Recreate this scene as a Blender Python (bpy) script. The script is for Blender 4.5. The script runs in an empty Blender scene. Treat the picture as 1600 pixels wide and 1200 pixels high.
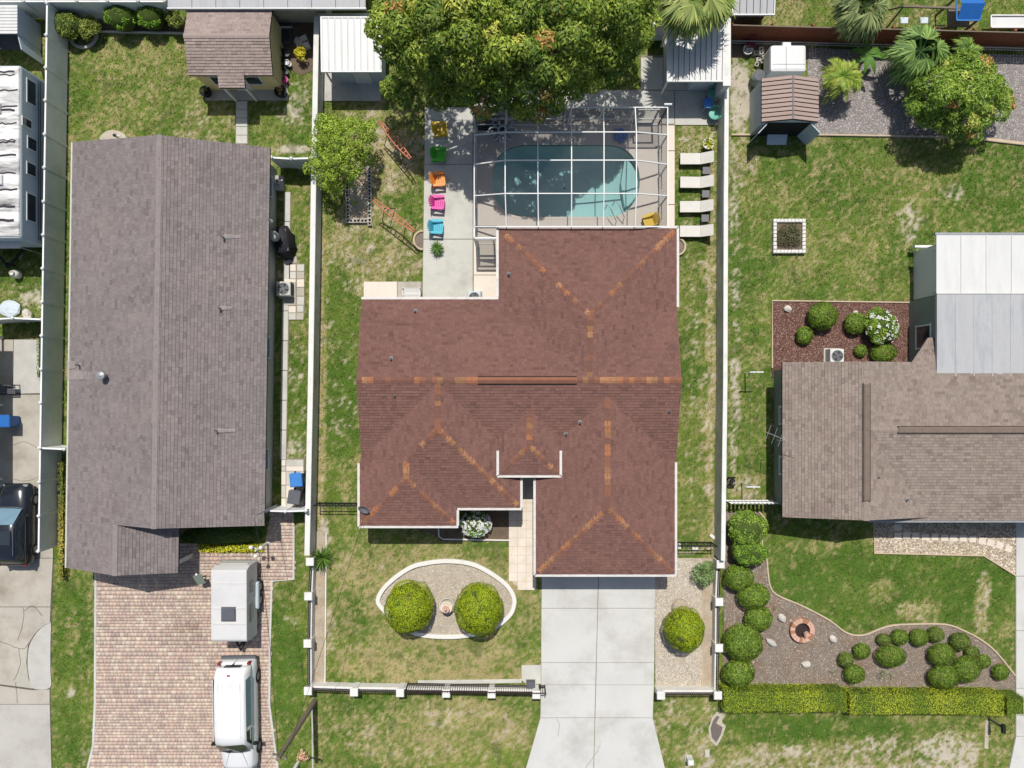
import bpy, bmesh, math, random
import numpy as np
from mathutils import Vector, Matrix
from mathutils.geometry import tessellate_polygon

# ------------------------------------------------------------ camera, sky, sun
S = 28.0            # photo pixels per metre on the ground
H = 40.36           # height of the drone
NX, NY = 800.0, 612.0   # photo pixel straight below the drone
SUN_EL = math.radians(62.0)
SUN_AZ = math.radians(-1.5)     # from +Y, slightly towards -X

sc = bpy.context.scene
C = sc.collection
cd = bpy.data.cameras.new('camera'); cam = bpy.data.objects.new('camera', cd); C.objects.link(cam)
cam.location = (0, 0, H); cam.rotation_euler = (0, 0, 0)
cd.sensor_width = 36.0; cd.lens = 36.0 * (S * H) / 1600.0
cd.shift_y = (NY - 600.0) / 1600.0
cd.clip_end = 2000.0
sc.camera = cam
w = bpy.data.worlds.new('World'); sc.world = w; w.use_nodes = True
nt = w.node_tree; nt.nodes.clear()
sky = nt.nodes.new('ShaderNodeTexSky'); sky.sky_type = 'NISHITA'; sky.sun_disc = False
sky.dust_density = 1.8; sky.air_density = 1.0; sky.sun_elevation = SUN_EL; sky.sun_rotation = SUN_AZ
bg = nt.nodes.new('ShaderNodeBackground'); bg.inputs[1].default_value = 0.09
wo = nt.nodes.new('ShaderNodeOutputWorld')
nt.links.new(sky.outputs[0], bg.inputs[0]); nt.links.new(bg.outputs[0], wo.inputs[0])
sl = bpy.data.lights.new('sun', 'SUN'); sl.energy = 3.9; sl.angle = math.radians(0.55); sl.color = (1.0, 0.965, 0.915)
sun = bpy.data.objects.new('sun', sl); C.objects.link(sun)
sd = Vector((math.sin(SUN_AZ) * math.cos(SUN_EL), math.cos(SUN_AZ) * math.cos(SUN_EL), math.sin(SUN_EL)))
sun.rotation_euler = sd.to_track_quat('Z', 'Y').to_euler(); sun.location = sd * 60
sc.view_settings.view_transform = 'Standard'; sc.view_settings.look = 'None'
sc.view_settings.exposure = 0.25; sc.view_settings.gamma = 1.0
sc.view_settings.use_curve_mapping = False

R = random.Random(7)
NR = np.random.default_rng(7)
rad = math.radians

def P(x, y, h=0.0):
    """photo pixel seen at height h -> point in metres"""
    k = (H - h) / H
    return Vector(((x - NX) / S * k, (NY - y) / S * k, h))

def lin(v):
    v = v / 255.0
    return v / 12.92 if v <= 0.04045 else ((v + 0.055) / 1.055) ** 2.4
def col(r, g, b, f=0.74):
    return (min(lin(r) * f, .86), min(lin(g) * f, .86), min(lin(b) * f, .86), 1.0)

# ------------------------------------------------------------ materials
MATS = {}
def mat(name, base, rough=0.8, var=0.12, scale=1.5, fine=0.1, bump=0.0, bscale=60.0, spec=0.3,
        attr=False, island=0.0, metal=0.0, translucent=0.0, stain=None, stain_amt=0.0, stain_scale=0.8, stretch=None, alpha=1.0):
    m = bpy.data.materials.new(name); m.use_nodes = True; MATS[name] = m
    t = m.node_tree; N = t.nodes; L = t.links
    p = N['Principled BSDF']; out = N['Material Output']
    p.inputs['Roughness'].default_value = rough; p.inputs['Metallic'].default_value = metal
    p.inputs['Specular IOR Level'].default_value = spec
    geo = N.new('ShaderNodeNewGeometry')
    src = geo.outputs['Position']
    if stretch:
        mp = N.new('ShaderNodeMapping'); mp.inputs['Scale'].default_value = stretch
        L.new(src, mp.inputs[0]); src = mp.outputs[0]
    if attr:
        a = N.new('ShaderNodeAttribute'); a.attribute_name = 'col'; c = a.outputs['Color']
    else:
        a = N.new('ShaderNodeRGB'); a.outputs[0].default_value = base; c = a.outputs[0]
    if stain is not None:
        n3 = N.new('ShaderNodeTexNoise'); n3.inputs['Scale'].default_value = stain_scale; n3.inputs['Detail'].default_value = 7; n3.inputs['Roughness'].default_value = .65
        L.new(src, n3.inputs['Vector'])
        rp = N.new('ShaderNodeMapRange'); rp.inputs[1].default_value = .48; rp.inputs[2].default_value = .72
        rp.inputs[3].default_value = 0; rp.inputs[4].default_value = stain_amt
        L.new(n3.outputs[0], rp.inputs[0])
        mx = N.new('ShaderNodeMix'); mx.data_type = 'RGBA'; mx.inputs[7].default_value = stain
        L.new(rp.outputs[0], mx.inputs[0]); L.new(c, mx.inputs[6]); c = mx.outputs[2]
    def mul(c, fac_out, lo, hi, a0=.25, a1=.75):
        rp = N.new('ShaderNodeMapRange'); rp.inputs[1].default_value = a0; rp.inputs[2].default_value = a1
        rp.inputs[3].default_value = lo; rp.inputs[4].default_value = hi
        L.new(fac_out, rp.inputs[0])
        vm = N.new('ShaderNodeVectorMath'); vm.operation = 'SCALE'
        L.new(c, vm.inputs[0]); L.new(rp.outputs[0], vm.inputs['Scale'])
        return vm.outputs[0]
    if var:
        n1 = N.new('ShaderNodeTexNoise'); n1.inputs['Scale'].default_value = scale; n1.inputs['Detail'].default_value = 5
        L.new(src, n1.inputs['Vector']); c = mul(c, n1.outputs[0], 1 - var, 1 + var)
    if fine:
        n2 = N.new('ShaderNodeTexNoise'); n2.inputs['Scale'].default_value = 26.0; n2.inputs['Detail'].default_value = 3
        L.new(geo.outputs['Position'], n2.inputs['Vector']); c = mul(c, n2.outputs[0], 1 - fine, 1 + fine)
    if island:
        c = mul(c, geo.outputs['Random Per Island'], 1 - island, 1 + island, 0, 1)
        c = mul(c, geo.outputs['Random Per Island'], .84, 1.0, 0.0, .08)
    L.new(c, p.inputs['Base Color'])
    if bump:
        nb = N.new('ShaderNodeTexNoise'); nb.inputs['Scale'].default_value = bscale; nb.inputs['Detail'].default_value = 4
        L.new(geo.outputs['Position'], nb.inputs['Vector'])
        b = N.new('ShaderNodeBump'); b.inputs['Strength'].default_value = bump; b.inputs['Distance'].default_value = .03
        L.new(nb.outputs[0], b.inputs['Height']); L.new(b.outputs[0], p.inputs['Normal'])
    if translucent:
        tr = N.new('ShaderNodeBsdfTranslucent'); L.new(c, tr.inputs[0])
        ms = N.new('ShaderNodeMixShader'); ms.inputs[0].default_value = translucent
        L.new(p.outputs[0], ms.inputs[1]); L.new(tr.outputs[0], ms.inputs[2]); L.new(ms.outputs[0], out.inputs[0])
    if alpha < 1:
        p.inputs['Alpha'].default_value = alpha
    return m

# ------------------------------------------------------------ scene objects
def tag(o, label=None, cat=None, group=None, kind=None):
    if label: o['label'] = label
    if cat: o['category'] = cat
    if group: o['group'] = group
    if kind: o['kind'] = kind
    return o
def thing(name, label, cat, loc=(0, 0, 0), rz=0.0, group=None):
    o = bpy.data.objects.new(name, None); C.objects.link(o)
    o.empty_display_size = .2
    o.location = loc; o.rotation_euler = (0, 0, rz)
    return tag(o, label, cat, group)
def copy_tree(o, parent=None):
    c = o.copy(); C.objects.link(c); c.parent = parent
    for ch in list(o.children): copy_tree(ch, c)
    return c
def wloc(o):
    v = Vector((0, 0, 0))
    while o is not None:
        v += Vector(o.location); o = o.parent
    return v

class MB:
    def __init__(s): s.v = []; s.f = []
    def poly(s, pts):
        i = len(s.v); s.v += [tuple(p) for p in pts]; s.f.append(tuple(range(i, i + len(pts)))); return s
    def box(s, x0, x1, y0, y1, z0, z1):
        i = len(s.v)
        s.v += [(x0, y0, z0), (x1, y0, z0), (x1, y1, z0), (x0, y1, z0), (x0, y0, z1), (x1, y0, z1), (x1, y1, z1), (x0, y1, z1)]
        s.f += [tuple(i + k for k in q) for q in ((0, 3, 2, 1), (4, 5, 6, 7), (0, 1, 5, 4), (1, 2, 6, 5), (2, 3, 7, 6), (3, 0, 4, 7))]
        return s
    def cham(s, x0, x1, y0, y1, z0, z1, c=.01):
        """box with chamfered top edges"""
        i = len(s.v)
        s.v += [(x0, y0, z0), (x1, y0, z0), (x1, y1, z0), (x0, y1, z0), (x0, y0, z1 - c), (x1, y0, z1 - c), (x1, y1, z1 - c), (x0, y1, z1 - c),
                (x0 + c, y0 + c, z1), (x1 - c, y0 + c, z1), (x1 - c, y1 - c, z1), (x0 + c, y1 - c, z1)]
        s.f += [tuple(i + k for k in q) for q in ((0, 3, 2, 1), (8, 9, 10, 11), (0, 1, 5, 4), (1, 2, 6, 5), (2, 3, 7, 6), (3, 0, 4, 7),
                (4, 5, 9, 8), (5, 6, 10, 9), (6, 7, 11, 10), (7, 4, 8, 11))]
        return s
    def bar(s, a, b, wd, ht=None, up=(0, 0, 1)):
        a = Vector(a); b = Vector(b); ht = ht or wd
        d = (b - a).normalized(); u = Vector(up)
        if abs(d.dot(u)) > .95: u = Vector((0, 1, 0))
        r = d.cross(u).normalized(); u = r.cross(d)
        i = len(s.v)
        for p in (a, b):
            for sx, sy in ((-1, -1), (1, -1), (1, 1), (-1, 1)): s.v.append(tuple(p + r * sx * wd / 2 + u * sy * ht / 2))
        s.f += [tuple(i + k for k in q) for q in ((0, 1, 2, 3), (7, 6, 5, 4), (0, 4, 5, 1), (1, 5, 6, 2), (2, 6, 7, 3), (3, 7, 4, 0))]
        return s
    def tube(s, pts, r, n=8, cap=True):
        pts = [Vector(p) for p in pts]; i0 = len(s.v)
        rr = r if isinstance(r, (list, tuple)) else [r] * len(pts)
        for j, p in enumerate(pts):
            d = (pts[min(j + 1, len(pts) - 1)] - pts[max(j - 1, 0)]).normalized()
            u = Vector((0, 0, 1)) if abs(d.z) < .9 else Vector((1, 0, 0))
            a = d.cross(u).normalized(); b = a.cross(d)
            for k in range(n):
                t = 2 * math.pi * k / n
                s.v.append(tuple(p + (a * math.cos(t) + b * math.sin(t)) * rr[j]))
        for j in range(len(pts) - 1):
            for k in range(n):
                k2 = (k + 1) % n
                s.f.append((i0 + j * n + k, i0 + j * n + k2, i0 + (j + 1) * n + k2, i0 + (j + 1) * n + k))
        if cap:
            s.f.append(tuple(i0 + k for k in range(n))[::-1]); s.f.append(tuple(i0 + (len(pts) - 1) * n + k for k in range(n)))
        return s
    def lathe(s, prof, n=20, c=(0, 0, 0), axis='z'):
        i0 = len(s.v)
        for r, z in prof:
            for k in range(n):
                t = 2 * math.pi * k / n
                a, b = r * math.cos(t), r * math.sin(t)
                s.v.append((c[0] + a, c[1] + b, c[2] + z) if axis == 'z' else (c[0] + z, c[1] + a, c[2] + b))
        for j in range(len(prof) - 1):
            for k in range(n):
                k2 = (k + 1) % n
                s.f.append((i0 + j * n + k, i0 + j * n + k2, i0 + (j + 1) * n + k2, i0 + (j + 1) * n + k))
        return s
    def prism(s, pts, z0, z1):
        """plan polygon (may be concave) extruded"""
        pts = [Vector((p[0], p[1], 0)) for p in pts]; n = len(pts); i = len(s.v)
        tris = tessellate_polygon([pts])
        s.v += [(p.x, p.y, z1) for p in pts] + [(p.x, p.y, z0) for p in pts]
        for t in tris:
            a, b, c = [pts[k] for k in t]
            if (b - a).cross(c - a).z < 0: t = t[::-1]
            s.f.append(tuple(i + k for k in t)); s.f.append(tuple(i + n + k for k in t[::-1]))
        area = sum(pts[k].x * pts[(k + 1) % n].y - pts[(k + 1) % n].x * pts[k].y for k in range(n))
        for k in range(n):
            k2 = (k + 1) % n
            q = (i + n + k, i + n + k2, i + k2, i + k)
            s.f.append(q if area > 0 else q[::-1])
        return s
    def strip(s, pts, width, z0, z1, closed=False):
        """kerb following a plan line"""
        pts = [Vector((p[0], p[1], 0)) for p in pts]; n = len(pts); i0 = len(s.v)
        for j, p in enumerate(pts):
            if closed: d = pts[(j + 1) % n] - pts[j - 1]
            else: d = pts[min(j + 1, n - 1)] - pts[max(j - 1, 0)]
            d.normalize(); r = Vector((-d.y, d.x, 0)) * width / 2
            c = min(.02, width * .2)
            rc = r * (1 - 2 * c / width)
            s.v += [(p.x - r.x, p.y - r.y, z0), (p.x - r.x, p.y - r.y, z1 - c), (p.x - rc.x, p.y - rc.y, z1), (p.x + rc.x, p.y + rc.y, z1), (p.x + r.x, p.y + r.y, z1 - c), (p.x + r.x, p.y + r.y, z0)]
        m = n if closed else n - 1
        for j in range(m):
            a = i0 + j * 6; b = i0 + ((j + 1) % n) * 6
            for k in range(5): s.f.append((a + k, b + k, b + k + 1, a + k + 1))
        if not closed:
            s.f.append(tuple(i0 + k for k in range(6))); s.f.append(tuple(i0 + (n - 1) * 6 + k for k in range(6))[::-1])
        return s
    def build(s, name, m, parent=None, smooth=False, bevel=0.0, local=False):
        off = Vector((0, 0, 0)) if (parent is None or local) else wloc(parent)
        me = bpy.data.meshes.new(name)
        me.from_pydata([(v[0] - off.x, v[1] - off.y, v[2] - off.z) for v in s.v], [], s.f)
        me.materials.append(MATS[m] if isinstance(m, str) else m)
        bm = bmesh.new(); bm.from_mesh(me); bmesh.ops.recalc_face_normals(bm, faces=bm.faces)
        if bevel:
            bmesh.ops.remove_doubles(bm, verts=bm.verts, dist=1e-5)
            es = [e for e in bm.edges if len(e.link_faces) == 2 and e.calc_face_angle(0) > .5]
            bmesh.ops.bevel(bm, geom=es, offset=bevel, segments=2, affect='EDGES', profile=.6)
        bm.to_mesh(me); bm.free()
        if smooth: me.polygons.foreach_set('use_smooth', [True] * len(me.polygons))
        o = bpy.data.objects.new(name, me); C.objects.link(o); o.parent = parent
        return o

def npobj(name, V, F, m, cols=None, parent=None, smooth=False):
    """big mesh from numpy: V (n,3), F (m,k), cols (n,3) linear"""
    V = np.asarray(V, dtype=np.float32); F = np.asarray(F, dtype=np.int32)
    if parent is not None: V = V - np.array(wloc(parent), dtype=np.float32)
    me = bpy.data.meshes.new(name); k = F.shape[1]
    me.vertices.add(len(V)); me.vertices.foreach_set('co', V.ravel())
    me.loops.add(F.size); me.loops.foreach_set('vertex_index', F.ravel())
    me.polygons.add(len(F)); me.polygons.foreach_set('loop_start', np.arange(0, F.size, k, dtype=np.int32))
    try: me.polygons.foreach_set('loop_total', np.full(len(F), k, dtype=np.int32))
    except Exception: pass
    if cols is not None:
        at = me.attributes.new('col', 'FLOAT_COLOR', 'POINT')
        cc = np.ones((len(V), 4), dtype=np.float32); cc[:, :3] = cols
        at.data.foreach_set('color', cc.ravel())
    me.materials.append(MATS[m]); me.update(calc_edges=True); me.validate()
    if smooth: me.polygons.foreach_set('use_smooth', np.ones(len(F), dtype=bool))
    o = bpy.data.objects.new(name, me); C.objects.link(o); o.parent = parent
    return o

def vnoise(x, y, scale, seed=0):
    """smooth value noise 0..1"""
    g = np.random.default_rng(seed).random((128, 128))
    u = np.asarray(x) / scale + 640.37; v = np.asarray(y) / scale + 640.71
    i = np.floor(u).astype(int); j = np.floor(v).astype(int)
    a = u - i; b = v - j; a = a * a * (3 - 2 * a); b = b * b * (3 - 2 * b)
    i0 = i % 128; i1 = (i + 1) % 128; j0 = j % 128; j1 = (j + 1) % 128
    return (g[i0, j0] * (1 - a) + g[i1, j0] * a) * (1 - b) + (g[i0, j1] * (1 - a) + g[i1, j1] * a) * b
def fbm(x, y, scale, seed=0, oct=3):
    t = 0; am = 1; s = 0
    for o in range(oct):
        t = t + am * vnoise(x, y, scale / 2 ** o, seed + o); s += am; am *= .55
    return t / s
LEAF = 1.35
def nlin(rgb, f=.74): return np.array(col(*rgb, f)[:3])

def inpoly(px, py, poly):
    ins = np.zeros(px.shape, bool); n = len(poly)
    for i in range(n):
        x0, y0 = poly[i]; x1, y1 = poly[(i + 1) % n]
        c = ((y0 > py) != (y1 > py)) & (px < (x1 - x0) * (py - y0) / (y1 - y0 + 1e-9) + x0)
        ins ^= c
    return ins

# ------------------------------------------------------------ foliage
def leaves(pos, nrm, ln, wd, cols, fold=.25):
    """one folded leaf (a 4-corner diamond) per position"""
    n = len(pos)
    nrm = nrm / (np.linalg.norm(nrm, axis=1, keepdims=True) + 1e-9)
    t = NR.normal(size=(n, 3)); t -= nrm * (t * nrm).sum(1, keepdims=True); t /= np.linalg.norm(t, axis=1, keepdims=True) + 1e-9
    b = np.cross(nrm, t)
    ln = np.broadcast_to(ln, (n,))[:, None] * NR.uniform(.7, 1.25, (n, 1)); wd = np.broadcast_to(wd, (n,))[:, None] * NR.uniform(.75, 1.2, (n, 1))
    up = nrm * fold * wd
    V = np.stack([pos - t * ln * .5, pos - b * wd * .5 + up, pos + t * ln * .5, pos + b * wd * .5 + up], 1).reshape(-1, 3)
    F = np.arange(n * 4).reshape(n, 4)
    return V, F, np.repeat(cols, 4, 0)

def sphere_dirs(n, zmin=-.35):
    z = NR.uniform(zmin, 1, n); a = NR.uniform(0, 2 * np.pi, n); r = np.sqrt(1 - z * z)
    return np.stack([r * np.cos(a), r * np.sin(a), z], 1)

def crown(name, clumps, per_m2, ln, wd, pal, parent, jitter=.22, accents=(), shell=(.72, 1.06), up=.35, rnd=.55, zmin=-.35, m='leaf'):
    """clumps: (x,y,z,rx,ry,rz); pal: three sRGB tones; accents: (share, rgb)"""
    PV = []; PF = []; PC = []; base = 0
    pl = [nlin(p, LEAF) for p in pal]
    for q, (x, y, z, rx, ry, rz) in enumerate(clumps):
        area = 2.6 * math.pi * ((rx * ry) ** 1.0 + rx * rz + ry * rz) / 2
        n = max(12, int(area * per_m2))
        d = sphere_dirs(n, zmin)
        rr = NR.uniform(shell[0], shell[1], (n, 1))
        pos = np.array([x, y, z]) + d * np.array([rx, ry, rz]) * rr
        nr = d * .8 + np.array([0, 0, up]) + NR.normal(size=(n, 3)) * rnd
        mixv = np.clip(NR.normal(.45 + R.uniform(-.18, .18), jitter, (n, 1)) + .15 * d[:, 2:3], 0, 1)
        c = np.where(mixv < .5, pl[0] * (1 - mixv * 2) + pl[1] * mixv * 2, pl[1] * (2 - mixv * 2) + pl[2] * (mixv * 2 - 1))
        acc = R.random(); s = 0
        for share, rgb in accents:
            if s <= acc < s + share:
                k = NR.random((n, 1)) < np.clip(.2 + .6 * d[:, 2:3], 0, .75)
                c = np.where(k, nlin(rgb, LEAF) * NR.uniform(.75, 1.15, (n, 1)), c)
            s += share
        c = c * NR.uniform(.8, 1.15, (n, 1))
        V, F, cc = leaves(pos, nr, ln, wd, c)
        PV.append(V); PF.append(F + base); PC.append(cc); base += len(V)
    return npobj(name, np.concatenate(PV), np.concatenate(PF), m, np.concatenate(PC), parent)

def blob_core(mb, x, y, z, rx, ry, rz, n=12, seed=0):
    """uneven closed lump inside a shrub"""
    rr = random.Random(seed); rows = 7; i0 = len(mb.v)
    for j in range(rows):
        t = math.pi * (j + .02) / (rows - 1 + .04); zz = math.cos(t); r = math.sin(t)
        for k in range(n):
            a = 2 * math.pi * k / n; f = rr.uniform(.9, 1.04)
            mb.v.append((x + rx * r * math.cos(a) * f, y + ry * r * math.sin(a) * f, z + rz * zz * f))
    for j in range(rows - 1):
        for k in range(n):
            k2 = (k + 1) % n
            mb.f.append((i0 + j * n + k, i0 + (j + 1) * n + k, i0 + (j + 1) * n + k2, i0 + j * n + k2))
    return mb

def frond_mesh(mb_v, mb_f, mb_c, root, az, length, rise, droop, nleaf, leaf_len, leaf_w, c0, c1, hang=.35):
    """pinnate palm frond: leaflets along an arching rib"""
    d = np.array([math.cos(az), math.sin(az), 0]); sdv = np.array([-math.sin(az), math.cos(az), 0])
    prev = None
    for i in range(nleaf):
        t = (i + 1) / nleaf
        p = np.array(root) + d * length * t * (1 - .12 * t) + np.array([0, 0, rise * t - droop * t * t])
        if prev is not None:
            b = len(mb_v); w2 = .02
            for q in (prev - sdv * w2, prev + sdv * w2, p + sdv * w2, p - sdv * w2): mb_v.append(q)
            mb_f.append((b, b + 1, b + 2, b + 3)); mb_c += [c0 * .9] * 4
        prev = p
        if t < .18: continue
        ll = leaf_len * math.sin(math.pi * min(1, .25 + .75 * t)) ** .5 * R.uniform(.85, 1.1) + .05
        for sg in (-1, 1):
            dirv = d * (.55 + .5 * t) + sdv * sg * (1.0 - .4 * t) + np.array([0, 0, -hang * R.uniform(.3, 1.3)]); dirv /= np.linalg.norm(dirv)
            tip = p + dirv * ll; mid = p + dirv * ll * .45 + np.array([0, 0, .02])
            b = len(mb_v)
            for q in (p, mid - d * leaf_w, tip, mid + d * leaf_w): mb_v.append(q)
            mb_f.append((b, b + 1, b + 2, b + 3))
            k = R.random(); cc = c0 * (1 - k) + c1 * k
            mb_c += [cc * R.uniform(.8, 1.15)] * 4

def fan_frond(mb_v, mb_f, mb_c, root, az, stalk, length, rise, droop, c0, c1, n=22):
    """fan palm leaf: stalk and a half-disc of pointed segments"""
    d = np.array([math.cos(az), math.sin(az), 0]); sdv = np.array([-math.sin(az), math.cos(az), 0])
    hub = np.array(root) + d * stalk + np.array([0, 0, rise])
    b = len(mb_v); r0 = np.array(root)
    for q in (r0 - sdv * .025, r0 + sdv * .025, hub + sdv * .02, hub - sdv * .02): mb_v.append(q)
    mb_f.append((b, b + 1, b + 2, b + 3)); mb_c += [c0 * .8] * 4
    for i in range(n):
        a = (i / (n - 1) - .5) * 2.5
        dv = d * math.cos(a) + sdv * math.sin(a)
        pv = -d * math.sin(a) + sdv * math.cos(a)
        L = length * (1 - .25 * abs(a) / 1.25) * R.uniform(.85, 1.1)
        mid = hub + dv * L * .55 + np.array([0, 0, -droop * .25 + R.uniform(-.04, .06)]); tip = hub + dv * L * .95 + np.array([0, 0, -droop * R.uniform(.6, 1.7)])
        wd = .042 * length
        b = len(mb_v)
        for q in (hub, mid - pv * wd, tip, mid + pv * wd): mb_v.append(q)
        mb_f.append((b, b + 1, b + 2, b + 3))
        k = R.random(); cc = c0 * (1 - k) + c1 * k
        mb_c += [cc * R.uniform(.75, 1.2)] * 4

def strap_rosette(mb_v, mb_f, mb_c, c, n, length, wd, z0, arch, c0, c1, seg=4, upright=.6):
    for i in range(n):
        az = 2 * math.pi * (i + R.random()) / n; L = length * R.uniform(.65, 1.1); u = upright * R.uniform(.4, 1.3)
        d = np.array([math.cos(az), math.sin(az), 0]); sdv = np.array([-math.sin(az), math.cos(az), 0])
        k = R.random(); cc = (c0 * (1 - k) + c1 * k) * R.uniform(.8, 1.2); prev = None
        for j in range(seg + 1):
            t = j / seg
            p = np.array(c) + d * L * t + np.array([0, 0, z0 + u * t * 1.6 - arch * t * t])
            w2 = wd * (1 - t) ** .6 * (.6 + .4 * min(1, t * 3)) + .004
            a, b2 = p - sdv * w2, p + sdv * w2
            if prev is not None:
                b = len(mb_v)
                for q in (prev[0], prev[1], b2, a): mb_v.append(q)
                mb_f.append((b, b + 1, b + 2, b + 3)); mb_c += [cc] * 4
            prev = (a, b2)
# ------------------------------------------------------------ material list
mat('lawn', None, .95, .10, .8, .22, bump=.6, bscale=45, spec=.1, attr=True)
mat('leaf', None, .6, 0, 1, 0, spec=.35, attr=True, translucent=.22)
mat('grass', None, .75, 0, 1, 0, spec=.2, attr=True, translucent=.2)
mat('core', col(70, 88, 30), .9, .3, 6, .3)
mat('bark', col(105, 90, 72), .9, .25, 4, .3, bump=.6)
mat('concrete_new', col(214, 212, 205), .85, .05, .6, .07, stain=col(184, 180, 170), stain_amt=.8, stain_scale=.45, bump=.15, bscale=80)
mat('concrete_patio', col(208, 206, 195), .85, .08, .7, .08, stain=col(168, 168, 156), stain_amt=.7, stain_scale=.6, bump=.15, bscale=80)
mat('concrete_old', col(192, 185, 171), .9, .1, .6, .12, stain=col(150, 138, 118), stain_amt=.8, stain_scale=.5, bump=.3)
mat('concrete_grey', col(196, 192, 182), .9, .08, .6, .1, stain=col(168, 162, 150), stain_amt=.7, bump=.3)
mat('tar', col(60, 58, 62), .8, .2, 6, .2)
mat('vent_brown', col(128, 112, 100), .95, .1, 3, .2)
mat('concrete_patch', col(200, 197, 188), .9, .1, 1.6, .15, bump=.5)
mat('crack', col(105, 98, 86), .95, .2, 3, .2)
mat('joint', col(150, 140, 122), .95, .2, 3, .25)
mat('sand_joint', col(206, 187, 168), .95, .15, 3, .2)
mat('paver', None, .9, .07, .8, .12, attr=True, bump=.3)
mat('walk_joint', col(206, 188, 162), .95, .1, 3, .15)
mat('walk_tile', col(236, 224, 206), .85, .08, 1.5, .1, stain=col(226, 200, 168), stain_amt=.7, stain_scale=1.2, bump=.2)
mat('pool_deck', col(206, 197, 185), .85, .05, .8, .06, stain=col(190, 180, 168), stain_amt=.5)
mat('cream_slab', col(238, 226, 210), .85, .06, .8, .07, stain=col(222, 202, 180), stain_amt=.6)
mat('white_kerb', col(238, 235, 226), .8, .06, 2, .06, stain=col(205, 198, 182), stain_amt=.6, stain_scale=2)
mat('gravel_base', col(190, 178, 158), .95, .15, 2, .35, bump=.8)
mat('gravel', None, .9, .05, 1, .1, attr=True)
mat('soil', col(188, 174, 152), .95, .16, 1.5, .3, stain=col(178, 142, 104), stain_amt=.6, stain_scale=1.3, bump=.6)
mat('dirt_bed', col(120, 104, 86), .95, .2, 2, .35, bump=.8)
mat('mulch', col(104, 74, 64), .95, .2, 3, .45, bump=1.0, bscale=50)
mat('gravel_grey', col(150, 142, 136), .95, .15, 2, .35, bump=.8)
mat('mulch_grey', col(142, 130, 116), .95, .18, 2, .4, stain=col(150, 112, 84), stain_amt=.7, stain_scale=.7, bump=1.0, bscale=50)
mat('wall_white', col(236, 234, 226), .8, .05, 1.5, .05, stain=col(205, 200, 186), stain_amt=.5, stain_scale=1.4)
mat('wall_stucco', col(236, 235, 228), .9, .08, 1.2, .1, stain=col(168, 166, 154), stain_amt=.7, stain_scale=1.0, bump=.4)
mat('vinyl', col(250, 250, 246), .55, .04, 1, .03, spec=.4, stain=col(196, 202, 200), stain_amt=.5)
mat('white_paint', col(240, 240, 236), .5, .03, 1.5, .03, spec=.4)
mat('gutter', col(226, 220, 212), .5, .06, 2, .05, stain=col(182, 172, 160), stain_amt=.5, stain_scale=3)
mat('white_metal', col(226, 225, 220), .45, .04, 1, .03, spec=.5, stain=col(206, 206, 200), stain_amt=.5, stretch=(3, .6, 1))
mat('rv_roof', col(238, 236, 230), .7, .05, 1, .06, stain=col(66, 64, 68), stain_amt=1.0, stain_scale=1.5, stretch=(.3, 1.7, 1))
mat('rv_body', col(206, 218, 222), .5, .05, 1, .03, spec=.4)
mat('stripe', col(90, 110, 118), .5, .05, 1, .03)
mat('glass_dark', col(52, 60, 66), .12, .05, 1, 0, spec=.6)
mat('glass_blue', col(120, 150, 165), .12, .05, 1, 0, spec=.6)
mat('iron', col(58, 44, 42), .6, .15, 4, .1)
mat('iron_black', col(34, 34, 36), .6, .1, 4, .1)
mat('steel', col(170, 172, 172), .45, .1, 3, .05, metal=.3)
mat('rubber', col(36, 36, 38), .85, .1, 4, .1)
mat('plastic_grey', col(96, 98, 104), .6, .08, 3, .05)
mat('shingle_red', col(130, 95, 85), .95, .07, .7, .16, island=.13, bump=.5, bscale=90, stain=col(112, 82, 76), stain_amt=.4, stain_scale=.35)
mat('deck_red', col(70, 48, 44), .95, .1, 1, .1)
for i, c in enumerate(((170, 113, 78), (144, 98, 76), (174, 126, 90), (126, 89, 76), (154, 112, 80))):
    mat('cap_%d' % i, col(*c), .95, .1, 3, .2, bump=.4)
mat('shingle_grey', col(137, 128, 125), .95, .07, .5, .16, island=.13, bump=.5, bscale=90, stain=col(150, 136, 130), stain_amt=.55, stain_scale=.3)
mat('deck_grey', col(64, 58, 56), .95, .1, 1, .1)
mat('shingle_brown', col(157, 142, 130), .95, .08, .6, .16, island=.14, bump=.5, bscale=90, stain=col(122, 106, 96), stain_amt=.6, stain_scale=.6)
mat('streak', col(196, 184, 176), .95, .15, 4, .2, alpha=.45)
mat('cap_pale', col(150, 141, 137), .95, .1, 3, .2)
mat('shingle_tan', col(166, 149, 140), .95, .09, .6, .15, island=.14, bump=.5, bscale=90)
mat('wood_roof', col(178, 156, 144), .85, .1, 1, .12, island=.08, stretch=(.4, 4, 1))
mat('wood_gap', col(64, 48, 44), .95, .1, 1, .1)
mat('stucco_cream', col(214, 204, 180), .9, .06, 1, .07, bump=.3)
mat('stucco_tan', col(238, 218, 164), .9, .07, 1, .07, bump=.3)
mat('stucco_sage', col(140, 150, 136), .9, .06, 1, .06, bump=.3)
mat('stucco_grey', col(206, 206, 190), .9, .06, 1, .06, bump=.3)
mat('siding_blue', col(206, 216, 222), .7, .05, 1, .05)
mat('membrane', col(188, 188, 187), .7, .08, .8, .06, stain=col(150, 154, 160), stain_amt=.8, stain_scale=.8, stretch=(2.2, .5, 1))
mat('brown_fence', col(152, 92, 66), .9, .15, 2, .15, stretch=(6, 6, .5))
mat('plaster_aqua', col(208, 226, 222), .8, .06, .8, .06)
mat('tile_aqua', col(84, 130, 134), .5, .1, 4, .1)
mat('terracotta', col(216, 172, 150), .85, .1, 3, .12)
mat('stone_pale', col(214, 206, 192), .9, .15, 4, .2, bump=.6)
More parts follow.
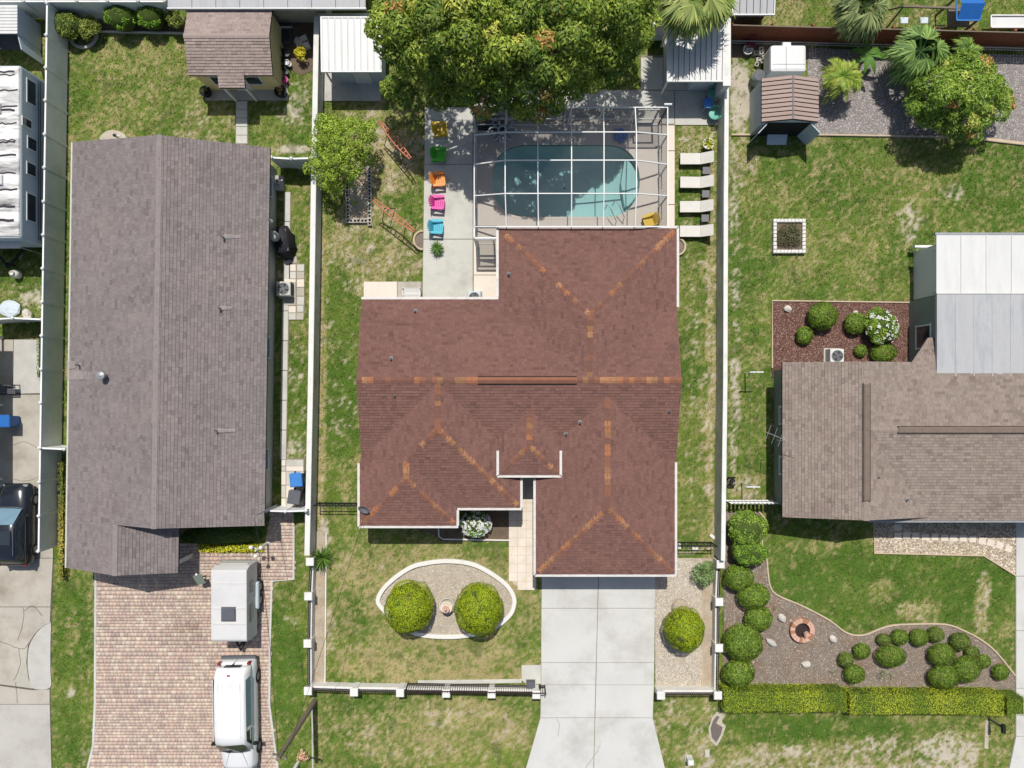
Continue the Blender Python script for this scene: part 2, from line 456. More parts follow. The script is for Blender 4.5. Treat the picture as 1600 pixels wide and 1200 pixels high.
mat('stone_step', col(232, 218, 200), .9, .08, 3, .1)
mat('cinder', col(214, 208, 196), .95, .12, 4, .18, bump=.5)
mat('cinder_dark', col(60, 54, 48), .95, .1, 4, .1)
mat('sling', col(226, 222, 212), .8, .05, 3, .05)
mat('wicker', col(128, 126, 130), .8, .1, 10, .15)
mat('orange_wood', col(206, 128, 100), .7, .12, 4, .1)
for n, c in (('yellow', (214, 178, 30)), ('green', (70, 190, 40)), ('orange', (248, 150, 60)), ('pink', (224, 66, 160)), ('teal', (62, 178, 200))):
    mat('chair_' + n, col(*c, .8), .5, .05, 3, .03, spec=.4)
mat('blue_plastic', col(62, 132, 206), .5, .06, 3, .04, spec=.4)
mat('blue_deep', col(40, 110, 190), .5, .06, 3, .04, spec=.4)
mat('mint', col(120, 196, 176), .55, .06, 3, .04)
mat('black_cloth', col(40, 38, 44), .7, .15, 5, .1, bump=.8, bscale=8)
mat('van_paint', col(246, 246, 244), .3, .02, 1, .01, spec=.5)
mat('camper_skin', col(222, 220, 216), .45, .04, 1, .03, spec=.4, stain=col(200, 200, 204), stain_amt=.5)
mat('car_paint', col(34, 40, 48), .18, .02, 1, .0, spec=.7)
mat('lamp_red', col(150, 30, 26), .3, .05, 1, 0, spec=.5)
mat('flower_white', col(245, 244, 240), .7, .05, 5, 0)
mat('timber', col(128, 118, 100), .9, .15, 3, .15, stretch=(6, 6, .4))
mat('yellow_plastic', col(222, 182, 30), .5, .08, 3, .04)
mat('maroon', col(120, 40, 56), .6, .1, 3, .06)
mat('edging', col(206, 186, 158), .9, .1, 2, .12)
mat('puddle_mud', col(118, 108, 98), .35, .12, 3, .1, spec=.5)
mat('pale_sand', col(196, 186, 168), .95, .12, 2, .2)

# screen mesh: real fine netting is mostly open; a fixed share of the light passes
def screen_mat(name, c, share):
    m = bpy.data.materials.new(name); m.use_nodes = True; MATS[name] = m
    t = m.node_tree; p = t.nodes['Principled BSDF']; p.inputs['Base Color'].default_value = c; p.inputs['Roughness'].default_value = .8
    tr = t.nodes.new('ShaderNodeBsdfTransparent'); ms = t.nodes.new('ShaderNodeMixShader'); ms.inputs[0].default_value = share
    t.links.new(tr.outputs[0], ms.inputs[1]); t.links.new(p.outputs[0], ms.inputs[2]); t.links.new(ms.outputs[0], t.nodes['Material Output'].inputs[0])
screen_mat('screen', (.10, .10, .10, 1), .10)
screen_mat('screen_wall', (.12, .115, .11, 1), .5)  # denser than the roof netting: slanting view and wall shade put into it
def water_mat():
    m = bpy.data.materials.new('water'); m.use_nodes = True; MATS['water'] = m
    t = m.node_tree; N = t.nodes; L = t.links; N.remove(N['Principled BSDF'])
    tr = N.new('ShaderNodeBsdfTransparent'); tr.inputs[0].default_value = (.70, .86, .86, 1)
    gl = N.new('ShaderNodeBsdfGlossy'); gl.inputs['Roughness'].default_value = .06
    no = N.new('ShaderNodeTexNoise'); no.inputs['Scale'].default_value = 5; no.inputs['Detail'].default_value = 3
    b = N.new('ShaderNodeBump'); b.inputs['Strength'].default_value = .3; b.inputs['Distance'].default_value = .03
    fr = N.new('ShaderNodeFresnel'); fr.inputs[0].default_value = 1.33
    ms = N.new('ShaderNodeMixShader')
    geo = N.new('ShaderNodeNewGeometry'); L.new(geo.outputs['Position'], no.inputs['Vector'])
    L.new(no.outputs[0], b.inputs['Height']); L.new(b.outputs[0], gl.inputs['Normal']); L.new(b.outputs[0], fr.inputs['Normal'])
    L.new(fr.outputs[0], ms.inputs[0]); L.new(tr.outputs[0], ms.inputs[1]); L.new(gl.outputs[0], ms.inputs[2]); L.new(ms.outputs[0], N['Material Output'].inputs[0])
water_mat()

# ------------------------------------------------------------ ground and lawn
# (pixel centre, pixel radius, dryness, bareness): wear of the turf itself
ZONES = [
 (200, 130, 110, 90, .52, .03), (320, 190, 60, 40, .6, .15), (450, 150, 30, 60, .45, .35), (455, 420, 22, 60, .45, .25), (462, 620, 20, 90, .35, .25), (465, 700, 14, 25, .6, .6),
 (590, 240, 90, 70, 1.0, .28), (585, 190, 60, 25, .85, .3), (580, 380, 85, 75, .85, .2), (560, 440, 22, 18, .9, .5), (530, 560, 40, 160, .22, .05), (501, 560, 8, 330, 1.0, .1),
 (1090, 220, 35, 35, .7, .3), (1090, 500, 28, 330, .42, .08), (1113, 560, 8, 330, 1.0, .3),
 (680, 950, 190, 120, .82, .02), (690, 1045, 180, 25, 1.0, .02), (540, 980, 40, 50, .5, 0), (516, 985, 10, 40, 1.0, .4), (560, 890, 50, 30, .85, .05), (800, 1000, 45, 60, .6, 0),
 (670, 1145, 190, 55, .72, .06), (720, 1110, 60, 14, .85, .1), (1075, 1140, 60, 60, .7, .2), (1085, 1190, 30, 16, .8, .4), (1330, 1185, 250, 30, .9, .35), (1480, 1180, 60, 40, .9, .75), (1390, 1172, 60, 20, .8, .45), (1250, 1135, 200, 16, .1, 0),
 (1370, 310, 240, 130, .42, .03), (1420, 345, 22, 35, .7, .5), (1150, 320, 9, 190, .5, .4), (1150, 640, 8, 160, .6, .55), (1160, 760, 25, 22, .9, .45), (1165, 260, 26, 30, .75, .3), (1495, 300, 30, 14, .5, .35),
 (1390, 920, 220, 70, .12, 0), (1275, 850, 60, 14, .55, 0), (1440, 955, 40, 20, .75, .05), (1535, 945, 14, 45, .9, .2), (1380, 925, 25, 20, .6, 0),
 (112, 1040, 30, 150, .1, 0), (112, 985, 12, 35, .6, .05), (116, 1080, 5, 6, 0, 1.0), (452, 1010, 28, 190, .12, 0), (452, 965, 14, 10, .6, .5), (140, 1185, 20, 14, .6, .3),
 (1158, 150, 17, 70, 1.0, 1.0), (35, 440, 30, 50, .45, .1), (50, 470, 20, 16, .7, .6), (1225, 20, 40, 30, .85, .05), (1400, 20, 60, 25, .6, 0), (1560, 20, 60, 25, .35, 0),
 (455, 235, 30, 8, .9, .9), (470, 60, 30, 50, .9, .9), (530, 175, 45, 16, .6, .2), (508, 840, 10, 30, .9, .8), (1075, 860, 30, 6, .7, .5), (440, 110, 12, 40, .5, 1.0)]
def lawn_cols(x, y):
    px = x * S + NX; py = NY - y * S
    wob = (fbm(x, y, 1.6, 31) - .5) * 16; wob2 = (fbm(x, y, 1.6, 47) - .5) * 16
    dry = np.full(x.shape, .4); bare = np.zeros(x.shape)
    for cx, cy, rx, ry, d, b in ZONES:
        q = ((px + wob - cx) / rx) ** 2 + ((py + wob2 - cy) / ry) ** 2
        k = np.clip(1.35 - q, 0, 1); k = k * k * (3 - 2 * k)
        dry = dry * (1 - k) + d * k; bare = np.maximum(bare * (1 - k * .5), b * k)
    n1 = fbm(x, y, 2.6, 3); n2 = fbm(x, y, .7, 11); n3 = vnoise(x, y, .16, 19)
    lush = nlin((84, 112, 42), .74); mid = nlin((124, 138, 62), .76); straw = nlin((178, 162, 118)); sand = nlin((198, 188, 170))
    a = np.clip((n1 - .3) * 1.3 + (n3 - .5) * .5 + (dry - .28) * .8, 0, 1)[:, None]
    c = lush * (1 - a) + mid * a
    n4 = vnoise(x, y, .09, 77); s = np.clip((dry * 1.0 + (n1 - .5) * .35 + (n2 - .5) * .8 + (n3 - .5) * .75 + (n4 - .5) * 1.1 - .38) * 1.3, 0, .92)[:, None]
    c = c * (1 - s) + straw * s
    bb = np.clip((bare + (n2 - .5) * 1.0 + (n3 - .5) * .9 + (n4 - .5) * .7 - .38) * 1.9, 0, .95)[:, None] * (bare > .03)[:, None]
    c = c * (1 - bb) + sand * bb
    wd = np.clip((vnoise(x, y, .55, 91) - .82) * 6, 0, .55)[:, None]; c = c * (1 - wd) + nlin((72, 96, 40), .74) * wd
    return c * (.88 + .24 * fbm(x, y, .35, 23)[:, None]), s[:, 0], bb[:, 0]

POOL = []
def oval_pool():
    pts = []
    cx0, cx1, cy, ry = 822, 948, 283, 57.0
    for i in range(25):
        t = math.pi / 2 + math.pi * i / 24; pts.append((cx0 + 54 * math.copysign(abs(math.cos(t)) ** .9, math.cos(t)), cy - ry * math.copysign(abs(math.sin(t)) ** .9, math.sin(t))))
    for i in range(25):
        t = -math.pi / 2 + math.pi * i / 24; pts.append((cx1 + 52 * math.copysign(abs(math.cos(t)) ** .9, math.cos(t)), cy - ry * math.copysign(abs(math.sin(t)) ** .9, math.sin(t))))
    return pts
POOL = oval_pool()

def ground():
    st = .14
    x0, x1, y0, y1 = -33.0, 33.0, -25.0, 25.6
    nx = int((x1 - x0) / st) + 1; ny = int((y1 - y0) / st) + 1
    xs = np.linspace(x0, x1, nx); ys = np.linspace(y0, y1, ny)
    X, Y = np.meshgrid(xs, ys, indexing='ij'); X = X.ravel(); Y = Y.ravel()
    c, s, b = lawn_cols(X, Y)
    Z = (fbm(X, Y, .5, 5) - .5) * .03 - .012
    V = np.stack([X, Y, Z], 1)
    I = np.arange(nx * ny).reshape(nx, ny)
    F = np.stack([I[:-1, :-1], I[1:, :-1], I[1:, 1:], I[:-1, 1:]], -1).reshape(-1, 4)
    cx = (X[F[:, 0]] + X[F[:, 2]]) / 2 * S + NX; cy = NY - (Y[F[:, 0]] + Y[F[:, 2]]) / 2 * S
    F = F[~((cx > 755) & (cx < 1013) & (cy > 214) & (cy < 352))]
    # the rest of the sheet out to the horizon
    B = 700.0; n = len(V)
    ex = np.array([(-B, -B), (B, -B), (B, B), (-B, B), (x0, y0), (x1, y0), (x1, y1), (x0, y1)], float)
    V = np.concatenate([V, np.concatenate([ex, np.full((8, 1), -.012)], 1)])
    F = np.concatenate([F, np.array([(0, 1, 5, 4), (1, 2, 6, 5), (2, 3, 7, 6), (3, 0, 4, 7)]) + n])
    ce = np.tile(nlin((112, 128, 58)), (8, 1))
    o = npobj('ground', V, F, 'lawn', np.concatenate([c, ce]), smooth=True)
    tag(o, kind='structure')
ground()

HARD = []      # pixel polygons with no turf on them
def sheet(name, pts, z1, m, z0=-.05, kind='structure', parent=None, turf=False):
    """flat slab: plan polygon in ground pixels"""
    if not turf: HARD.append(pts)
    mb = MB().prism([P(*p) for p in pts], z0, z1)
    o = mb.build(name, m, parent)
    if parent is None and kind: tag(o, kind=kind)
    return o
def rect(x0, y0, x1, y1): return [(x0, y0), (x1, y0), (x1, y1), (x0, y1)]
def slabs(parent, name, xs, ys, z1, m, z0=.0, gap=.035, jitter=0):
    """concrete bays between joint lines (pixels); ys may be functions of row"""
    for i in range(len(xs) - 1):
        for j in range(len(ys) - 1):
            a = P(xs[i], ys[j]); b = P(xs[i + 1], ys[j + 1])
            mb = MB().cham(a.x + gap / 2, b.x - gap / 2, b.y + gap / 2, a.y - gap / 2, z0, z1 + R.uniform(-1, 1) * jitter, .012)
            mb.build(name, m, parent)

def smooth_line(pts, n=6, closed=False):
    """Catmull-Rom through pixel points"""
    out = []; m = len(pts)
    rng = range(m) if closed else range(m - 1)
    for i in rng:
        p = [pts[(i + k - 1) % m] if closed else pts[min(max(i + k - 1, 0), m - 1)] for k in range(4)]
        for j in range(n):
            t = j / n
            out.append(tuple(.5 * (2 * p[1][d] + (p[2][d] - p[0][d]) * t + (2 * p[0][d] - 5 * p[1][d] + 4 * p[2][d] - p[3][d]) * t * t + (3 * p[1][d] - p[0][d] - 3 * p[2][d] + p[3][d]) * t ** 3) for d in (0, 1)))
    if not closed: out.append(pts[-1])
    return out

# main concrete driveway
dr_pts = [(846, 899), (1024, 899), (1022, 1070), (1020, 1121), (1042, 1212), (818, 1212), (844, 1121), (845, 1070)]
drive = sheet('driveway', dr_pts, .012, 'joint')
def quad_slab(pts, z, m, parent, name='slab', g=.018, z0=.0):
    w4 = [P(*p) for p in pts]; c = sum(w4, Vector()) / len(w4)
    q = [p + (c - p).normalized() * g * 1.4 for p in w4]
    return MB().prism(q, z0, z).build(name, m, parent)
def dx(y, side):   # edges of the drive at row y
    L = [(899, 846, 1024), (1070, 845, 1022), (1121, 844, 1020), (1212, 818, 1042)]
    for a, b in zip(L, L[1:]):
        if a[0] <= y <= b[0]:
            t = (y - a[0]) / (b[0] - a[0]); return a[side] + (b[side] - a[side]) * t
for (ya, yb) in ((899, 950), (950, 1035), (1035, 1069.5), (1069.5, 1121), (1121, 1212)):
    for s in (0, 1):
        m0 = 935 - (ya - 899) * .025; m1 = 935 - (yb - 899) * .025
        q = [(dx(ya, 1), ya), (m0, ya), (m1, yb), (dx(yb, 1), yb)] if s == 0 else [(m0, ya), (dx(ya, 2), ya), (dx(yb, 2), yb), (m1, yb)]
        quad_slab(q, .045 + R.uniform(-.002, .002), 'concrete_new', drive)
def drive_crack(pts):
    MB().strip([P(x + R.uniform(-.5, .5), y + R.uniform(-.5, .5)) for x, y in smooth_line(pts, 5)], .022, .035, .0495).build('crack', 'joint', drive)
drive_crack([(938, 1163), (931, 1176), (922, 1190), (912, 1203)]); drive_crack([(870, 1121), (874, 1135), (871, 1150)])
# patio left of the pool cage, back deck and side walk
patio = sheet('patio', [(664, 168), (740, 168), (740, 354), (778, 354), (778, 468), (660, 468)], .012, 'joint')
for ya, yb in ((168, 188), (188, 257), (257, 374), (374, 468)):
    quad_slab([(664 - (ya - 168) * .013, ya), (739, ya), (739, yb), (664 - (yb - 168) * .013, yb)], .045, 'concrete_patio', patio)
quad_slab([(740, 374), (778, 374), (778, 430), (740, 430)], .05, 'cream_slab', patio)
quad_slab([(740, 430), (778, 430), (778, 466), (740, 466)], .05, 'cream_slab', patio)
quad_slab([(740, 356), (778, 356), (778, 373.5), (740, 373.5)], .05, 'pool_deck', patio)
bdeck = sheet('back_deck', [(1001, 86), (1043, 86), (1043, 60), (1122, 60), (1122, 196), (1028, 196), (1028, 167), (740, 167), (740, 140), (1001, 140)], .012, 'joint')
for q in (rect(1001, 90, 1036, 141), rect(1036, 60, 1122, 142), rect(740, 142, 880, 194), rect(880, 142, 1054, 194), rect(1054, 142, 1122, 196)):
    quad_slab(q, .045, 'concrete_patio', bdeck)
swalk = sheet('side_walk', rect(1028, 196, 1054, 358), .012, 'joint')
for ya, yb in ((196, 236), (236, 320), (320, 358)): quad_slab(rect(1042, ya, 1054, yb), .045, 'cream_slab', swalk)
quad_slab(rect(1028, 196, 1042, 358), .044, 'cream_slab', swalk)
# pool deck with the pool opening
def pool():
    outer = [P(742, 190), P(1030, 190), P(1030, 357), P(742, 357)]; hole = [P(*p) for p in POOL]
    HARD.append(rect(738, 170, 1045, 360))
    tri = tessellate_polygon([outer, hole]); allp = outer + hole
    mb = MB(); z = .05
    mb.v = [(p.x, p.y, z) for p in allp] + [(p.x, p.y, -.1) for p in allp]
    n = len(allp)
    for t in tri: mb.f.append(tuple(t))
    for i in range(4): mb.f.append((i, (i + 1) % 4, n + (i + 1) % 4, n + i))
    for i in range(len(hole)): a, b = 4 + i, 4 + (i + 1) % len(hole); mb.f.append((a, b, n + b, n + a))
    deck = tag(mb.build('pool_deck', 'pool_deck'), kind='structure')
    pl = thing('swimming_pool', 'oval in-ground swimming pool with turquoise water inside the screened cage', 'swimming pool', P(885, 283, -1.6))
    c = P(885, 283)
    m2 = MB(); m = len(hole)
    rows = [(1.0, -.02), (1.0, -.22)]
    for f, zz in ((1.0, .049), (1.0, -.25)): m2.v += [(c.x + (p.x - c.x) * f, c.y + (p.y - c.y) * f, zz) for p in hole]
    for i in range(m): m2.f.append((i, (i + 1) % m, m + (i + 1) % m, m + i))
    m2.build('tile_band', 'tile_aqua', pl)
    m3 = MB(); R0 = 3
    for f, dz in ((1.0, 0), (.98, .55), (.86, .92), (.4, 1.0), (.02, 1.0)):
        for p in hole:
            x = c.x + (p.x - c.x) * f; y = c.y + (p.y - c.y) * f
            t = min(1, max(0, (x - P(800, 0).x) / 7.2)); depth = 1.75 - .75 * t
            m3.v.append((x, y, -.25 - (depth - .25) * dz))
    for j in range(4):
        for i in range(m): m3.f.append((j * m + i, j * m + (i + 1) % m, (j + 1) * m + (i + 1) % m, (j + 1) * m + i))
    m3.build('basin', 'plaster_aqua', pl, smooth=True)
    m4 = MB(); m4.poly([(p.x, p.y, -.09) for p in hole]); m4.build('water_surface', 'water', pl)
    # curved steps at the shallow end
    st = MB(); q = [P(960 + 40 * math.cos(t), 283 + 40 * math.sin(t) * 1.1) for t in [-.9 + 1.8 * i / 10 for i in range(11)]] + [P(978, 320), P(972, 283), P(978, 246)]
    st.prism(q, -1.1, -.45).build('entry_step', 'plaster_aqua', pl)
    cop = MB().strip([P(885 + (x - 885) * 1.012, 283 + (y - 283) * 1.02) for x, y in POOL], .16, .045, .062, True)
    cop.build('coping', 'pool_deck', pl)
pool()
# rear slab by the left wing
rs = sheet('rear_slab', rect(568, 440, 660, 470), .012, 'joint')
quad_slab(rect(568, 440, 621, 469), .05, 'cream_slab', rs); quad_slab(rect(621, 440, 658, 469), .05, 'concrete_old', rs)
# front walk of square tiles
fw_out = [(795, 792), (814, 792), (814, 745), (838, 745), (838, 921), (815, 920), (803, 913), (796, 900)]
fw = sheet('front_walk', fw_out, .034, 'walk_joint')
def walk_tiles():
    ts = 13.6
    poly = fw_out; xs = np.arange(795, 838, ts); n = 0
    for i, x in enumerate(xs):
        for j in range(24):
            y = 745 + j * ts
            if y + ts > 922: continue
            c = (np.array([x + ts / 2]), np.array([y + ts / 2]))
            if not inpoly(c[0], c[1], poly)[0]: continue
            p, q = P(x, y), P(min(x + ts, 838), y + ts)
            MB().cham(p.x + .006, q.x - .006, q.y + .006, p.y - .006, .0, .05 + R.uniform(-.003, .003), .008).build('tile', 'walk_tile', fw)
walk_tiles()
# neighbour's paved drive
pv_out = [(150, 893), (272, 893), (272, 848), (306, 850), (330, 866), (400, 866), (414, 850), (424, 800), (459, 800), (459, 905), (425, 908), (422, 1000), (421, 1100), (436, 1215), (134, 1215), (146, 1165), (149, 1100)]
pv = sheet('paved_drive', pv_out, .015, 'sand_joint')
def pavers():
    mbV = []; mbF = []; mbC = []; k = 0
    tones = [nlin(c) for c in ((216, 194, 176), (208, 182, 164), (220, 202, 180), (202, 178, 164), (212, 186, 168), (206, 188, 170), (192, 170, 158))]
    y = 795.0
    while y < 1214:
        h = R.choice((4.6, 4.6, 6.4)); x = 132.0 - R.uniform(0, 6)
        while x < 462:
            wd = R.choice((4.6, 6.6, 8.8)); cx, cy = x + wd / 2, y + h / 2
            if inpoly(np.array([cx]), np.array([cy]), pv_out)[0] and inpoly(np.array([cx]), np.array([y + h]), pv_out)[0]:
                a, b = P(x, y), P(x + wd, y + h); g = .004; z = .05 + R.uniform(-.003, .003); c2 = .004
                x0, x1, y0, y1 = a.x + g, b.x - g, b.y + g, a.y - g
                vv = [(x0, y0, 0), (x1, y0, 0), (x1, y1, 0), (x0, y1, 0), (x0 + c2, y0 + c2, z), (x1 - c2, y0 + c2, z), (x1 - c2, y1 - c2, z), (x0 + c2, y1 - c2, z)]
                mbV += vv; mbF += [tuple(k + q for q in f) for f in ((4, 5, 6, 7), (0, 1, 5, 4), (1, 2, 6, 5), (2, 3, 7, 6), (3, 0, 4, 7))]
                t = R.choice(tones) * R.uniform(.9, 1.08)
                oil = math.exp(-(((cx - 295) / 26) ** 2 + ((cy - 985) / 22) ** 2)) * .45 * R.uniform(.4, 1.3)
                t = t * (1 - oil) + nlin((110, 84, 74)) * oil
                mbC += [t] * 8; k += 8
            x += wd
        y += h
    o = npobj('paver', np.array(mbV), np.array(mbF), 'paver', np.array(mbC), pv); tag(o, kind='stuff')
pavers()
tag(MB().strip([P(*p) for p in [(150, 895), (149, 1100), (146, 1165), (134, 1215)]], .14, -.02, .06).build('paver_kerb', 'concrete_new'), kind='structure')
tag(MB().strip([P(*p) for p in [(459, 822), (459, 905), (425, 908), (422, 1000), (421, 1100), (436, 1215)]], .12, -.02, .06).build('paver_kerb', 'concrete_new'), kind='structure')
# far-left concrete drive
ld = sheet('neighbor_drive', [(-40, 530), (66, 530), (62, 700), (84, 862), (80, 1000), (79, 1100), (82, 1215), (-40, 1215)], .01, 'crack')
HARD.append(rect(60, 700, 84, 862))
for q, m in (([(-40, 530), (22, 530), (21, 616), (-40, 616)], 'concrete_old'), ([(22, 530), (66, 530), (65, 615), (21, 616)], 'concrete_patch'),
             ([(-40, 616), (65, 616), (63, 700), (84, 760), (84, 765), (-40, 765)], 'concrete_old'), ([(-40, 765), (84, 765), (84, 872), (-40, 872)], 'concrete_old'),
             ([(-40, 872), (84, 872), (80, 948), (-40, 948)], 'concrete_old'), ([(-40, 948), (80, 948), (79, 970), (60, 984), (45, 1008), (42, 1035), (45, 1060), (51, 1076), (-40, 1064)], 'concrete_old'),
             (smooth_line([(60, 985), (79, 970), (80, 1000), (80, 1050), (79, 1075), (52, 1076), (46, 1060), (43, 1035), (46, 1008)], 4, True), 'concrete_patch'), ([(-40, 1066), (51, 1078), (79, 1077), (79, 1100), (-40, 1100)], 'concrete_old'),
             ([(-40, 1100), (79, 1100), (82, 1215), (-40, 1215)], 'concrete_grey')):
    quad_slab(q, .04 + R.uniform(-.003, .003), m, ld, g=.022)
def crack(pts, parent):
    pts = smooth_line(pts, 4); pts = [(x + R.uniform(-.7, .7), y + R.uniform(-.7, .7)) for x, y in pts]
    MB().strip([P(*p) for p in pts], .03, .03, .0445).build('crack', 'crack', parent)
for c in ([(0, 1002), (18, 1008), (30, 1013), (42, 1010), (60, 985), (78, 972)], [(38, 950), (36, 975), (28, 1000)], [(38, 955), (52, 946), (66, 962)], [(30, 1014), (32, 1040), (22, 1062)],
          [(20, 695), (40, 690), (62, 702)], [(22, 748), (40, 752), (62, 745)], [(25, 1066), (28, 1098)]):
    crack(c, ld)
# side path and stepping slabs along the grey house
sp = sheet('side_path', [(444, 300), (455, 300), (452, 500), (448, 716), (476, 716), (476, 800), (440, 800), (442, 500)], .02, 'joint')
for i in range(9):
    ya, yb = 300 + i * 46.5, 300 + (i + 1) * 46.5
    if yb > 720: yb = 718
    s = (ya - 300) * .017
    quad_slab([(444.5 - s, ya), (454 - s, ya), (453.6 - s, yb), (443.8 - s, yb)], .05, 'concrete_patio', sp)
for r, (ya, yb) in enumerate(((718, 728), (728, 736), (736, 758), (758, 778), (778, 799))):
    for xa, xb in ((440, 447), (447, 475)): quad_slab(rect(xa, ya, xb, yb), .05, 'concrete_patio' if (r + xa) % 2 else 'cream_slab', sp)
pp = sheet('paver_pad', [(443, 412), (464, 400), (466, 412), (476, 412), (476, 490), (474, 500), (452, 500), (452, 480), (442, 478)], .02, 'joint')
for q in (rect(464, 413, 476, 424), rect(464, 424, 476, 436), rect(464, 436, 476, 449), rect(464, 449, 476, 463), rect(464, 463, 476, 477), rect(464, 477, 475, 488), rect(463, 488, 475, 500),
          rect(453, 413, 463, 424), rect(453, 424, 463, 436), rect(444, 436, 463, 450), rect(444, 450, 463, 478), rect(451, 478, 463, 489), rect(451, 489, 463, 500), [(446, 412), (452, 402), (464, 400), (465, 411)]):
    quad_slab(q, .05 + R.uniform(-.004, .006), R.choice(('concrete_patio', 'concrete_old', 'cream_slab')), pp)

# gravel and mulch beds
def pebbles(name, poly, tones, n, size, z, parent, seed=1):
    """loose stones as low pyramids"""
    rng = np.random.default_rng(seed)
    xs = [p[0] for p in poly]; ys = [p[1] for p in poly]
    X = rng.uniform(min(xs), max(xs), n); Y = rng.uniform(min(ys), max(ys), n)
    k = inpoly(X, Y, poly); X = X[k]; Y = Y[k]; n = len(X)
    c = np.stack([(X - NX) / S, (NY - Y) / S, np.full(n, z)], 1)
    a = rng.uniform(0, 6.28, n); s = size * rng.uniform(.5, 1.3, n); e = rng.uniform(.55, 1, n)
    V = np.zeros((n, 5, 3))
    for i in range(4):
        t = a + i * math.pi / 2 + rng.uniform(-.3, .3, n); r = s * (e if i % 2 else 1)
        V[:, i] = c + np.stack([r * np.cos(t), r * np.sin(t), np.zeros(n)], 1)
    V[:, 4] = c + np.stack([s * rng.uniform(-.3, .3, n), s * rng.uniform(-.3, .3, n), s * rng.uniform(.5, .9, n)], 1)
    b = np.arange(n)[:, None, None] * 5
    F = (np.array([(0, 1, 4), (1, 2, 4), (2, 3, 4), (3, 0, 4)])[None] + b).reshape(-1, 3)
    T = np.array([nlin(t) for t in tones]); cc = T[rng.integers(0, len(T), n)] * rng.uniform(.75, 1.2, (n, 1))
    o = npobj(name, V.reshape(-1, 3), F, 'gravel', np.repeat(cc, 5, 0), parent); return tag(o, kind='stuff')
PALE = ((214, 204, 188), (190, 180, 164), (226, 218, 206), (170, 158, 142), (200, 186, 160))
bed_out = smooth_line([(591, 936), (606, 912), (640, 887), (668, 879), (700, 876), (735, 880), (762, 892), (790, 912), (802, 930), (803, 945), (795, 962), (770, 981), (735, 991), (698, 994), (655, 990), (622, 974), (600, 952)], 4, True)
bed = sheet('gravel_bed', bed_out, .03, 'gravel_base')
pebbles('pebble', bed_out, PALE, 9000, .028, .03, bed, 3)
kb = thing('white_bed_kerb', 'white painted concrete kerb curving round the gravel bed with two ball shrubs', 'kerb', P(697, 936))
MB().strip([P(*p) for p in bed_out], .24, -.02, .17, True).build('kerb', 'white_kerb', kb)
g2_out = [(1023, 899), (1054, 899), (1054, 872), (1098, 872), (1097, 1075), (1024, 1075)]
g2 = sheet('gravel_strip', g2_out, .03, 'gravel_base'); pebbles('pebble', g2_out, PALE, 16000, .03, .03, g2, 4)
s2 = sheet('soil_strip', rect(1098, 872, 1117, 1076), .025, 'soil')
tag(MB().strip([P(1098, 872), P(1097, 1075)], .05, 0, .07).build('bed_edging', 'edging'), kind='structure')
s3 = sheet('soil_strip', rect(487, 830, 509, 1066), .02, 'soil')
tag(MB().strip([P(510, 832), P(508, 1066)], .07, 0, .06).build('bed_edging', 'white_kerb'), kind='structure')
g3_out = [(1262, 75), (1640, 88), (1640, 228), (1530, 218), (1260, 212)]
g3 = sheet('gravel_yard', g3_out, .02, 'gravel_grey'); pebbles('pebble', g3_out, ((176, 170, 166), (150, 142, 138), (204, 198, 194), (130, 120, 116)), 26000, .035, .02, g3, 5)
HARD.append(rect(1142, 66, 1268, 90))
tag(sheet('soil_strip', [(1143, 62), (1262, 66), (1262, 92), (1143, 90)], .015, 'dirt_bed'), kind='structure')
tag(MB().strip([P(1142, 211), P(1176, 211)], .1, 0, .1).build('bed_edging', 'edging'), kind='structure')
tag(MB().strip([P(1262, 211), P(1530, 215)], .09, 0, .1).build('bed_edging', 'edging'), kind='structure')
tag(MB().strip([P(1530, 217), P(1640, 230)], .18, 0, .1).build('bed_edging', 'edging'), kind='structure')
m1 = sheet('mulch_bed', [(1206, 470), (1430, 473), (1452, 473), (1452, 590), (1206, 590)], .025, 'mulch')
pebbles('wood_chip', rect(1206, 470, 1432, 572), ((112, 76, 64), (90, 62, 54), (136, 98, 84), (160, 136, 124)), 16000, .035, .025, m1, 6)
tag(MB().strip([P(1206, 575), P(1206, 470), P(1430, 473)], .08, 0, .1).build('bed_edging', 'edging'), kind='structure')
EDGE = smooth_line([(1186, 800), (1196, 815), (1190, 845), (1197, 872), (1199, 890), (1203, 916), (1215, 930), (1250, 945), (1280, 960), (1300, 972), (1318, 986), (1335, 992), (1352, 991), (1372, 983), (1392, 977), (1420, 975), (1475, 975), (1505, 985), (1530, 998), (1555, 1018), (1585, 1055)], 4)
fm_out = EDGE + [(1585, 1082), (1131, 1082), (1131, 800)]
m2_ = sheet('mulch_bed', fm_out, .025, 'mulch_grey')
pebbles('wood_chip', fm_out, ((156, 146, 134), (122, 112, 102), (184, 174, 162), (138, 112, 92)), 36000, .035, .025, m2_, 8)
tag(MB().strip([P(*p) for p in EDGE], .09, 0, .1).build('bed_edging', 'edging'), kind='structure')
rk_out = [(1365, 800), (1586, 800), (1586, 899), (1536, 868), (1365, 864)]
rk = sheet('rock_bed', rk_out, .02, 'gravel_base'); pebbles('pebble', rk_out, ((222, 206, 178), (196, 178, 150), (170, 150, 128), (232, 222, 204), (150, 130, 112)), 9000, .055, .02, rk, 9)
tag(MB().strip([P(1365, 806), P(1365, 864), P(1536, 868), P(1586, 899)], .08, 0, .09).build('bed_edging', 'edging'), kind='structure')
sw = sheet('side_drive', [(1586, 800), (1680, 800), (1680, 1215), (1572, 1215), (1586, 1150)], .012, 'joint')
for ya, yb in ((800, 900), (900, 985), (985, 1075), (1075, 1150)): quad_slab(rect(1586.5, ya, 1680, yb), .045, 'concrete_new', sw)
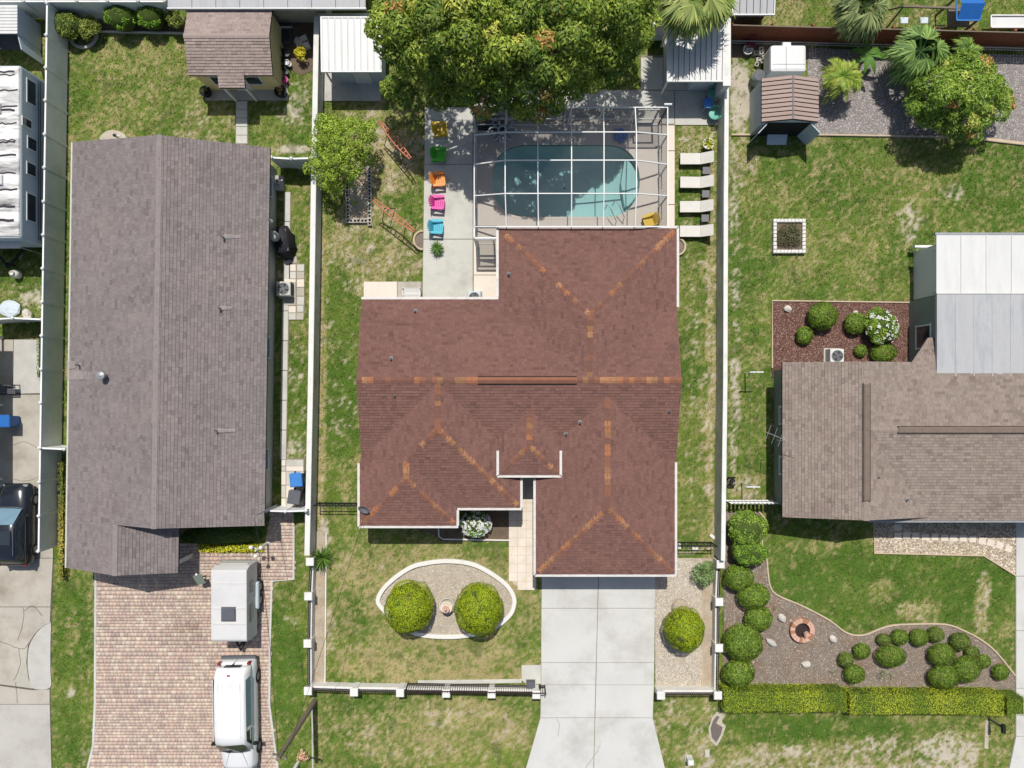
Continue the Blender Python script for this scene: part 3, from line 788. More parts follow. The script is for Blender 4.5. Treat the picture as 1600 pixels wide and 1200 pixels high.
quad_slab([(1586.5, 1150), (1680, 1150), (1680, 1215), (1573, 1215)], .045, 'concrete_new', sw)
for i, (x, y) in enumerate([(1402, 824), (1402, 837), (1416, 836), (1430, 837), (1445, 839), (1460, 839), (1475, 840), (1489, 841), (1504, 841), (1519, 842), (1534, 845), (1547, 848), (1561, 852), (1575, 857)]):
    p = P(x, y); o = MB().cham(-.2, .2, -.19, .19, -.03, .035, .012).build('stepping_stone', 'stone_step', rk)
    o.location = Vector((p.x, p.y, .03)) - wloc(rk); o.rotation_euler = (0, 0, rad(-2 - max(0, i - 8) * 3 + R.uniform(-2, 2)))
fp = sheet('front_bed', [(650, 825), (796, 785), (796, 846), (690, 846), (684, 838)], .02, 'dirt_bed')
tag(MB().strip([P(x, y) for x, y in ((684, 800), (686, 838), (692, 842), (796, 844))], .08, 0, .1).build('bed_edging', 'white_kerb'), kind='structure')
sheet('gate_pad', [(815, 1039), (845, 1039), (845, 1068), (822, 1068), (815, 1062)], .04, 'concrete_patio')
tag(MB().strip([P(653, 1066), P(815, 1064)], .22, -.02, .04).build('gate_track_slab', 'concrete_patio'), kind='structure')
tag(MB().strip([P(488, 1096), P(489, 1215)], .1, -.02, .05).build('kerb_strip', 'concrete_grey'), kind='structure')
sheet('shed_slab', [(505, 110), (595, 110), (595, 158), (505, 158)], .05, 'concrete_patio')
sheet('shed_porch_slab', [(318, 120), (448, 120), (451, 157), (322, 157)], .08, 'concrete_grey')
shp = sheet('garden_path', rect(368, 157, 388, 226), .02, 'joint')
for i in range(5): quad_slab(rect(369, 158 + i * 13.4, 387, 158 + (i + 1) * 13.4), .05, 'concrete_patio', shp)
tag(MB().strip([P(152, 50), P(292, 53)], .1, 0, .14).build('bed_edging', 'concrete_patio'), kind='structure')
tag(sheet('soil_strip', rect(80, 26, 295, 52), .012, 'dirt_bed'), kind='structure')
tag(MB().strip([P(*p) for p in smooth_line([(110, 62), (118, 71), (131, 75), (144, 70), (152, 58), (150, 51)], 4)], .16, 0, .12).build('bed_edging', 'concrete_patch'), kind='structure')
sheet('dirt_patch', [(432, 30), (492, 30), (490, 110), (470, 118), (440, 100)], .006, 'dirt_bed')
tag(sheet('sand_patch', [(1112, 1122), (1120, 1112), (1131, 1118), (1128, 1128), (1134, 1134), (1130, 1148), (1120, 1166), (1110, 1158), (1107, 1140)], .008, 'pale_sand'), kind='structure')
tag(sheet('puddle', [(1114, 1126), (1120, 1118), (1124, 1120), (1119, 1130), (1129, 1136), (1126, 1148), (1119, 1160), (1112, 1152), (1110, 1138)], .016, 'puddle_mud'), kind='structure')
# ------------------------------------------------------------ roofs
def clip2(poly, a, b, c):
    """keep the part of a 2-D polygon where a*u+b*v+c >= 0"""
    out = []
    for i in range(len(poly)):
        p, q = poly[i], poly[(i + 1) % len(poly)]
        dp = a * p[0] + b * p[1] + c; dq = a * q[0] + b * q[1] + c
        if dp >= 0: out.append(p)
        if (dp >= 0) != (dq >= 0):
            t = dp / (dp - dq); out.append((p[0] + (q[0] - p[0]) * t, p[1] + (q[1] - p[1]) * t))
    return out
def shingles(mb, poly, ex=.15, w0=.16, w1=.34, lift=.026):
    """courses of single tabs on one convex roof plane; poly[0]->poly[1] is its eave"""
    poly = [Vector(p) for p in poly]
    e = (poly[1] - poly[0]).normalized()
    n = Vector((0, 0, 0))
    for i in range(1, len(poly) - 1): n += (poly[i] - poly[0]).cross(poly[i + 1] - poly[0])
    n.normalize()
    if n.z < 0: n = -n
    s = n.cross(e)
    if s.z < 0: s = -s
    o = poly[0]
    q = [((p - o).dot(e), (p - o).dot(s)) for p in poly]
    area = sum(q[i][0] * q[(i + 1) % len(q)][1] - q[(i + 1) % len(q)][0] * q[i][1] for i in range(len(q)))
    if area < 0: q = q[::-1]
    hp = []
    for i in range(len(q)):
        (x0, y0), (x1, y1) = q[i], q[(i + 1) % len(q)]
        a, b = -(y1 - y0), (x1 - x0); l = math.hypot(a, b)
        if l > 1e-6: hp.append((a / l, b / l, -(a * x0 + b * y0) / l))
    umin = min(p[0] for p in q); umax = max(p[0] for p in q); vmax = max(p[1] for p in q)
    r = 0; v = min(p[1] for p in q) - .02
    while v < vmax:
        u = umin - R.uniform(0, w1)
        while u < umax:
            wd = R.uniform(w0, w1)
            t = [(u + .003, v), (u + wd - .003, v), (u + wd - .003, v + ex * 1.05), (u + .003, v + ex * 1.05)]
            for h in hp:
                if any(h[0] * p[0] + h[1] * p[1] + h[2] < 0 for p in t): t = clip2(t, *h)
                if len(t) < 3: break
            if len(t) >= 3:
                lf = lift * R.uniform(.75, 1.35)
                pts = [o + e * a + s * b + n * (.004 + lf * max(0, 1 - (b - v) / ex)) for a, b in t]
                i0 = len(mb.v); mb.v += [tuple(p) for p in pts]; k = len(pts)
                mb.f.append(tuple(range(i0, i0 + k)))
                for i in range(k):
                    if abs(t[i][1] - v) < 1e-4 and abs(t[(i + 1) % k][1] - v) < 1e-4:
                        j = len(mb.v); mb.v += [tuple(pts[i] - n * (lf + .004)), tuple(pts[(i + 1) % k] - n * (lf + .004))]
                        mb.f.append((i0 + i, j, j + 1, i0 + (i + 1) % k))
            u += wd
        v += ex * R.uniform(.97, 1.03); r += 1
def roof(parent, planes, m_sh, m_deck, th=.13, **kw):
    d = MB(); s = MB()
    for pl in planes:
        pl = [Vector(p) for p in pl]
        n = len(pl); i = len(d.v)
        d.v += [tuple(p - Vector((0, 0, .004))) for p in pl] + [tuple(p - Vector((0, 0, th))) for p in pl]
        d.f.append(tuple(range(i, i + n))); d.f.append(tuple(range(i + n, i + 2 * n))[::-1])
        for k in range(n): d.f.append((i + k, i + (k + 1) % n, i + n + (k + 1) % n, i + n + k))
        shingles(s, pl, **kw)
    ro = d.build('roof', m_deck, parent)
    # no normal recalculation on the open tabs: all faces already look up
    me = bpy.data.meshes.new('shingle'); off = wloc(parent)
    me.from_pydata([(v[0] - off.x, v[1] - off.y, v[2] - off.z) for v in s.v], [], s.f); me.materials.append(MATS[m_sh])
    o = bpy.data.objects.new('shingle', me); C.objects.link(o); o.parent = parent
    ro_child = o; ro_child.parent = ro; tag(o, kind='stuff')
    return ro
CAPM = {}
def ridge_caps(parent, segs, mats, ln=.29, half=.16, drop=.045):
    """bent cap pieces lapped along ridges and hips"""
    for a, b in segs:
        a = Vector(a); b = Vector(b); d = (b - a); L = d.length; d.normalize()
        if abs(d.z) > .05 and L > .8: a = a + d * .22; L -= .22
        n = max(1, int(L / ln)); r = d.cross(Vector((0, 0, 1))).normalized(); u = r.cross(d)
        for i in range(n):
            key = R.choice(mats)
            if (key, half, drop) not in CAPM:
                mb = MB(); t = .02
                top = [(-.02, -half, -drop), (-.02, 0, .0), (-.02, half, -drop), (ln * 1.08, half, -drop), (ln * 1.08, 0, 0), (ln * 1.08, -half, -drop)]
                mb.v = [(x, y, z + (.026 if x < 0 else .008)) for x, y, z in top] + [(x, y, z - .012) for x, y, z in top]
                mb.f = [(0, 1, 4, 5), (1, 2, 3, 4), (0, 6, 7, 1), (1, 7, 8, 2), (2, 8, 9, 3), (5, 11, 6, 0), (3, 9, 10, 4), (4, 10, 11, 5)]
                o = mb.build('ridge_cap', key); CAPM[(key, half, drop)] = o.data
                C.objects.unlink(o); bpy.data.objects.remove(o)
            o = bpy.data.objects.new('ridge_cap', CAPM[(key, half, drop)]); C.objects.link(o); o.parent = parent
            p = a + d * (i * L / n) + u * .014 - wloc(parent)
            M = Matrix(((d.x, r.x, u.x, p.x), (d.y, r.y, u.y, p.y), (d.z, r.z, u.z, p.z), (0, 0, 0, 1)))
            o.matrix_local = M
def gutter(parent, a, b, ht=.12, wd=.13, m='gutter'):
    MB().bar(Vector(a) - Vector((0, 0, .06)), Vector(b) - Vector((0, 0, .06)), wd, ht).build('gutter', m, parent)
def vent(parent, x, y, z, h=.35, r=.045, m='steel', name='vent_pipe'):
    p = P(x, y, z + h)
    o = MB().tube([(p.x, p.y, z - .1), (p.x, p.y, z + h)], r, 10).lathe([(r * 2.6, -.02), (r * 2.2, .05), (r, .12)], 10, (p.x, p.y, z)).build(name, m, parent)
    MB().lathe([(r * .82, 0), (0.001, 0)], 10, (p.x, p.y, z + h + .003)).build('opening', 'rubber', o)
def window(parent, x0, x1, y0, y1, z0, z1, face, frame='white_paint', glass='glass_dark'):
    """window set on an axis-aligned wall; face is the wall's outward axis"""
    f = MB(); t = .05
    if face in '+x-x':
        s = 1 if face == '+x' else -1; x = x0
        f.box(min(x, x + s * .05), max(x, x + s * .05), y0, y0 + .07, z0, z1).box(min(x, x + s * .05), max(x, x + s * .05), y1 - .07, y1, z0, z1)
        f.box(min(x, x + s * .055), max(x, x + s * .055), y0 - .04, y1 + .04, z0 - .07, z0).box(min(x, x + s * .055), max(x, x + s * .055), y0 - .04, y1 + .04, z1, z1 + .07)
        o = f.build('window', frame, parent)
        MB().box(min(x + s * .004, x + s * .02), max(x + s * .004, x + s * .02), y0 + .07, y1 - .07, z0, z1).build('pane', glass, o)
    else:
        s = 1 if face == '+y' else -1; y = y0
        f.box(x0, x0 + .07, min(y, y + s * .05), max(y, y + s * .05), z0, z1).box(x1 - .07, x1, min(y, y + s * .05), max(y, y + s * .05), z0, z1)
        f.box(x0 - .04, x1 + .04, min(y, y + s * .055), max(y, y + s * .055), z0 - .07, z0).box(x0 - .04, x1 + .04, min(y, y + s * .055), max(y, y + s * .055), z1, z1 + .07)
        o = f.build('window', frame, parent)
        MB().box(x0 + .07, x1 - .07, min(y + s * .004, y + s * .02), max(y + s * .004, y + s * .02), z0, z1).build('pane', glass, o)

# ------------------------------------------------------------ the main house
def main_house():
    ze = 2.6; zr = 3.83
    E = lambda x, y: P(x, y, ze)
    xl, xr = E(565, 0).x, E(1056.5, 0).x
    Yr = P(0, 594, zr).y; Yb = E(0, 468).y; Yf = 2 * Yr - Yb; pm = (zr - ze) / (Yb - Yr)
    h = thing('house', 'house with reddish brown shingle hip roofs, concrete drive and pool cage behind', 'house', (0, 0, 0))
    pl = []; caps = []
    pl.append([(xl, Yf, ze), (xr, Yf, ze), (xr, Yr, zr), (xl, Yr, zr)])
    pl.append([(xr, Yb, ze), (xl, Yb, ze), (xl, Yr, zr), (xr, Yr, zr)])
    caps.append(((xl, Yr, zr), (xr, Yr, zr)))
    def wing(x0, x1, yf, ze2, pitch, s, xe=None):
        half = (x1 - x0) / 2; xm = (x0 + x1) / 2; za = ze2 + half * pitch
        A = (xm, yf + s * half, za)
        yb = Yr - s * (zr - min(za, zr - .01)) / pm; ye = Yr - s * (zr - ze2) / pm
        Rb = (xm, yb + s * .12, za)
        pl.append([(x0, ye + s * .1, ze2), (x0, yf, ze2), A, Rb]); pl.append([(x1, yf, ze2), (x1, ye + s * .1, ze2), Rb, A])
        pl.append([(x0, yf, ze2), (x1, yf, ze2), A])
        caps.append((A, (xm, yb, za))); caps.append(((x0, yf, ze2), A)); caps.append(((x1, yf, ze2), A))
        return A, za
    # front right (garage) and rear wings
    gx0, gx1, gy = E(837.5, 0).x, E(1054, 0).x, E(0, 897).y
    wing(gx0, gx1, gy, ze + .003, .272, 1)
    rx0, rx1, ry = E(779.5, 0).x, E(1057, 0).x, E(0, 357).y
    wing(rx0, rx1, ry, ze + .005, .258, -1)
    # front left wing: a wide hip with a smaller hip in front of it, sharing the left slope
    ax0, ax1, ay = E(562.5, 0).x, E(812.5, 0).x, E(0, 793).y; pt = .285; z1 = ze + .002
    ha = (ax1 - ax0) / 2; A1 = Vector(((ax0 + ax1) / 2, ay + ha, z1 + ha * pt))
    yb = Yr - (zr - A1.z) / pm; ye = Yr - (zr - z1) / pm
    Rb = (A1.x, yb + .12, A1.z)
    pl.append([(ax0, ye + .1, z1), (ax0, ay, z1), A1, Rb]); pl.append([(ax1, ay, z1), (ax1, ye + .1, z1), Rb, A1]); pl.append([(ax0, ay, z1), (ax1, ay, z1), A1])
    bx1, by = E(713, 0).x, E(0, 821).y
    hb = (bx1 - ax0) / 2; A2 = Vector(((ax0 + bx1) / 2, by + hb, z1 + hb * pt)); B2 = Vector((A2.x, ay + hb, A2.z))
    pl.append([(ax0, ay, z1), (ax0, by, z1), A2, B2]); pl.append([(bx1, by, z1), (bx1, ay, z1), B2 + Vector((0, .02, 0)), A2]); pl.append([(ax0, by, z1), (bx1, by, z1), A2])
    caps += [(A1, (A1.x, yb, A1.z)), ((ax1, ay, z1), A1), (B2, A1), (A2, B2), ((ax0, by, z1), A2), ((bx1, by, z1), A2)]
    # small porch hip
    zp = 2.99; E2 = lambda x, y: P(x, y, zp)
    px0, px1, py = E2(780, 0).x, E2(874, 0).x, E2(0, 742).y
    wing(px0, px1, py, zp, .25, 1)
    ro = roof(h, pl, 'shingle_red', 'deck_red')
    ridge_caps(ro, caps, ['cap_0', 'cap_1', 'cap_1', 'cap_2', 'cap_3', 'cap_3', 'cap_4'])
    # ridge vent
    va, vb = P(748, 0, zr).x, P(900, 0, zr).x
    MB().poly([(va, Yr - .17, zr + .0), (vb, Yr - .17, zr + .0), (vb, Yr, zr + .085), (va, Yr, zr + .085)]).poly([(va, Yr, zr + .085), (vb, Yr, zr + .085), (vb, Yr + .17, zr), (va, Yr + .17, zr)]) \
        .poly([(va, Yr - .17, zr - .05), (vb, Yr - .17, zr - .05), (vb, Yr - .17, zr + .0), (va, Yr - .17, zr + .0)]).poly([(va, Yr - .17, zr - .05), (va, Yr - .17, zr), (va, Yr, zr + .085), (va, Yr + .17, zr), (va, Yr + .17, zr - .05)]) \
        .poly([(vb, Yr - .17, zr - .05), (vb, Yr + .17, zr - .05), (vb, Yr + .17, zr), (vb, Yr, zr + .085), (vb, Yr - .17, zr)]).build('ridge_vent', 'cap_1', ro)
    vo = MB().box(va - .04, vb + .04, Yr - .21, Yr - .172, zr - .06, zr + .02).box(va - .04, vb + .04, Yr + .172, Yr + .21, zr - .06, zr + .02).build('vent_slot', 'rubber', ro)
    for n, (s) in enumerate(caps): pass
    # gutters
    G = lambda x, y, z=ze: P(x, y, z)
    def gl(x0, y0, x1, y1, z): gutter(h, (x0, y0, z), (x1, y1, z))
    o = .075
    gl(xl - .02, Yb + o, rx0 - .02, Yb + o, ze)
    gl(rx0 - o, Yb + .15, rx0 - o, ry + .05, ze); gl(rx1 + o, ry + .06, rx1 + o, ry - 4.1, ze); gl(rx0 - .1, ry + o, rx1 + .1, ry + o, ze)
    gl(ax0 - o, ye - .1, ax0 - o, by - .06, ze); gl(ax0 - .05, by - o, bx1 + .1, by - o, ze); gl(bx1 + o, by - .01, bx1 + o, ay - .15, ze); gl(bx1 + .04, ay - o, ax1 + .1, ay - o, ze); gl(ax1 + o, ay - .01, ax1 + o, ye - .3, ze)
    gl(gx0 - o, gy - .06, gx0 - o, ye - .9, ze); gl(gx0 - .05, gy - o, gx1 + .1, gy - o, ze); gl(gx1 + o, gy - .01, gx1 + o, ye - .05, ze)
    gl(px0 - o, py - .06, px0 - o, py + 1.25, zp); gl(px0 - .1, py - o, px1 + .1, py - o, zp); gl(px1 + o, py - .06, px1 + o, py + 1.25, zp)
    # walls, set in under the eaves
    iw = .5
    wl = [(xl + .3, Yb - iw), (rx0 + iw, Yb - iw), (rx0 + iw, ry - iw), (rx1 - iw, ry - iw), (rx1 - iw, ye), (gx1 - iw, ye), (gx1 - iw, gy + iw), (gx0 + iw, gy + iw), (gx0 + iw, ye - .1),
          (ax1 - iw, ye - .1), (ax1 - iw, ay + iw), (bx1 - iw, ay + iw), (bx1 - iw, by + iw), (ax0 + iw, by + iw), (ax0 + iw, ye), (xl + .3, ye)]
    wa = MB().prism(wl, 0, 2.52)
    for x in (xl + .3, xr - .32):
        wa.v += [(x + d, y, z) for d in (0, .02) for y, z in ((Yf + .5, 2.5), (Yb - .5, 2.5), (Yr, zr - .16))]
        i = len(wa.v) - 6; wa.f += [(i, i + 1, i + 2), (i + 5, i + 4, i + 3), (i, i + 3, i + 4, i + 1), (i + 1, i + 4, i + 5, i + 2), (i + 2, i + 5, i + 3, i)]
    wall = wa.build('wall', 'stucco_cream', h)
    # porch posts, garage door, front door, windows
    for x in (px0 + .35, px1 - .35): MB().box(x - .07, x + .07, py + .28, py + .42, .045, zp - .1).build('porch_post', 'white_paint', h)
    gd = thing_part = MB()
    gxm = (gx0 + gx1) / 2; yw = gy + iw
    for r in range(4): gd.box(gxm - 2.4, gxm + 2.4, yw - .04, yw - .005, .05 + r * .54, .05 + r * .54 + .52)
    gd.build('garage_door', 'white_paint', h)
    xm = (ax1 + gx0) / 2
    d = MB().box(xm - .47, xm + .47, ye - .16, ye - .105, .05, 2.1).build('door', 'maroon', h)
    MB().box(xm + .33, xm + .39, ye - .2, ye - .16, 1.0, 1.12).build('handle', 'steel', d)
    window(h, ax0 + 1.4, ax0 + 3.2, by + iw, by + iw, .9, 2.1, '-y'); window(h, bx1 + .7, bx1 + 2.0, ay + iw, ay + iw, .9, 2.1, '-y')
    window(h, xl + 1.2, xl + 2.6, Yb - iw, Yb - iw, .9, 2.1, '+y')
    window(h, rx0 + 3.2, rx0 + 6.2, ry - iw, ry - iw, .15, 2.1, '+y', glass='glass_blue')
    for x, y, z in ((648, 485, 2.75), (610, 560, 3.5), (616, 618, 3.5), (885, 678, 3.0), (907, 660, 3.2), (1047, 642, 3.3), (795, 427, 2.75)): vent(h, x, y, z, .28, .05)
    # satellite dish on the corner
    p = P(570, 797, 2.9)
    dish = MB().tube([(p.x + .1, p.y - .15, 2.62), (p.x + .05, p.y - .1, 3.0)], .025, 8).tube([(p.x + .3, p.y - .4, 2.62), (p.x + .05, p.y - .1, 2.95)], .015, 6).tube([(p.x + .35, p.y + .2, 2.62), (p.x + .05, p.y - .1, 2.95)], .015, 6).build('dish_mast', 'steel', h)
    dd = MB().lathe([(.0, 0), (.12, .015), (.22, .05), (.3, .1), (.305, .105), (.29, .108), (.2, .06), (.0, .012)], 18)
    do = dd.build('dish', 'wicker', dish, smooth=True, local=True); do.location = (p.x, p.y + .1, 3.02); do.rotation_euler = (rad(40), rad(-20), 0)
    return dict(rx0=rx0, rx1=rx1, ry=ry)
MH = main_house()

# ------------------------------------------------------------ the long grey house
def grey_house():
    ze, zr = 2.5, 4.02
    R0, R1 = P(249, 211, zr), P(240, 826, zr); L0 = P(114, 222, ze); E0 = P(422, 231, ze)
    E1 = R1 + (E0 - R0); L1 = R1 + (L0 - R0)
    h = thing('house', 'long house with grey shingle gable roof beside the paved drive', 'house', (R0.x, (R0.y + R1.y) / 2, 0))
    ed = (L1 - L0).normalized()
    zp = ze + .86
    plen = (L1 - P(0, 887, ze)).y
    Lp = L1 + ed * plen
    t = .86 / (zr - ze)
    Pr0 = L1 + (R1 - L1) * t; Pr1 = Pr0 + ed * (plen + .1)
    acr = (E1 - R1).normalized()
    Er1 = Pr1 + (E0 - R0) * t; Er0 = Pr0 + (E0 - R0) * t
    pl = [[L0, L1, R1, R0], [E1, E0, R0, R1], [L1 + ed * .002, Lp, Pr1, Pr0 + ed * .002], [Er1, Er0 - ed * .4, Pr0 - ed * .4, Pr1]]
    ro = roof(h, pl, 'shingle_grey', 'deck_grey', ex=.17)
    ridge_caps(ro, [(R0, R1), (Pr0, Pr1)], ['cap_pale'], ln=.32, half=.13, drop=.03)
    # walls follow the slight turn of the house
    def inset(p, q): return Vector((p.x + q[0], p.y + q[1], 0))
    wl = [L0 + Vector((.45, -.4, 0)), L1 + Vector((.45, .4, 0)), E1 + Vector((-.45, .4, 0)), E0 + Vector((-.45, -.4, 0))]
    MB().prism(wl, 0, 2.4).build('wall', 'stucco_grey', h)
    for a, b, top, dy in ((wl[0], wl[3], R0, -.4), (wl[1], wl[2], R1, .4)):
        g = MB(); tp = Vector((top.x, top.y + dy, zr - .18)); off = Vector((0, .06 if dy < 0 else -.06, 0))
        f3 = [Vector((a.x, a.y, 2.38)), Vector((b.x, b.y, 2.38)), tp]
        g.v = [tuple(p) for p in f3] + [tuple(p - off) for p in f3]; g.f = [(0, 1, 2), (5, 4, 3), (0, 3, 4, 1), (1, 4, 5, 2), (2, 5, 3, 0)]
        g.build('gable_wall', 'stucco_grey', h)
    for k, (q) in enumerate((Lp + Vector((.5, .4, 0)), Er1 + Vector((-.4, .4, 0)))): MB().box(q.x - .12, q.x + .12, q.y - .12, q.y + .12, 0, 2.45).build('porch_post', 'white_paint', h)
    gutter(h, L0 + Vector((-.06, 0, 0)), Lp + Vector((-.06, 0, 0)), .1, .1, 'stucco_grey')
    # side wall windows facing the alley
    xw = (wl[2] + wl[3]).x / 2
    for y in (545, 300, 715):
        t = (P(0, y).y - wl[3].y) / (wl[2].y - wl[3].y); x = wl[3].x + (wl[2].x - wl[3].x) * t
        window(h, x + .01, x, P(0, y).y - .6, P(0, y).y + .6, .9, 2.0, '+x', glass='glass_blue')
    for x, y, z in ((346, 369, 3.1), (341, 481, 3.1), (336, 673, 3.1), (419, 343, 2.6), (118, 570, 2.65)): vent(h, x, y, z, .42, .05)
    for x0_, x1_, y_, zz_ in ((350, 376, 369.5, 3.12), (345, 362, 481, 3.12), (340, 368, 672.5, 3.15), (104, 156, 586, 2.9), (104, 118, 570, 2.62)):
        def rz_(x): 
            xx = P(x, y_, 3.0).x; tt = (xx - R0.x) / (E0.x - R0.x) if xx > R0.x else (xx - R0.x) / (L0.x - R0.x); return zr - tt * (zr - ze) + .045
        w_ = .11 if x0_ > 200 else .26
        a_, b_ = P(x0_, y_, rz_(x0_)), P(x1_, y_, rz_(x1_)); q_ = MB(); q_.v = [(a_.x, a_.y - w_, rz_(x0_)), (b_.x, b_.y - w_ * .6, rz_(x1_)), (b_.x, b_.y + w_ * .6, rz_(x1_)), (a_.x, a_.y + w_, rz_(x0_))]; q_.f = [(0, 1, 2, 3)]; q_.build('water_stain', 'streak', ro)
    q = P(158, 587, 3.6); o = MB().tube([(q.x, q.y, 2.7), (q.x, q.y, 3.55)], .14, 14).build('flue', 'steel', h)
    MB().lathe([(.22, 0), (.2, .08), (.02, .16)], 14, (q.x, q.y, 3.6)).build('cap', 'steel', o)
    # ventilation hood on the wall
    q = P(428, 368, 1.6); MB().lathe([(.02, .38), (.2, .36), (.26, .28), (.26, -.2), (.2, -.26)], 16, (q.x - .05, q.y, 1.4)).build('wall_hood', 'concrete_patch', h, smooth=True)
    # service mast at the corner, wires end here
    q = P(398, 806, 4.0); MB().tube([(q.x, q.y, 2.3), (q.x, q.y, 4.1)], .035, 8).build('service_mast', 'steel', h)
    return q
MAST = grey_house()

# ------------------------------------------------------------ the brown-roofed neighbour
def brown_house():
    ze, zr = 2.5, 3.47; E = lambda x, y: P(x, y, ze)
    h = thing('house', 'sage green house with grey brown shingle roof and flat rear addition', 'house', (22, -2, 0))
    xl, yt, yb = E(1222.5, 0).x, E(0, 566).y, E(0, 808).y
    xm = P(1354, 0, zr).x; xr2 = 2 * xm - xl; pt = (zr - ze) / (xm - xl)
    Yr = P(0, 672, zr).y; hy = Yr - E(0, 813).y; z2 = zr - .02
    x9 = 34.0
    xi = xm + (zr - min(z2, zr)) / pt
    x_r = xm - (z2 - zr) / pt if z2 < zr else xm
    pl = [[(xl, yt, ze), (xl, yb, ze), (xm, yb, zr), (xm, yt, zr)], [(xr2, yb, ze), (xr2, yt, ze), (xm, yt, zr), (xm, yb, zr)]]
    yb2, yt2 = Yr - hy, Yr + hy; z3 = ze + .004
    xr_ridge = xm + .05
    pl += [[(xm + .6, yb2, z3), (x9, yb2, z3), (x9, Yr, z2), (xr_ridge - .05, Yr, z2)], [(x9, yt2, z3), (xr2 - .25, yt2, z3), (xr_ridge - .05, Yr, z2), (x9, Yr, z2)]]
    ro = roof(h, pl, 'shingle_brown', 'deck_grey', ex=.16)
    # ridge vents, long low boxes
    v0, v1 = P(0, 600, zr).y, P(0, 783, zr).y
    def rv(x0, x1, y0, y1, z):
        MB().cham(x0, x1, y0, y1, z - .1, z + .06, .05).build('ridge_vent', 'vent_brown', ro)
        MB().box(x0 - .035, x1 + .035, y0 - .035, y1 + .035, z - .12, z - .015).build('vent_slot', 'rubber', ro)
    rv(xm - .17, xm + .17, v1, v0, zr + .02)
    rv(P(1403, 0, z2).x, x9 - .5, Yr - .17, Yr + .17, z2 + .02)
    ridge_caps(ro, [((xm, yb, zr), (xm, v1, zr)), ((xm, v0, zr), (xm, yt, zr)), ((xm + .3, Yr, z2), (P(1403, 0, z2).x, Yr, z2))], ['shingle_brown'], ln=.32, half=.14, drop=.03)
    wx = xl + .45
    MB().prism([(wx, yt - .35), (wx, yb + .4), (x9, yb + .4), (x9, yt - .35)], 0, 2.42).build('wall', 'stucco_sage', h)
    for y, d in ((yb + .4, .05), (yt - .35, -.05)):
        g = MB(); f3 = [(wx, y, 2.4), (xr2 - .45, y, 2.4), (xm, y, zr - .16)]
        g.v = f3 + [(a, b + d, c) for a, b, c in f3]; g.f = [(0, 1, 2), (5, 4, 3), (0, 3, 4, 1), (1, 4, 5, 2), (2, 5, 3, 0)]; g.build('gable_wall', 'stucco_sage', h)
    for y in (648, 724): window(h, wx - .01, wx, P(0, y).y - .5, P(0, y).y + .5, 1.0, 2.15, '-x', glass='glass_blue')
    gutter(h, (xm + .6, yb2 - .06, ze), (x9, yb2 - .06, ze), .1, .11, 'steel')
    window(h, xm - 1.0, xm + .8, yb + .4, yb + .4, .9, 2.0, '-y')
    vent(h, 1374, 746, 3.2, .22); vent(h, 1420, 781, 2.9, .22)
    # aerial on the left eave
    q = P(1222, 690, 3.6)
    an = MB().tube([(q.x + .15, q.y, 2.4), (q.x + .05, q.y, 3.9)], .02, 6).tube([(q.x - .9, q.y + .5, 3.85), (q.x + 1.0, q.y - .3, 3.85)], .014, 5)
    for t in (0, .2, .4, .6, .8): an.tube([(q.x - .8 + t * 1.6 - .15, q.y + .45 - t * .7 - .4, 3.86), (q.x - .8 + t * 1.6 + .15, q.y + .45 - t * .7 + .4, 3.86)], .009, 4)
    an.build('aerial', 'steel', h)
    # rear addition with flat roof: grey membrane then white panels
    a0 = P(1464, 578, 2.9); a1 = P(0, 460, 2.9); xw2 = a0.x + .12
    r1 = MB().box(a0.x, x9, a0.y - .6, a1.y, 2.74, 2.9)
    r1.build('membrane_roof', 'membrane', h)
    for i in range(1, 12): MB().box(a0.x + i * .95, a0.x + i * .95 + .05, a0.y - .6, a1.y, 2.902, 2.915).build('roof_seam', 'membrane', h)
    MB().box(xw2, x9 - .2, a0.y - .3, a1.y - .02, 0, 2.73).build('addition_wall', 'stucco_sage', h)
    window(h, xw2 - .01, xw2, P(0, 545, 1.4).y, P(0, 508, 1.4).y, .85, 2.15, '-x')
    b0 = P(1463, 450, 2.6); b1 = P(0, 367, 2.6); n = 9; wd = (x9 - b0.x) / n
    for i in range(n): MB().box(b0.x + i * wd + .008, b0.x + (i + 1) * wd - .008, b0.y - .3, b1.y, 2.52, 2.6).box(b0.x + (i + 1) * wd - .05, b0.x + (i + 1) * wd - .008, b0.y - .3, b1.y, 2.6, 2.64).build('roof_panel', 'white_metal', h)
    MB().box(b0.x - .06, x9, b1.y, b1.y + .12, 2.47, 2.62).build('gutter', 'steel', h)
    MB().box(b0.x - .05, x9, b0.y - .34, b0.y - .3, 2.45, 2.76).build('fascia', 'membrane', h)
    MB().box(b0.x + .25, x9 - .3, b0.y - .3, b1.y - .4, 0, 2.5).build('porch_wall', 'white_paint', h)
    # side porch: white slab, posts and sloping arms
    ph = thing('side_porch', 'white slab and sloping white awning arms against the flat roofed addition', 'porch', P(1440, 430))
    s0, s1 = P(1430, 460), P(1468, 392)
    MB().box(s0.x, s1.x, s0.y, s1.y, -.02, .12).build('slab', 'white_paint', ph)
    for y in (402, 452, 463):
        q = P(1430, y); t_ = P(1463, y - 14, 2.45)
        MB().bar((q.x, q.y, .05), (q.x, q.y, 1.3), .06).bar((q.x, q.y, 1.28), (t_.x + .1, q.y, 2.45), .07).build('awning_arm', 'white_paint', ph)
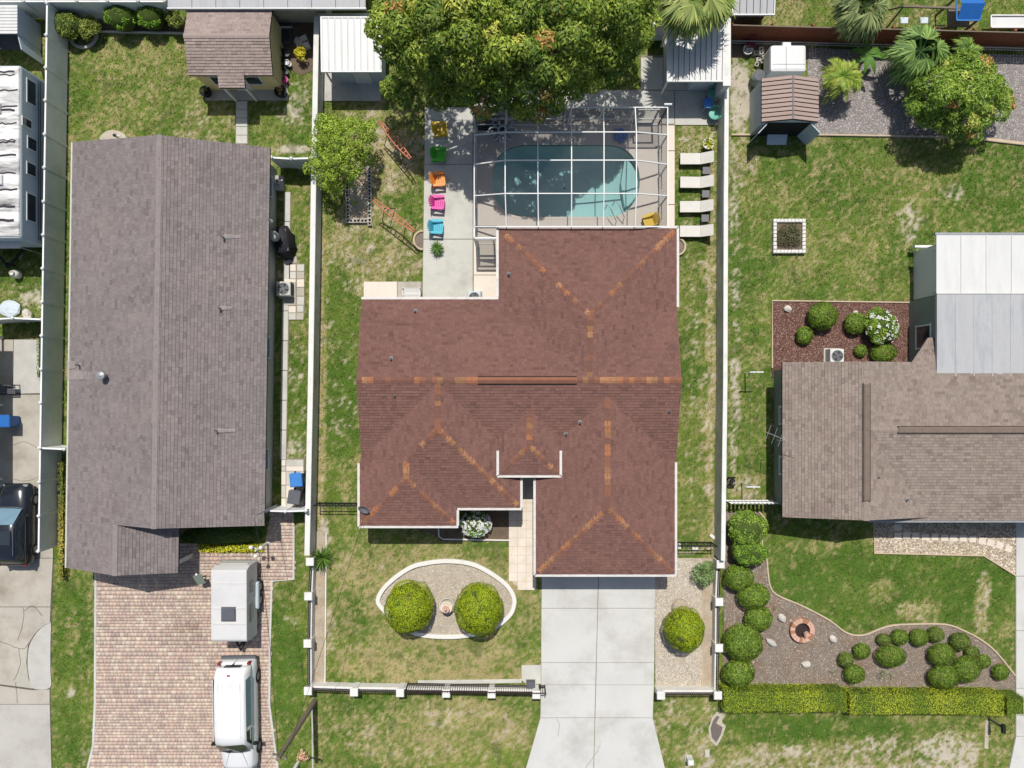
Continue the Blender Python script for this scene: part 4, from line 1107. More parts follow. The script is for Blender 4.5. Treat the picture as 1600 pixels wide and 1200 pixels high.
    q = P(1418, 389); MB().bar((q.x, q.y, .6), (q.x + 1.1, q.y, .6), .12, .3).bar((q.x + 1.1, q.y, .6), (q.x + 1.15, q.y - .8, .6), .06).bar((q.x + .1, q.y, 0), (q.x + .1, q.y, .6), .05).bar((q.x + 1.0, q.y, 0), (q.x + 1.0, q.y, .6), .05).build('handrail', 'white_paint', ph)
    for i in range(7): MB().box(s0.x + .3 + i * .13, s0.x + .36 + i * .13, s0.y + .05, s0.y + .11, .12, 1.0).build('baluster', 'white_paint', ph)
brown_house()

# ------------------------------------------------------------ sheds and small buildings
def gable_shed(name, label, cat, x0, x1, y0, y1, ze, zr, along, mroof, mwall, iw=.15, deckm='deck_grey', group=None, boards=None):
    """x0.. in metres; along = 'x' or 'y' ridge direction"""
    h = thing(name, label, cat, ((x0 + x1) / 2, (y0 + y1) / 2, 0), 0, group)
    if along == 'x':
        ym = (y0 + y1) / 2; pl = [[(x0, y0, ze), (x1, y0, ze), (x1, ym, zr), (x0, ym, zr)], [(x1, y1, ze), (x0, y1, ze), (x0, ym, zr), (x1, ym, zr)]]
        gab = [((x0 + iw, y0 + iw), (x0 + iw, y1 - iw), (x0 + iw, ym), (.04, 0)), ((x1 - iw, y0 + iw), (x1 - iw, y1 - iw), (x1 - iw, ym), (-.04, 0))]
        ridge = ((x0, ym, zr), (x1, ym, zr))
    else:
        xm = (x0 + x1) / 2; pl = [[(x0, y1, ze), (x0, y0, ze), (xm, y0, zr), (xm, y1, zr)], [(x1, y0, ze), (x1, y1, ze), (xm, y1, zr), (xm, y0, zr)]]
        gab = [((x0 + iw, y0 + iw), (x1 - iw, y0 + iw), (xm, y0 + iw), (0, .04)), ((x0 + iw, y1 - iw), (x1 - iw, y1 - iw), (xm, y1 - iw), (0, -.04))]
        ridge = ((xm, y0, zr), (xm, y1, zr))
    if boards is None:
        ro = roof(h, pl, mroof, deckm); ridge_caps(ro, [ridge], [mroof], ln=.3, half=.13, drop=.03)
    else:
        d = MB()
        for p in pl:
            i = len(d.v); d.v += [(a, b, c - .02) for a, b, c in p] + [(a, b, c - .1) for a, b, c in p]
            d.f += [(i, i + 1, i + 2, i + 3), (i + 7, i + 6, i + 5, i + 4)] + [(i + k, i + (k + 1) % 4, i + 4 + (k + 1) % 4, i + 4 + k) for k in range(4)]
        ro = d.build('roof', 'wood_gap', h)
        for p in pl:
            p = [Vector(q) for q in p]
            for k in range(boards):
                t0, t1 = k / boards + .012, (k + 1) / boards - .012
                a = p[0].lerp(p[1], t0); b = p[0].lerp(p[1], t1); c = p[3].lerp(p[2], t1); e = p[3].lerp(p[2], t0)
                m2 = MB(); m2.v = [tuple(q) for q in (a, b, c, e)] + [tuple(q + Vector((0, 0, .02))) for q in (a, b, c, e)]
                m2.f = [(0, 1, 2, 3), (4, 5, 6, 7), (0, 1, 5, 4), (1, 2, 6, 5), (2, 3, 7, 6), (3, 0, 4, 7)]
                m2.build('roof_board', mroof, ro)
        MB().bar(Vector(ridge[0]) + Vector((0, 0, .03)), Vector(ridge[1]) + Vector((0, 0, .03)), .08, .03).build('ridge_strip', 'wicker', ro)
    wa = MB().box(x0 + iw, x1 - iw, y0 + iw, y1 - iw, 0, ze - .08)
    for a, b, c, (ox, oy) in gab:
        i = len(wa.v); f3 = [(a[0], a[1], ze - .09), (b[0], b[1], ze - .09), (c[0], c[1], zr - .16)]
        wa.v += f3 + [(u + ox, v + oy, z) for u, v, z in f3]; wa.f += [(i, i + 1, i + 2), (i + 5, i + 4, i + 3), (i, i + 3, i + 4, i + 1), (i + 1, i + 4, i + 5, i + 2), (i + 2, i + 5, i + 3, i)]
    wa.build('wall', mwall, h)
    return h, ro
# tan block shed at the end of the garden path
ze = 2.3
a, b = P(294.5, 117.5, ze), P(426, 10, ze)
h, ro = gable_shed('garden_shed', 'tan walled shed with pinkish brown shingle roof at the end of the garden path', 'shed', a.x, b.x, a.y, b.y, ze, 2.85, 'x', 'shingle_tan', 'stucco_tan', .16)
c0, c1 = P(342, 137, 2.15), P(383, 137, 2.15)
roof(h, [[(c0.x, c0.y, 2.15), (c1.x, c1.y, 2.15), (c1.x, a.y + .2, 2.36), (c0.x, a.y + .2, 2.36)]], 'shingle_tan', 'deck_grey')
for x in (c0.x + .12, c1.x - .12): MB().box(x - .05, x + .05, c0.y + .1, c0.y + .2, 0.08, 2.06).build('porch_post', 'white_paint', h)
MB().box((c0.x + c1.x) / 2 - .45, (c0.x + c1.x) / 2 + .45, a.y + .12, a.y + .156, .08, 2.0).build('door', 'white_paint', h)
for x in (a.x + .8, b.x - 1.9): window(h, x, x + 1.0, a.y + .16, a.y + .16, .9, 1.8, '-y')

def metal_shed(name, label, px0, px1, py0, py1, z0, z1, nrib, mroof, body, group=None):
    """lean-to with ribbed sheet panels; z1 at the far (upper) edge, z0 at the near edge"""
    a = P(px0, py1, z0); b = P(px1, py0, z1)
    h = thing(name, label, 'shed', ((a.x + b.x) / 2, (a.y + b.y) / 2, 0), 0, group)
    w1 = (b.x - a.x) / nrib
    for i in range(nrib):
        x = a.x + i * w1; m = MB(); q = [(x + .004, a.y, z0), (x + w1 - .022, a.y, z0), (x + w1 - .022, b.y, z1), (x + .004, b.y, z1)]
        m.v = [(u, v, w_ - .05) for u, v, w_ in q] + q; m.f = [(3, 2, 1, 0), (4, 5, 6, 7), (0, 1, 5, 4), (1, 2, 6, 5), (2, 3, 7, 6), (3, 0, 4, 7)]
        m.bar((x + .025, a.y, z0 + .022), (x + .025, b.y, z1 + .022), .045, .045)
        m.build('roof_panel', mroof, h)
    u = MB(); q = [(a.x, a.y, z0 - .052), (b.x, a.y, z0 - .052), (b.x, b.y, z1 - .052), (a.x, b.y, z1 - .052)]; u.v = q + [(x, y, z - .03) for x, y, z in q]; u.f = [(0, 1, 2, 3), (7, 6, 5, 4), (0, 4, 5, 1), (1, 5, 6, 2), (2, 6, 7, 3), (3, 7, 4, 0)]; u.build('light_block_sheet', 'plastic_grey', h)  # added dark sheet below the panels, stops sun leaking through their gaps
    e = MB().bar((a.x - .05, a.y - .03, z0 - .02), (b.x + .05, a.y - .03, z0 - .02), .07, .12).bar((a.x - .03, a.y, z0 - .02), (a.x - .03, b.y, z1 - .02), .06, .12).bar((b.x + .03, a.y, z0 - .02), (b.x + .03, b.y, z1 - .02), .06, .12).bar((a.x - .05, b.y + .03, z1 - .02), (b.x + .05, b.y + .03, z1 - .02), .07, .12)
    e.build('roof_edge', 'white_metal', h)
    body(h, a, b)
    return h
def body_f(h, a, b):
    m = MB().box(a.x + .4, b.x - .1, a.y + .28, b.y - .1, .05, 2.02); m.build('wall', 'siding_blue', h)
    for i in range(8): MB().box(a.x + .62 + i * .36, a.x + .645 + i * .36, a.y + .262, a.y + .279, .06, 2.0).build('wall_batten', 'siding_blue', h)
    MB().box(a.x + 1.4, a.x + 2.3, a.y + .23, a.y + .26, .06, 1.95).build('door', 'white_paint', h)
    MB().bar((a.x + .1, a.y + .12, .05), (a.x + .1, a.y + .12, 2.1), .08).build('post', 'white_paint', h)
metal_shed('metal_roof_shed', 'pale shed with white ribbed metal roof tucked beside the big tree', 503.5, 594, 28, 111, 2.15, 2.3, 9, 'white_metal', body_f)
def body_g(h, a, b):
    MB().box(a.x + 1.55, b.x - .1, a.y + .35, b.y - .1, .05, 2.05).build('wall', 'siding_blue', h)
    for x, y in ((a.x + .08, a.y + .15), (a.x + .08, b.y - .2)): MB().bar((x, y, .04), (x, y, 2.15), .09).build('post', 'white_paint', h)
metal_shed('metal_roof_shed', 'open sided shed with ribbed metal roof below the fan palm', 1043.5, 1130, 34, 126, 2.15, 2.35, 10, 'white_metal', body_g)
# board-roofed shed in the gravel yard
a, b = P(1190, 191, 2.0), P(1279, 122, 2.0)
h, ro = gable_shed('plank_roof_shed', 'small blue grey shed with mauve plank gable roof and open front', 'shed', a.x, b.x, a.y, b.y, 2.0, 2.42, 'y', 'wood_roof', 'siding_blue', .02, boards=10)
MB().box(a.x + .35, b.x - .35, a.y - .012, a.y + .015, .02, 1.9).build('opening', 'rubber', h)
for sx, x in ((-1, a.x + .36), (1, b.x - .36)): 
    m = MB().bar((x, a.y - .02, .95), (x + sx * .5, a.y - .55, .95), .04, 1.9); m.build('door', 'siding_blue', h)
rp = P(1213, 218, 0); MB().poly([(rp.x - .55, rp.y + .35, .25), (rp.x + .55, rp.y + .35, .25), (rp.x + .55, rp.y - .3, .03), (rp.x - .55, rp.y - .3, .03)]).box(rp.x - .55, rp.x + .55, rp.y - .3, rp.y + .7, 0, .02).box(rp.x - .55, rp.x + .55, rp.y + .35, rp.y + .75, .0, .25).build('ramp', 'rv_body', h)
# white shed in the far corner
a, b = P(-70, 53, 2.0), P(27.5, 8, 2.0)
h = thing('corner_shed', 'white roofed garden shed with open dark front in the fence corner', 'shed', ((a.x + b.x) / 2, (a.y + b.y) / 2, 0))
n = 9
for i in range(n):
    y0 = a.y + (b.y - a.y) * i / n; y1 = a.y + (b.y - a.y) * (i + 1) / n
    MB().box(a.x, b.x, y0 + .006, y1 - .006, 1.96, 2.02).bar((a.x, y0 + .02, 2.03), (b.x, y0 + .02, 2.03), .03, .03).build('roof_panel', 'white_metal', h)
MB().box(b.x - .09, b.x - .05, a.y + .05, b.y - .05, 0, 1.955).box(a.x, b.x - .09, b.y - .09, b.y - .05, 0, 1.955).box(a.x, b.x - 2.2, a.y + .1, a.y + .14, 0, 1.955).build('wall', 'siding_blue', h)
MB().bar((b.x - .1, a.y + .05, .95), (b.x + .1, a.y - .75, .95), .04, 1.8).build('door', 'siding_blue', h)
MB().box(a.x, b.x - .1, a.y + .1, b.y - .1, 0, .05).build('floor', 'plastic_grey', h)
# flat-roofed neighbour across the top boundary
a, b = P(262, 12, 2.6), P(571, -110, 2.6)
h = thing('flat_roof_house', 'cream walled house with long grey flat roof beyond the shed', 'house', ((a.x + b.x) / 2, (a.y + b.y) / 2, 0))
MB().box(a.x, b.x, a.y, b.y, 2.48, 2.6).build('roof', 'membrane', h)
for i in range(1, 9): MB().box(a.x + i * 1.25, a.x + i * 1.25 + .03, a.y, b.y, 2.601, 2.612).build('roof_seam', 'plastic_grey', h)
MB().box(a.x - .03, b.x + .03, a.y - .06, a.y, 2.46, 2.62).build('fascia', 'white_metal', h)
MB().box(a.x + .3, b.x - 2.4, a.y + .55, b.y - .4, 0, 2.475).build('wall', 'stucco_cream', h)
# ribbed roof beyond the brown fence
def body_top(h, a, b):
    MB().box(a.x + .2, b.x - .2, a.y + .3, b.y - .1, 0, 2.0).build('wall', 'timber', h)
metal_shed('metal_roof_shed', 'weathered shed with grey ribbed roof behind the brown fence', 1145, 1212, -60, 22, 2.1, 2.4, 6, 'membrane', body_top)
# carport roof of the house outside the left edge: its shade falls on the drive
e = P(20, 0).x
cp = thing('carport', 'flat roofed carport shading the edge of the cracked concrete drive', 'carport', (e - 2.5, 0, 0))
MB().box(e - 7, e, P(0, 752).y, P(0, 512).y, 2.5, 2.66).build('roof', 'membrane', cp)
for y in (755, 640, 535): MB().box(e - .6, e - .48, P(0, y).y + .2, P(0, y).y + .32, .03, 2.5).build('post', 'white_paint', cp)
# ------------------------------------------------------------ walls and fences
def vinyl_run(label, posts, ht, cat='fence', rail=.06, pw=.13, name='vinyl_fence'):
    """posts: plan points in metres; panel between neighbours, each panel of tongue boards"""
    f = thing(name, label, cat, (posts[0].x, posts[0].y, 0))
    for p in posts:
        MB().box(p.x - pw / 2, p.x + pw / 2, p.y - pw / 2, p.y + pw / 2, -.05, ht + .05).lathe([(pw * .85, ht + .05), (pw * .8, ht + .08), (.01, ht + .14)], 4, (p.x, p.y, 0)).build('post', 'vinyl', f)
    for a, b in zip(posts, posts[1:]):
        MB().bar((a.x, a.y, ht - .04), (b.x, b.y, ht - .04), .085, .1).build('top_rail', 'vinyl', f)
        MB().bar((a.x, a.y, .12), (b.x, b.y, .12), .05, .14).build('bottom_rail', 'vinyl', f)
        zc = (ht - .09 + .18) / 2
        MB().bar((a.x, a.y, zc), (b.x, b.y, zc), .03, ht - .09 - .18).build('panel', 'vinyl', f)
    return f
HT = 1.85
vp = [P(73.5 - .0155 * (y - 10), y, HT) for y in (5, 55, 106, 157, 210, 262, 315, 367, 419.5, 472, 524.5, 577, 629, 700, 753, 806, 861)]
vp = [Vector((p.x, p.y, 0)) for p in vp]
vinyl_run('long white vinyl privacy fence between the cracked drive and the grey house', vp, HT)
tp = [Vector((P(x, 2.0, 1.8).x, P(x, 2.0, 1.8).y, 0)) for x in (-60, -12, 37, 72, 120, 168, 216, 258)]
vinyl_run('white vinyl privacy fence behind the leafy bed at the top boundary', tp, 1.8)
g = [P(62, 700, 1.8), P(104, 703, 1.8)]; vinyl_run('short white vinyl panel joining the long fence to the grey house', [Vector((p.x, p.y, 0)) for p in (P(62, 700, 1.8), P(101, 702, 1.8))], 1.8)
vinyl_run('white vinyl fence crossing the top of the cracked drive', [Vector((p.x, p.y, 0)) for p in (P(-30, 500, 1.7), P(20, 497, 1.7), P(66, 499, 1.7))], 1.7)
vinyl_run('white vinyl gate between the grey house and the boundary wall, near the bins', [Vector((p.x, p.y, 0)) for p in (P(416, 798, 1.7), P(446, 799, 1.7), P(478, 798, 1.7))], 1.7, 'gate', name='vinyl_gate')
vinyl_run('white vinyl gate beside the light green tree and the grey house', [Vector((p.x, p.y, 0)) for p in (P(424, 246, 1.7), P(455, 248, 1.7), P(487, 247, 1.7))], 1.7, 'gate', name='vinyl_gate')

def block_wall(name, label, line, top_w, ht, cap_m='wall_white'):
    w_ = thing(name, label, 'wall', (line[0].x, line[0].y, 0))
    MB().strip(line, top_w * .72, -.05, ht - .055).build('wall', 'wall_stucco', w_)
    MB().strip(line, top_w, ht - .06, ht).build('coping', cap_m, w_)
    return w_
lh = 1.3
lw = [P(x, y, lh) for x, y in ((494.5, 25), (489.5, 300), (485, 600), (479.5, 868))]
block_wall('boundary_wall', 'long white block wall between the grey house and the red roofed house', [Vector((p.x, p.y, 0)) for p in lw], .29, lh)
rh = 1.45
rw = [P(x, y, rh) for x, y in ((1136, 128), (1134.5, 300), (1133.5, 600), (1130, 876))]
block_wall('boundary_wall', 'long white block wall beside the sun loungers and the clothes line', [Vector((p.x, p.y, 0)) for p in rw], .24, rh)
tw = [P(492, 24, 1.3), P(600, 24, 1.3)]
block_wall('boundary_wall', 'short white wall behind the white metal roofed shed', [Vector((p.x + .2, p.y, 0)) for p in tw], .25, 1.3)
tw = [P(1020, 38, 1.6), P(1044, 38, 1.6)]
block_wall('boundary_wall', 'short white wall stub between big tree and fan palm', [Vector((p.x, p.y, 0)) for p in tw], .25, 1.6)
q0 = P(1136, 28, 2.2); q1 = P(1136, 128, 2.2)
block_wall('boundary_wall', 'tall white wall strip along the metal roofed shed', [Vector((q0.x, q0.y, 0)), Vector((q1.x, q1.y - .2, 0))], .42, 2.2)

# brown board fence with a pale pipe at its foot
fa, fb = P(1145, 38, 1.7), P(1650, 51, 1.7)
bf = thing('board_fence', 'tall brown board fence along the back of the gravel yard', 'fence', (fa.x, fa.y, 0))
L = (Vector((fb.x, fb.y, 0)) - Vector((fa.x, fa.y, 0))); n = int(L.length / .16); m = MB()
for i in range(n):
    p = Vector((fa.x, fa.y, 0)) + L * (i / n + .0003); q = Vector((fa.x, fa.y, 0)) + L * ((i + 1) / n - .0003); hgt = 1.66 + R.uniform(-.02, .03)
    m.bar((p.x, p.y + R.uniform(-.008, .008), hgt / 2), (q.x, q.y, hgt / 2), .025, hgt)
tag(m.build('board', 'brown_fence', bf), kind='stuff')
for t in np.linspace(0, 1, 9):
    p = Vector((fa.x, fa.y, 0)) + L * float(t); MB().box(p.x - .06, p.x + .06, p.y + .03, p.y + .15, 0, 1.72).build('post', 'brown_fence', bf)
MB().bar((fa.x, fa.y - .04, 1.69), (fb.x, fb.y - .04, 1.69), .06, .04).build('top_rail', 'timber', bf)
pf = thing('pipe_rail', 'low pale pipe rail running along the foot of the brown fence', 'rail', (fa.x, fa.y - .25, 0))
MB().tube([(fa.x, fa.y - .28, .5), (fb.x, fb.y - .28, .5)], .035, 8).tube([(fa.x, fa.y - .28, .25), (fb.x, fb.y - .28, .25)], .03, 8).build('pipe', 'steel', pf)
for t in np.linspace(.02, .98, 8):
    p = Vector((fa.x, fa.y - .28, 0)) + L * float(t); MB().tube([(p.x, p.y, -.02), (p.x, p.y, .52)], .03, 8).build('post', 'steel', pf)

# low white front wall with piers and spear-topped railing
def railing(parent, a, b, z0, z1, step=.11):
    d = (b - a); n = max(2, int(d.length / step)); m = MB()
    for i in range(n + 1):
        p = a.lerp(b, i / n)
        m.bar((p.x, p.y, z0), (p.x, p.y, z1 - .06), .022)
        k = len(m.v); m.v += [(p.x - .02, p.y - .02, z1 - .07), (p.x + .02, p.y - .02, z1 - .07), (p.x + .02, p.y + .02, z1 - .07), (p.x - .02, p.y + .02, z1 - .07), (p.x, p.y, z1 + .03)]
        m.f += [(k, k + 1, k + 4), (k + 1, k + 2, k + 4), (k + 2, k + 3, k + 4), (k + 3, k, k + 4)]
    tag(m.build('picket', 'iron', parent), kind='stuff')
    for z in (z0 + .08, z1 - .14): MB().bar((a.x, a.y, z), (b.x, b.y, z), .045, .035).build('rail', 'iron', parent)
def front_wall(label, piers, stem=.6, ht=1.02, skip=()):
    f = thing('front_wall', label, 'wall', (piers[0].x, piers[0].y, 0))
    for ip, p in enumerate(piers):
        if ip in skip: continue
        o = MB().box(p.x - .15, p.x + .15, p.y - .15, p.y + .15, -.05, ht - .05).build('pier', 'wall_white', f)
        MB().cham(p.x - .22, p.x + .22, p.y - .22, p.y + .22, ht - .05, ht + .06, .03).build('pier_cap', 'wall_white', o)
    for a, b in zip(piers, piers[1:]):
        d = (b - a).normalized()
        MB().strip([a + d * .14, b - d * .14], .2, -.05, stem).build('stem_wall', 'wall_white', f)
        railing(f, a + d * .2, b - d * .2, stem, 1.08)
    return f
G0 = lambda x, y: Vector((P(x, y, 1.05).x, P(x, y, 1.05).y, 0))
front_wall('low white wall with iron spear railing along the front lawn', [G0(x, y) for x, y in ((481, 1080), (553, 1082), (625, 1083), (697, 1084), (768, 1085), (838, 1086))])
front_wall('low white wall with iron spear railing beside the long grass strip', [G0(x, y) for x, y in ((484, 878), (481.5, 932), (480.5, 1006), (480.6, 1079.5))], skip=(3,))
front_wall('low white wall with iron spear railing at the gravel strip end', [G0(1033, 1087), G0(1122, 1087)])
front_wall('low white wall with iron spear railing between gravel strip and mulch bed', [G0(x, y) for x, y in ((1126, 882), (1124, 941), (1123.5, 1013), (1122.2, 1086.6))], skip=(3,))
# sliding drive gate, parked open behind the wall
ga, gb = P(638, 1066.5), P(851, 1070.5)
gt = thing('sliding_gate', 'dark iron sliding gate parked open behind the front wall', 'gate', (ga.x, ga.y, 0))
m = MB(); n = 60
for i in range(n + 1):
    p = ga.lerp(gb, i / n); m.bar((p.x, p.y, .1), (p.x, p.y, 1.22 + .06 * math.sin(math.pi * i / n)), .022)
tag(m.build('bar', 'iron', gt), kind='stuff')
for z in (.1, .3, 1.1): MB().bar((ga.x, ga.y, z), (gb.x, gb.y, z), .045, .045).build('rail', 'iron', gt)
for p in (ga, gb): MB().bar((p.x, p.y, .04), (p.x, p.y, 1.3), .06).build('end_post', 'iron', gt)
p = P(829, 1066); gm = thing('gate_motor', 'dark grey gate motor box on the small concrete pad by the drive', 'gate motor', (p.x, p.y, 0))
MB().cham(-.24, .24, -.17, .17, 0.04, .5, .04).build('housing', 'plastic_grey', gm, local=True); MB().box(-.28, .28, -.2, .2, .02, .06).build('base', 'concrete_grey', gm, local=True)
# iron side gates beside the house
def iron_gate(label, a, b, ht=1.25):
    f = thing('iron_gate', label, 'gate', (a.x, a.y, 0)); d = b - a; n = max(4, int(d.length / .17)); m = MB()
    for i in range(n + 1):
        p = a.lerp(b, i / n); m.bar((p.x, p.y, .08), (p.x, p.y, ht), .02)
    tag(m.build('bar', 'iron_black', f), kind='stuff')
    for z in (.1, ht * .75, ht): MB().bar((a.x, a.y, z), (b.x, b.y, z), .04, .035).build('rail', 'iron_black', f)
    for i in range(1, n, 2):
        p = a.lerp(b, i / n); r = MB().tube([(p.x + .09 * math.cos(t) * d.x / d.length, p.y + .09 * math.cos(t) * d.y / d.length, ht * .45 + .13 * math.sin(t)) for t in [k * .5236 for k in range(13)]], .012, 5, False); r.build('scroll_ring', 'iron_black', f)
    for p in (a, b): MB().bar((p.x, p.y, 0), (p.x, p.y, ht + .06), .06).build('post', 'iron_black', f)
    return f
iron_gate('black iron scroll gate between the boundary wall and the house corner', P(500, 785), P(572, 785.5))
iron_gate('black iron scroll gate beside the garage wing and gravel strip', P(1040, 846.5), P(1110, 846.5))
wg = [P(1141, 787, 1.3), P(1218, 787, 1.3)]; wg = [Vector((p.x, p.y, 0)) for p in wg]
pg = thing('picket_gate', 'white slatted gate between the boundary wall and the sage green house', 'gate', (wg[0].x, wg[0].y, 0))
n = 12
for i in range(n):
    p = wg[0].lerp(wg[1], (i + .5) / n); MB().box(p.x - .075, p.x + .075, p.y - .012, p.y + .012, .06, 1.3 + .03 * (i % 2)).build('slat', 'white_paint', pg)
for z in (.3, 1.1): MB().bar((wg[0].x, wg[0].y + .035, z), (wg[1].x, wg[1].y + .035, z), .04, .08).build('rail', 'white_paint', pg)

# ------------------------------------------------------------ screened pool cage
def cage():
    f = thing('pool_cage', 'white framed screened cage with flat topped roof over the swimming pool', 'pool enclosure', P(890, 260))
    cols_ = [741, 790.5, 841, 893, 943, 993, 1043]
    zlo, zhi = 2.5, 3.3
    def node(c, r):
        edge = c in (0, 6)
        yy = {0: 168, 1: 211.5 if edge else 206.5, 2: 258 if edge else 250.5, 3: 306.5 if edge else 302.5, 4: 354.5}[r]
        z = zlo if (edge or r == 0) else (2.86 if r == 4 else zhi)
        if edge: yy = {0: 168, 1: 211, 2: 257, 3: 306, 4: 354.5}[r]
        x = cols_[c]
        if not edge: x = cols_[c] + (cols_[c] - 890) * (.012 if r in (1, 2, 3) else -.008)
        return P(x, yy, z)
    N = [[node(c, r) for r in range(5)] for c in range(7)]
    bw = .052
    for c in range(7):
        for r in range(4): MB().bar(N[c][r], N[c][r + 1], bw, .1).build('roof_beam', 'white_paint', f)
    for r in range(5):
        for c in range(6): MB().bar(N[c][r], N[c + 1][r], bw * .9, .09).build('roof_purlin', 'white_paint', f)
    s = MB()
    for c in range(6):
        for r in range(4):
            a, b, d, e = N[c][r], N[c + 1][r], N[c + 1][r + 1], N[c][r + 1]
            MB().poly([a, b, d]).poly([a, d, e]).build('roof_screen', 'screen', f)
    # side walls
    def wall_side(pts, door=None):
        for a, b in zip(pts, pts[1:]):
            g0, g1 = Vector((a.x, a.y, .05)), Vector((b.x, b.y, .05))
            MB().poly([a, b, g1, g0]).build('wall_screen', 'screen_wall', f)
            m0, m1 = Vector((a.x, a.y, .95)), Vector((b.x, b.y, .95))
            MB().bar(m0, m1, .05, .06).build('chair_rail', 'white_paint', f)
            MB().bar(g0 + Vector((0, 0, .03)), g1 + Vector((0, 0, .03)), .06, .06).build('sill', 'white_paint', f)
        for a in pts: MB().bar((a.x, a.y, .04), (a.x, a.y, a.z), .07, .07).build('post', 'white_paint', f)
    wall_side(N[0]); wall_side(N[6]); wall_side([N[c][0] for c in range(7)])
    # screen door in the back wall, right hand end
    a, b = N[5][0], N[6][0]
    x0, x1, y = a.x + .25, b.x - .3, a.y + .03
    d = MB().box(x0, x0 + .1, y, y + .05, .06, 2.1).box(x1 - .1, x1, y, y + .05, .06, 2.1).box(x0 + .1, x1 - .1, y, y + .05, 2.0, 2.1).box(x0 + .1, x1 - .1, y, y + .05, .06, .3).build('screen_door', 'white_paint', f)
    # little return bay beside the house with its own door
    k0, k1 = P(741, 372, 2.5), P(777, 372, 2.5)
    e0 = N[0][4]
    MB().bar(e0, k0, .075, .1).bar(k0, k1, .075, .1).build('roof_beam', 'white_paint', f)
    h1 = P(777, 354.5, 2.5)
    MB().bar(e0, h1, .09, .1).build('roof_beam', 'iron', f)
    MB().poly([e0, h1, k1, k0]).build('roof_screen', 'screen', f)
    MB().poly([e0, k0, (k0.x, k0.y, .05), (e0.x, e0.y, .05)]).build('wall_screen', 'screen_wall', f)
    for p in (k0, k1): MB().bar((p.x, p.y, .04), (p.x, p.y, p.z), .07, .07).build('post', 'white_paint', f)
    MB().bar((k0.x, k0.y, .95), (k1.x, k1.y, .95), .05, .12).bar((k0.x, k0.y, 2.05), (k1.x, k1.y, 2.05), .05, .1).bar((k0.x + 1.0, k0.y, .05), (k0.x + 1.0, k0.y, 2.05), .09, .05).bar((k0.x + .12, k0.y, .05), (k0.x + .12, k0.y, 2.05), .11, .05).build('screen_door', 'white_paint', f)
    MB().poly([k0, k1, (k1.x, k1.y, .05), (k0.x, k0.y, .05)]).build('wall_screen', 'screen_wall', f)
    q = P(1043, 166, 2.5); MB().tube([(q.x - .2, q.y + .05, 2.62), (q.x + .2, q.y + .05, 2.62)], .06, 8).tube([(q.x, q.y, 2.45), (q.x, q.y + .03, 2.6)], .04, 8).build('flood_light', 'white_paint', f)
cage()
# things inside the cage
def ladder():
    t = thing('pool_handrail', 'bronze looped pool handrail at the shallow end of the pool', 'handrail', P(958, 334))
    for x in (-.22, .22):
        p = P(952, 322); b = P(967, 349)
        pts = [Vector((p.x + x, p.y + x * .5, -.3)), Vector((p.x + x, p.y + x * .5, .75)), Vector((p.x + x + .2, p.y - .3 + x * .5, .9)), Vector((b.x + x, b.y + x * .5 + .1, .55)), Vector((b.x + x, b.y + x * .5, .04))]
        MB().tube(pts, .024, 8).build('rail', 'steel', t)
ladder()
p = P(768, 192); o = MB().cham(p.x - .75, p.x + .75, p.y - .45, p.y + .4, .05, .07, .005).build('mat', 'black_cloth'); tag(o, 'black mat on the pool deck beneath the big tree', 'mat')
def flower(label, px, py, r, m, n=8, z=.09):
    t = thing('flower_float', label, 'pool float', P(px, py, z))
    c = P(px, py, z + .08)
    for i in range(n):
        a = 2 * math.pi * i / n; cx, cy = c.x + r * .62 * math.cos(a), c.y + r * .62 * math.sin(a)
        pts = [(cx + .3 * r * math.cos(u) * math.cos(a) * 1.2 - .2 * r * math.sin(u) * math.sin(a), cy + .3 * r * math.cos(u) * math.sin(a) * 1.2 + .2 * r * math.sin(u) * math.cos(a), c.z) for u in [k * math.pi / 6 for k in range(13)]]
        MB().tube(pts, .045, 6, False).build('petal', m, t, smooth=True)
    pts = [(c.x + r * .3 * math.cos(k * math.pi / 7), c.y + r * .3 * math.sin(k * math.pi / 7), c.z) for k in range(15)]
    MB().tube(pts, .05, 6, False).build('ring', m, t, smooth=True)
flower('large pale blue flower shaped float standing by the black mat', 785, 203, .75, 'rv_body')
t = thing('blue_toy', 'crumpled blue inflatable lying on the pool deck', 'inflatable', P(969, 210, .05)); c = P(969, 211, .2)
for a, r in ((0, .26), (1.3, .22), (2.5, .26), (3.7, .24), (5.0, .27)):
    MB().lathe([(.01, .13), (.12, .11), (.19, .0), (.13, -.12), (.02, -.15)], 10, (c.x + r * math.cos(a), c.y + r * math.sin(a), c.z)).build('lobe', 'blue_deep', t, smooth=True)
MB().lathe([(.01, .1), (.15, .06), (.16, -.05), (.02, -.14)], 10, (c.x, c.y, c.z)).build('centre', 'blue_plastic', t, smooth=True)

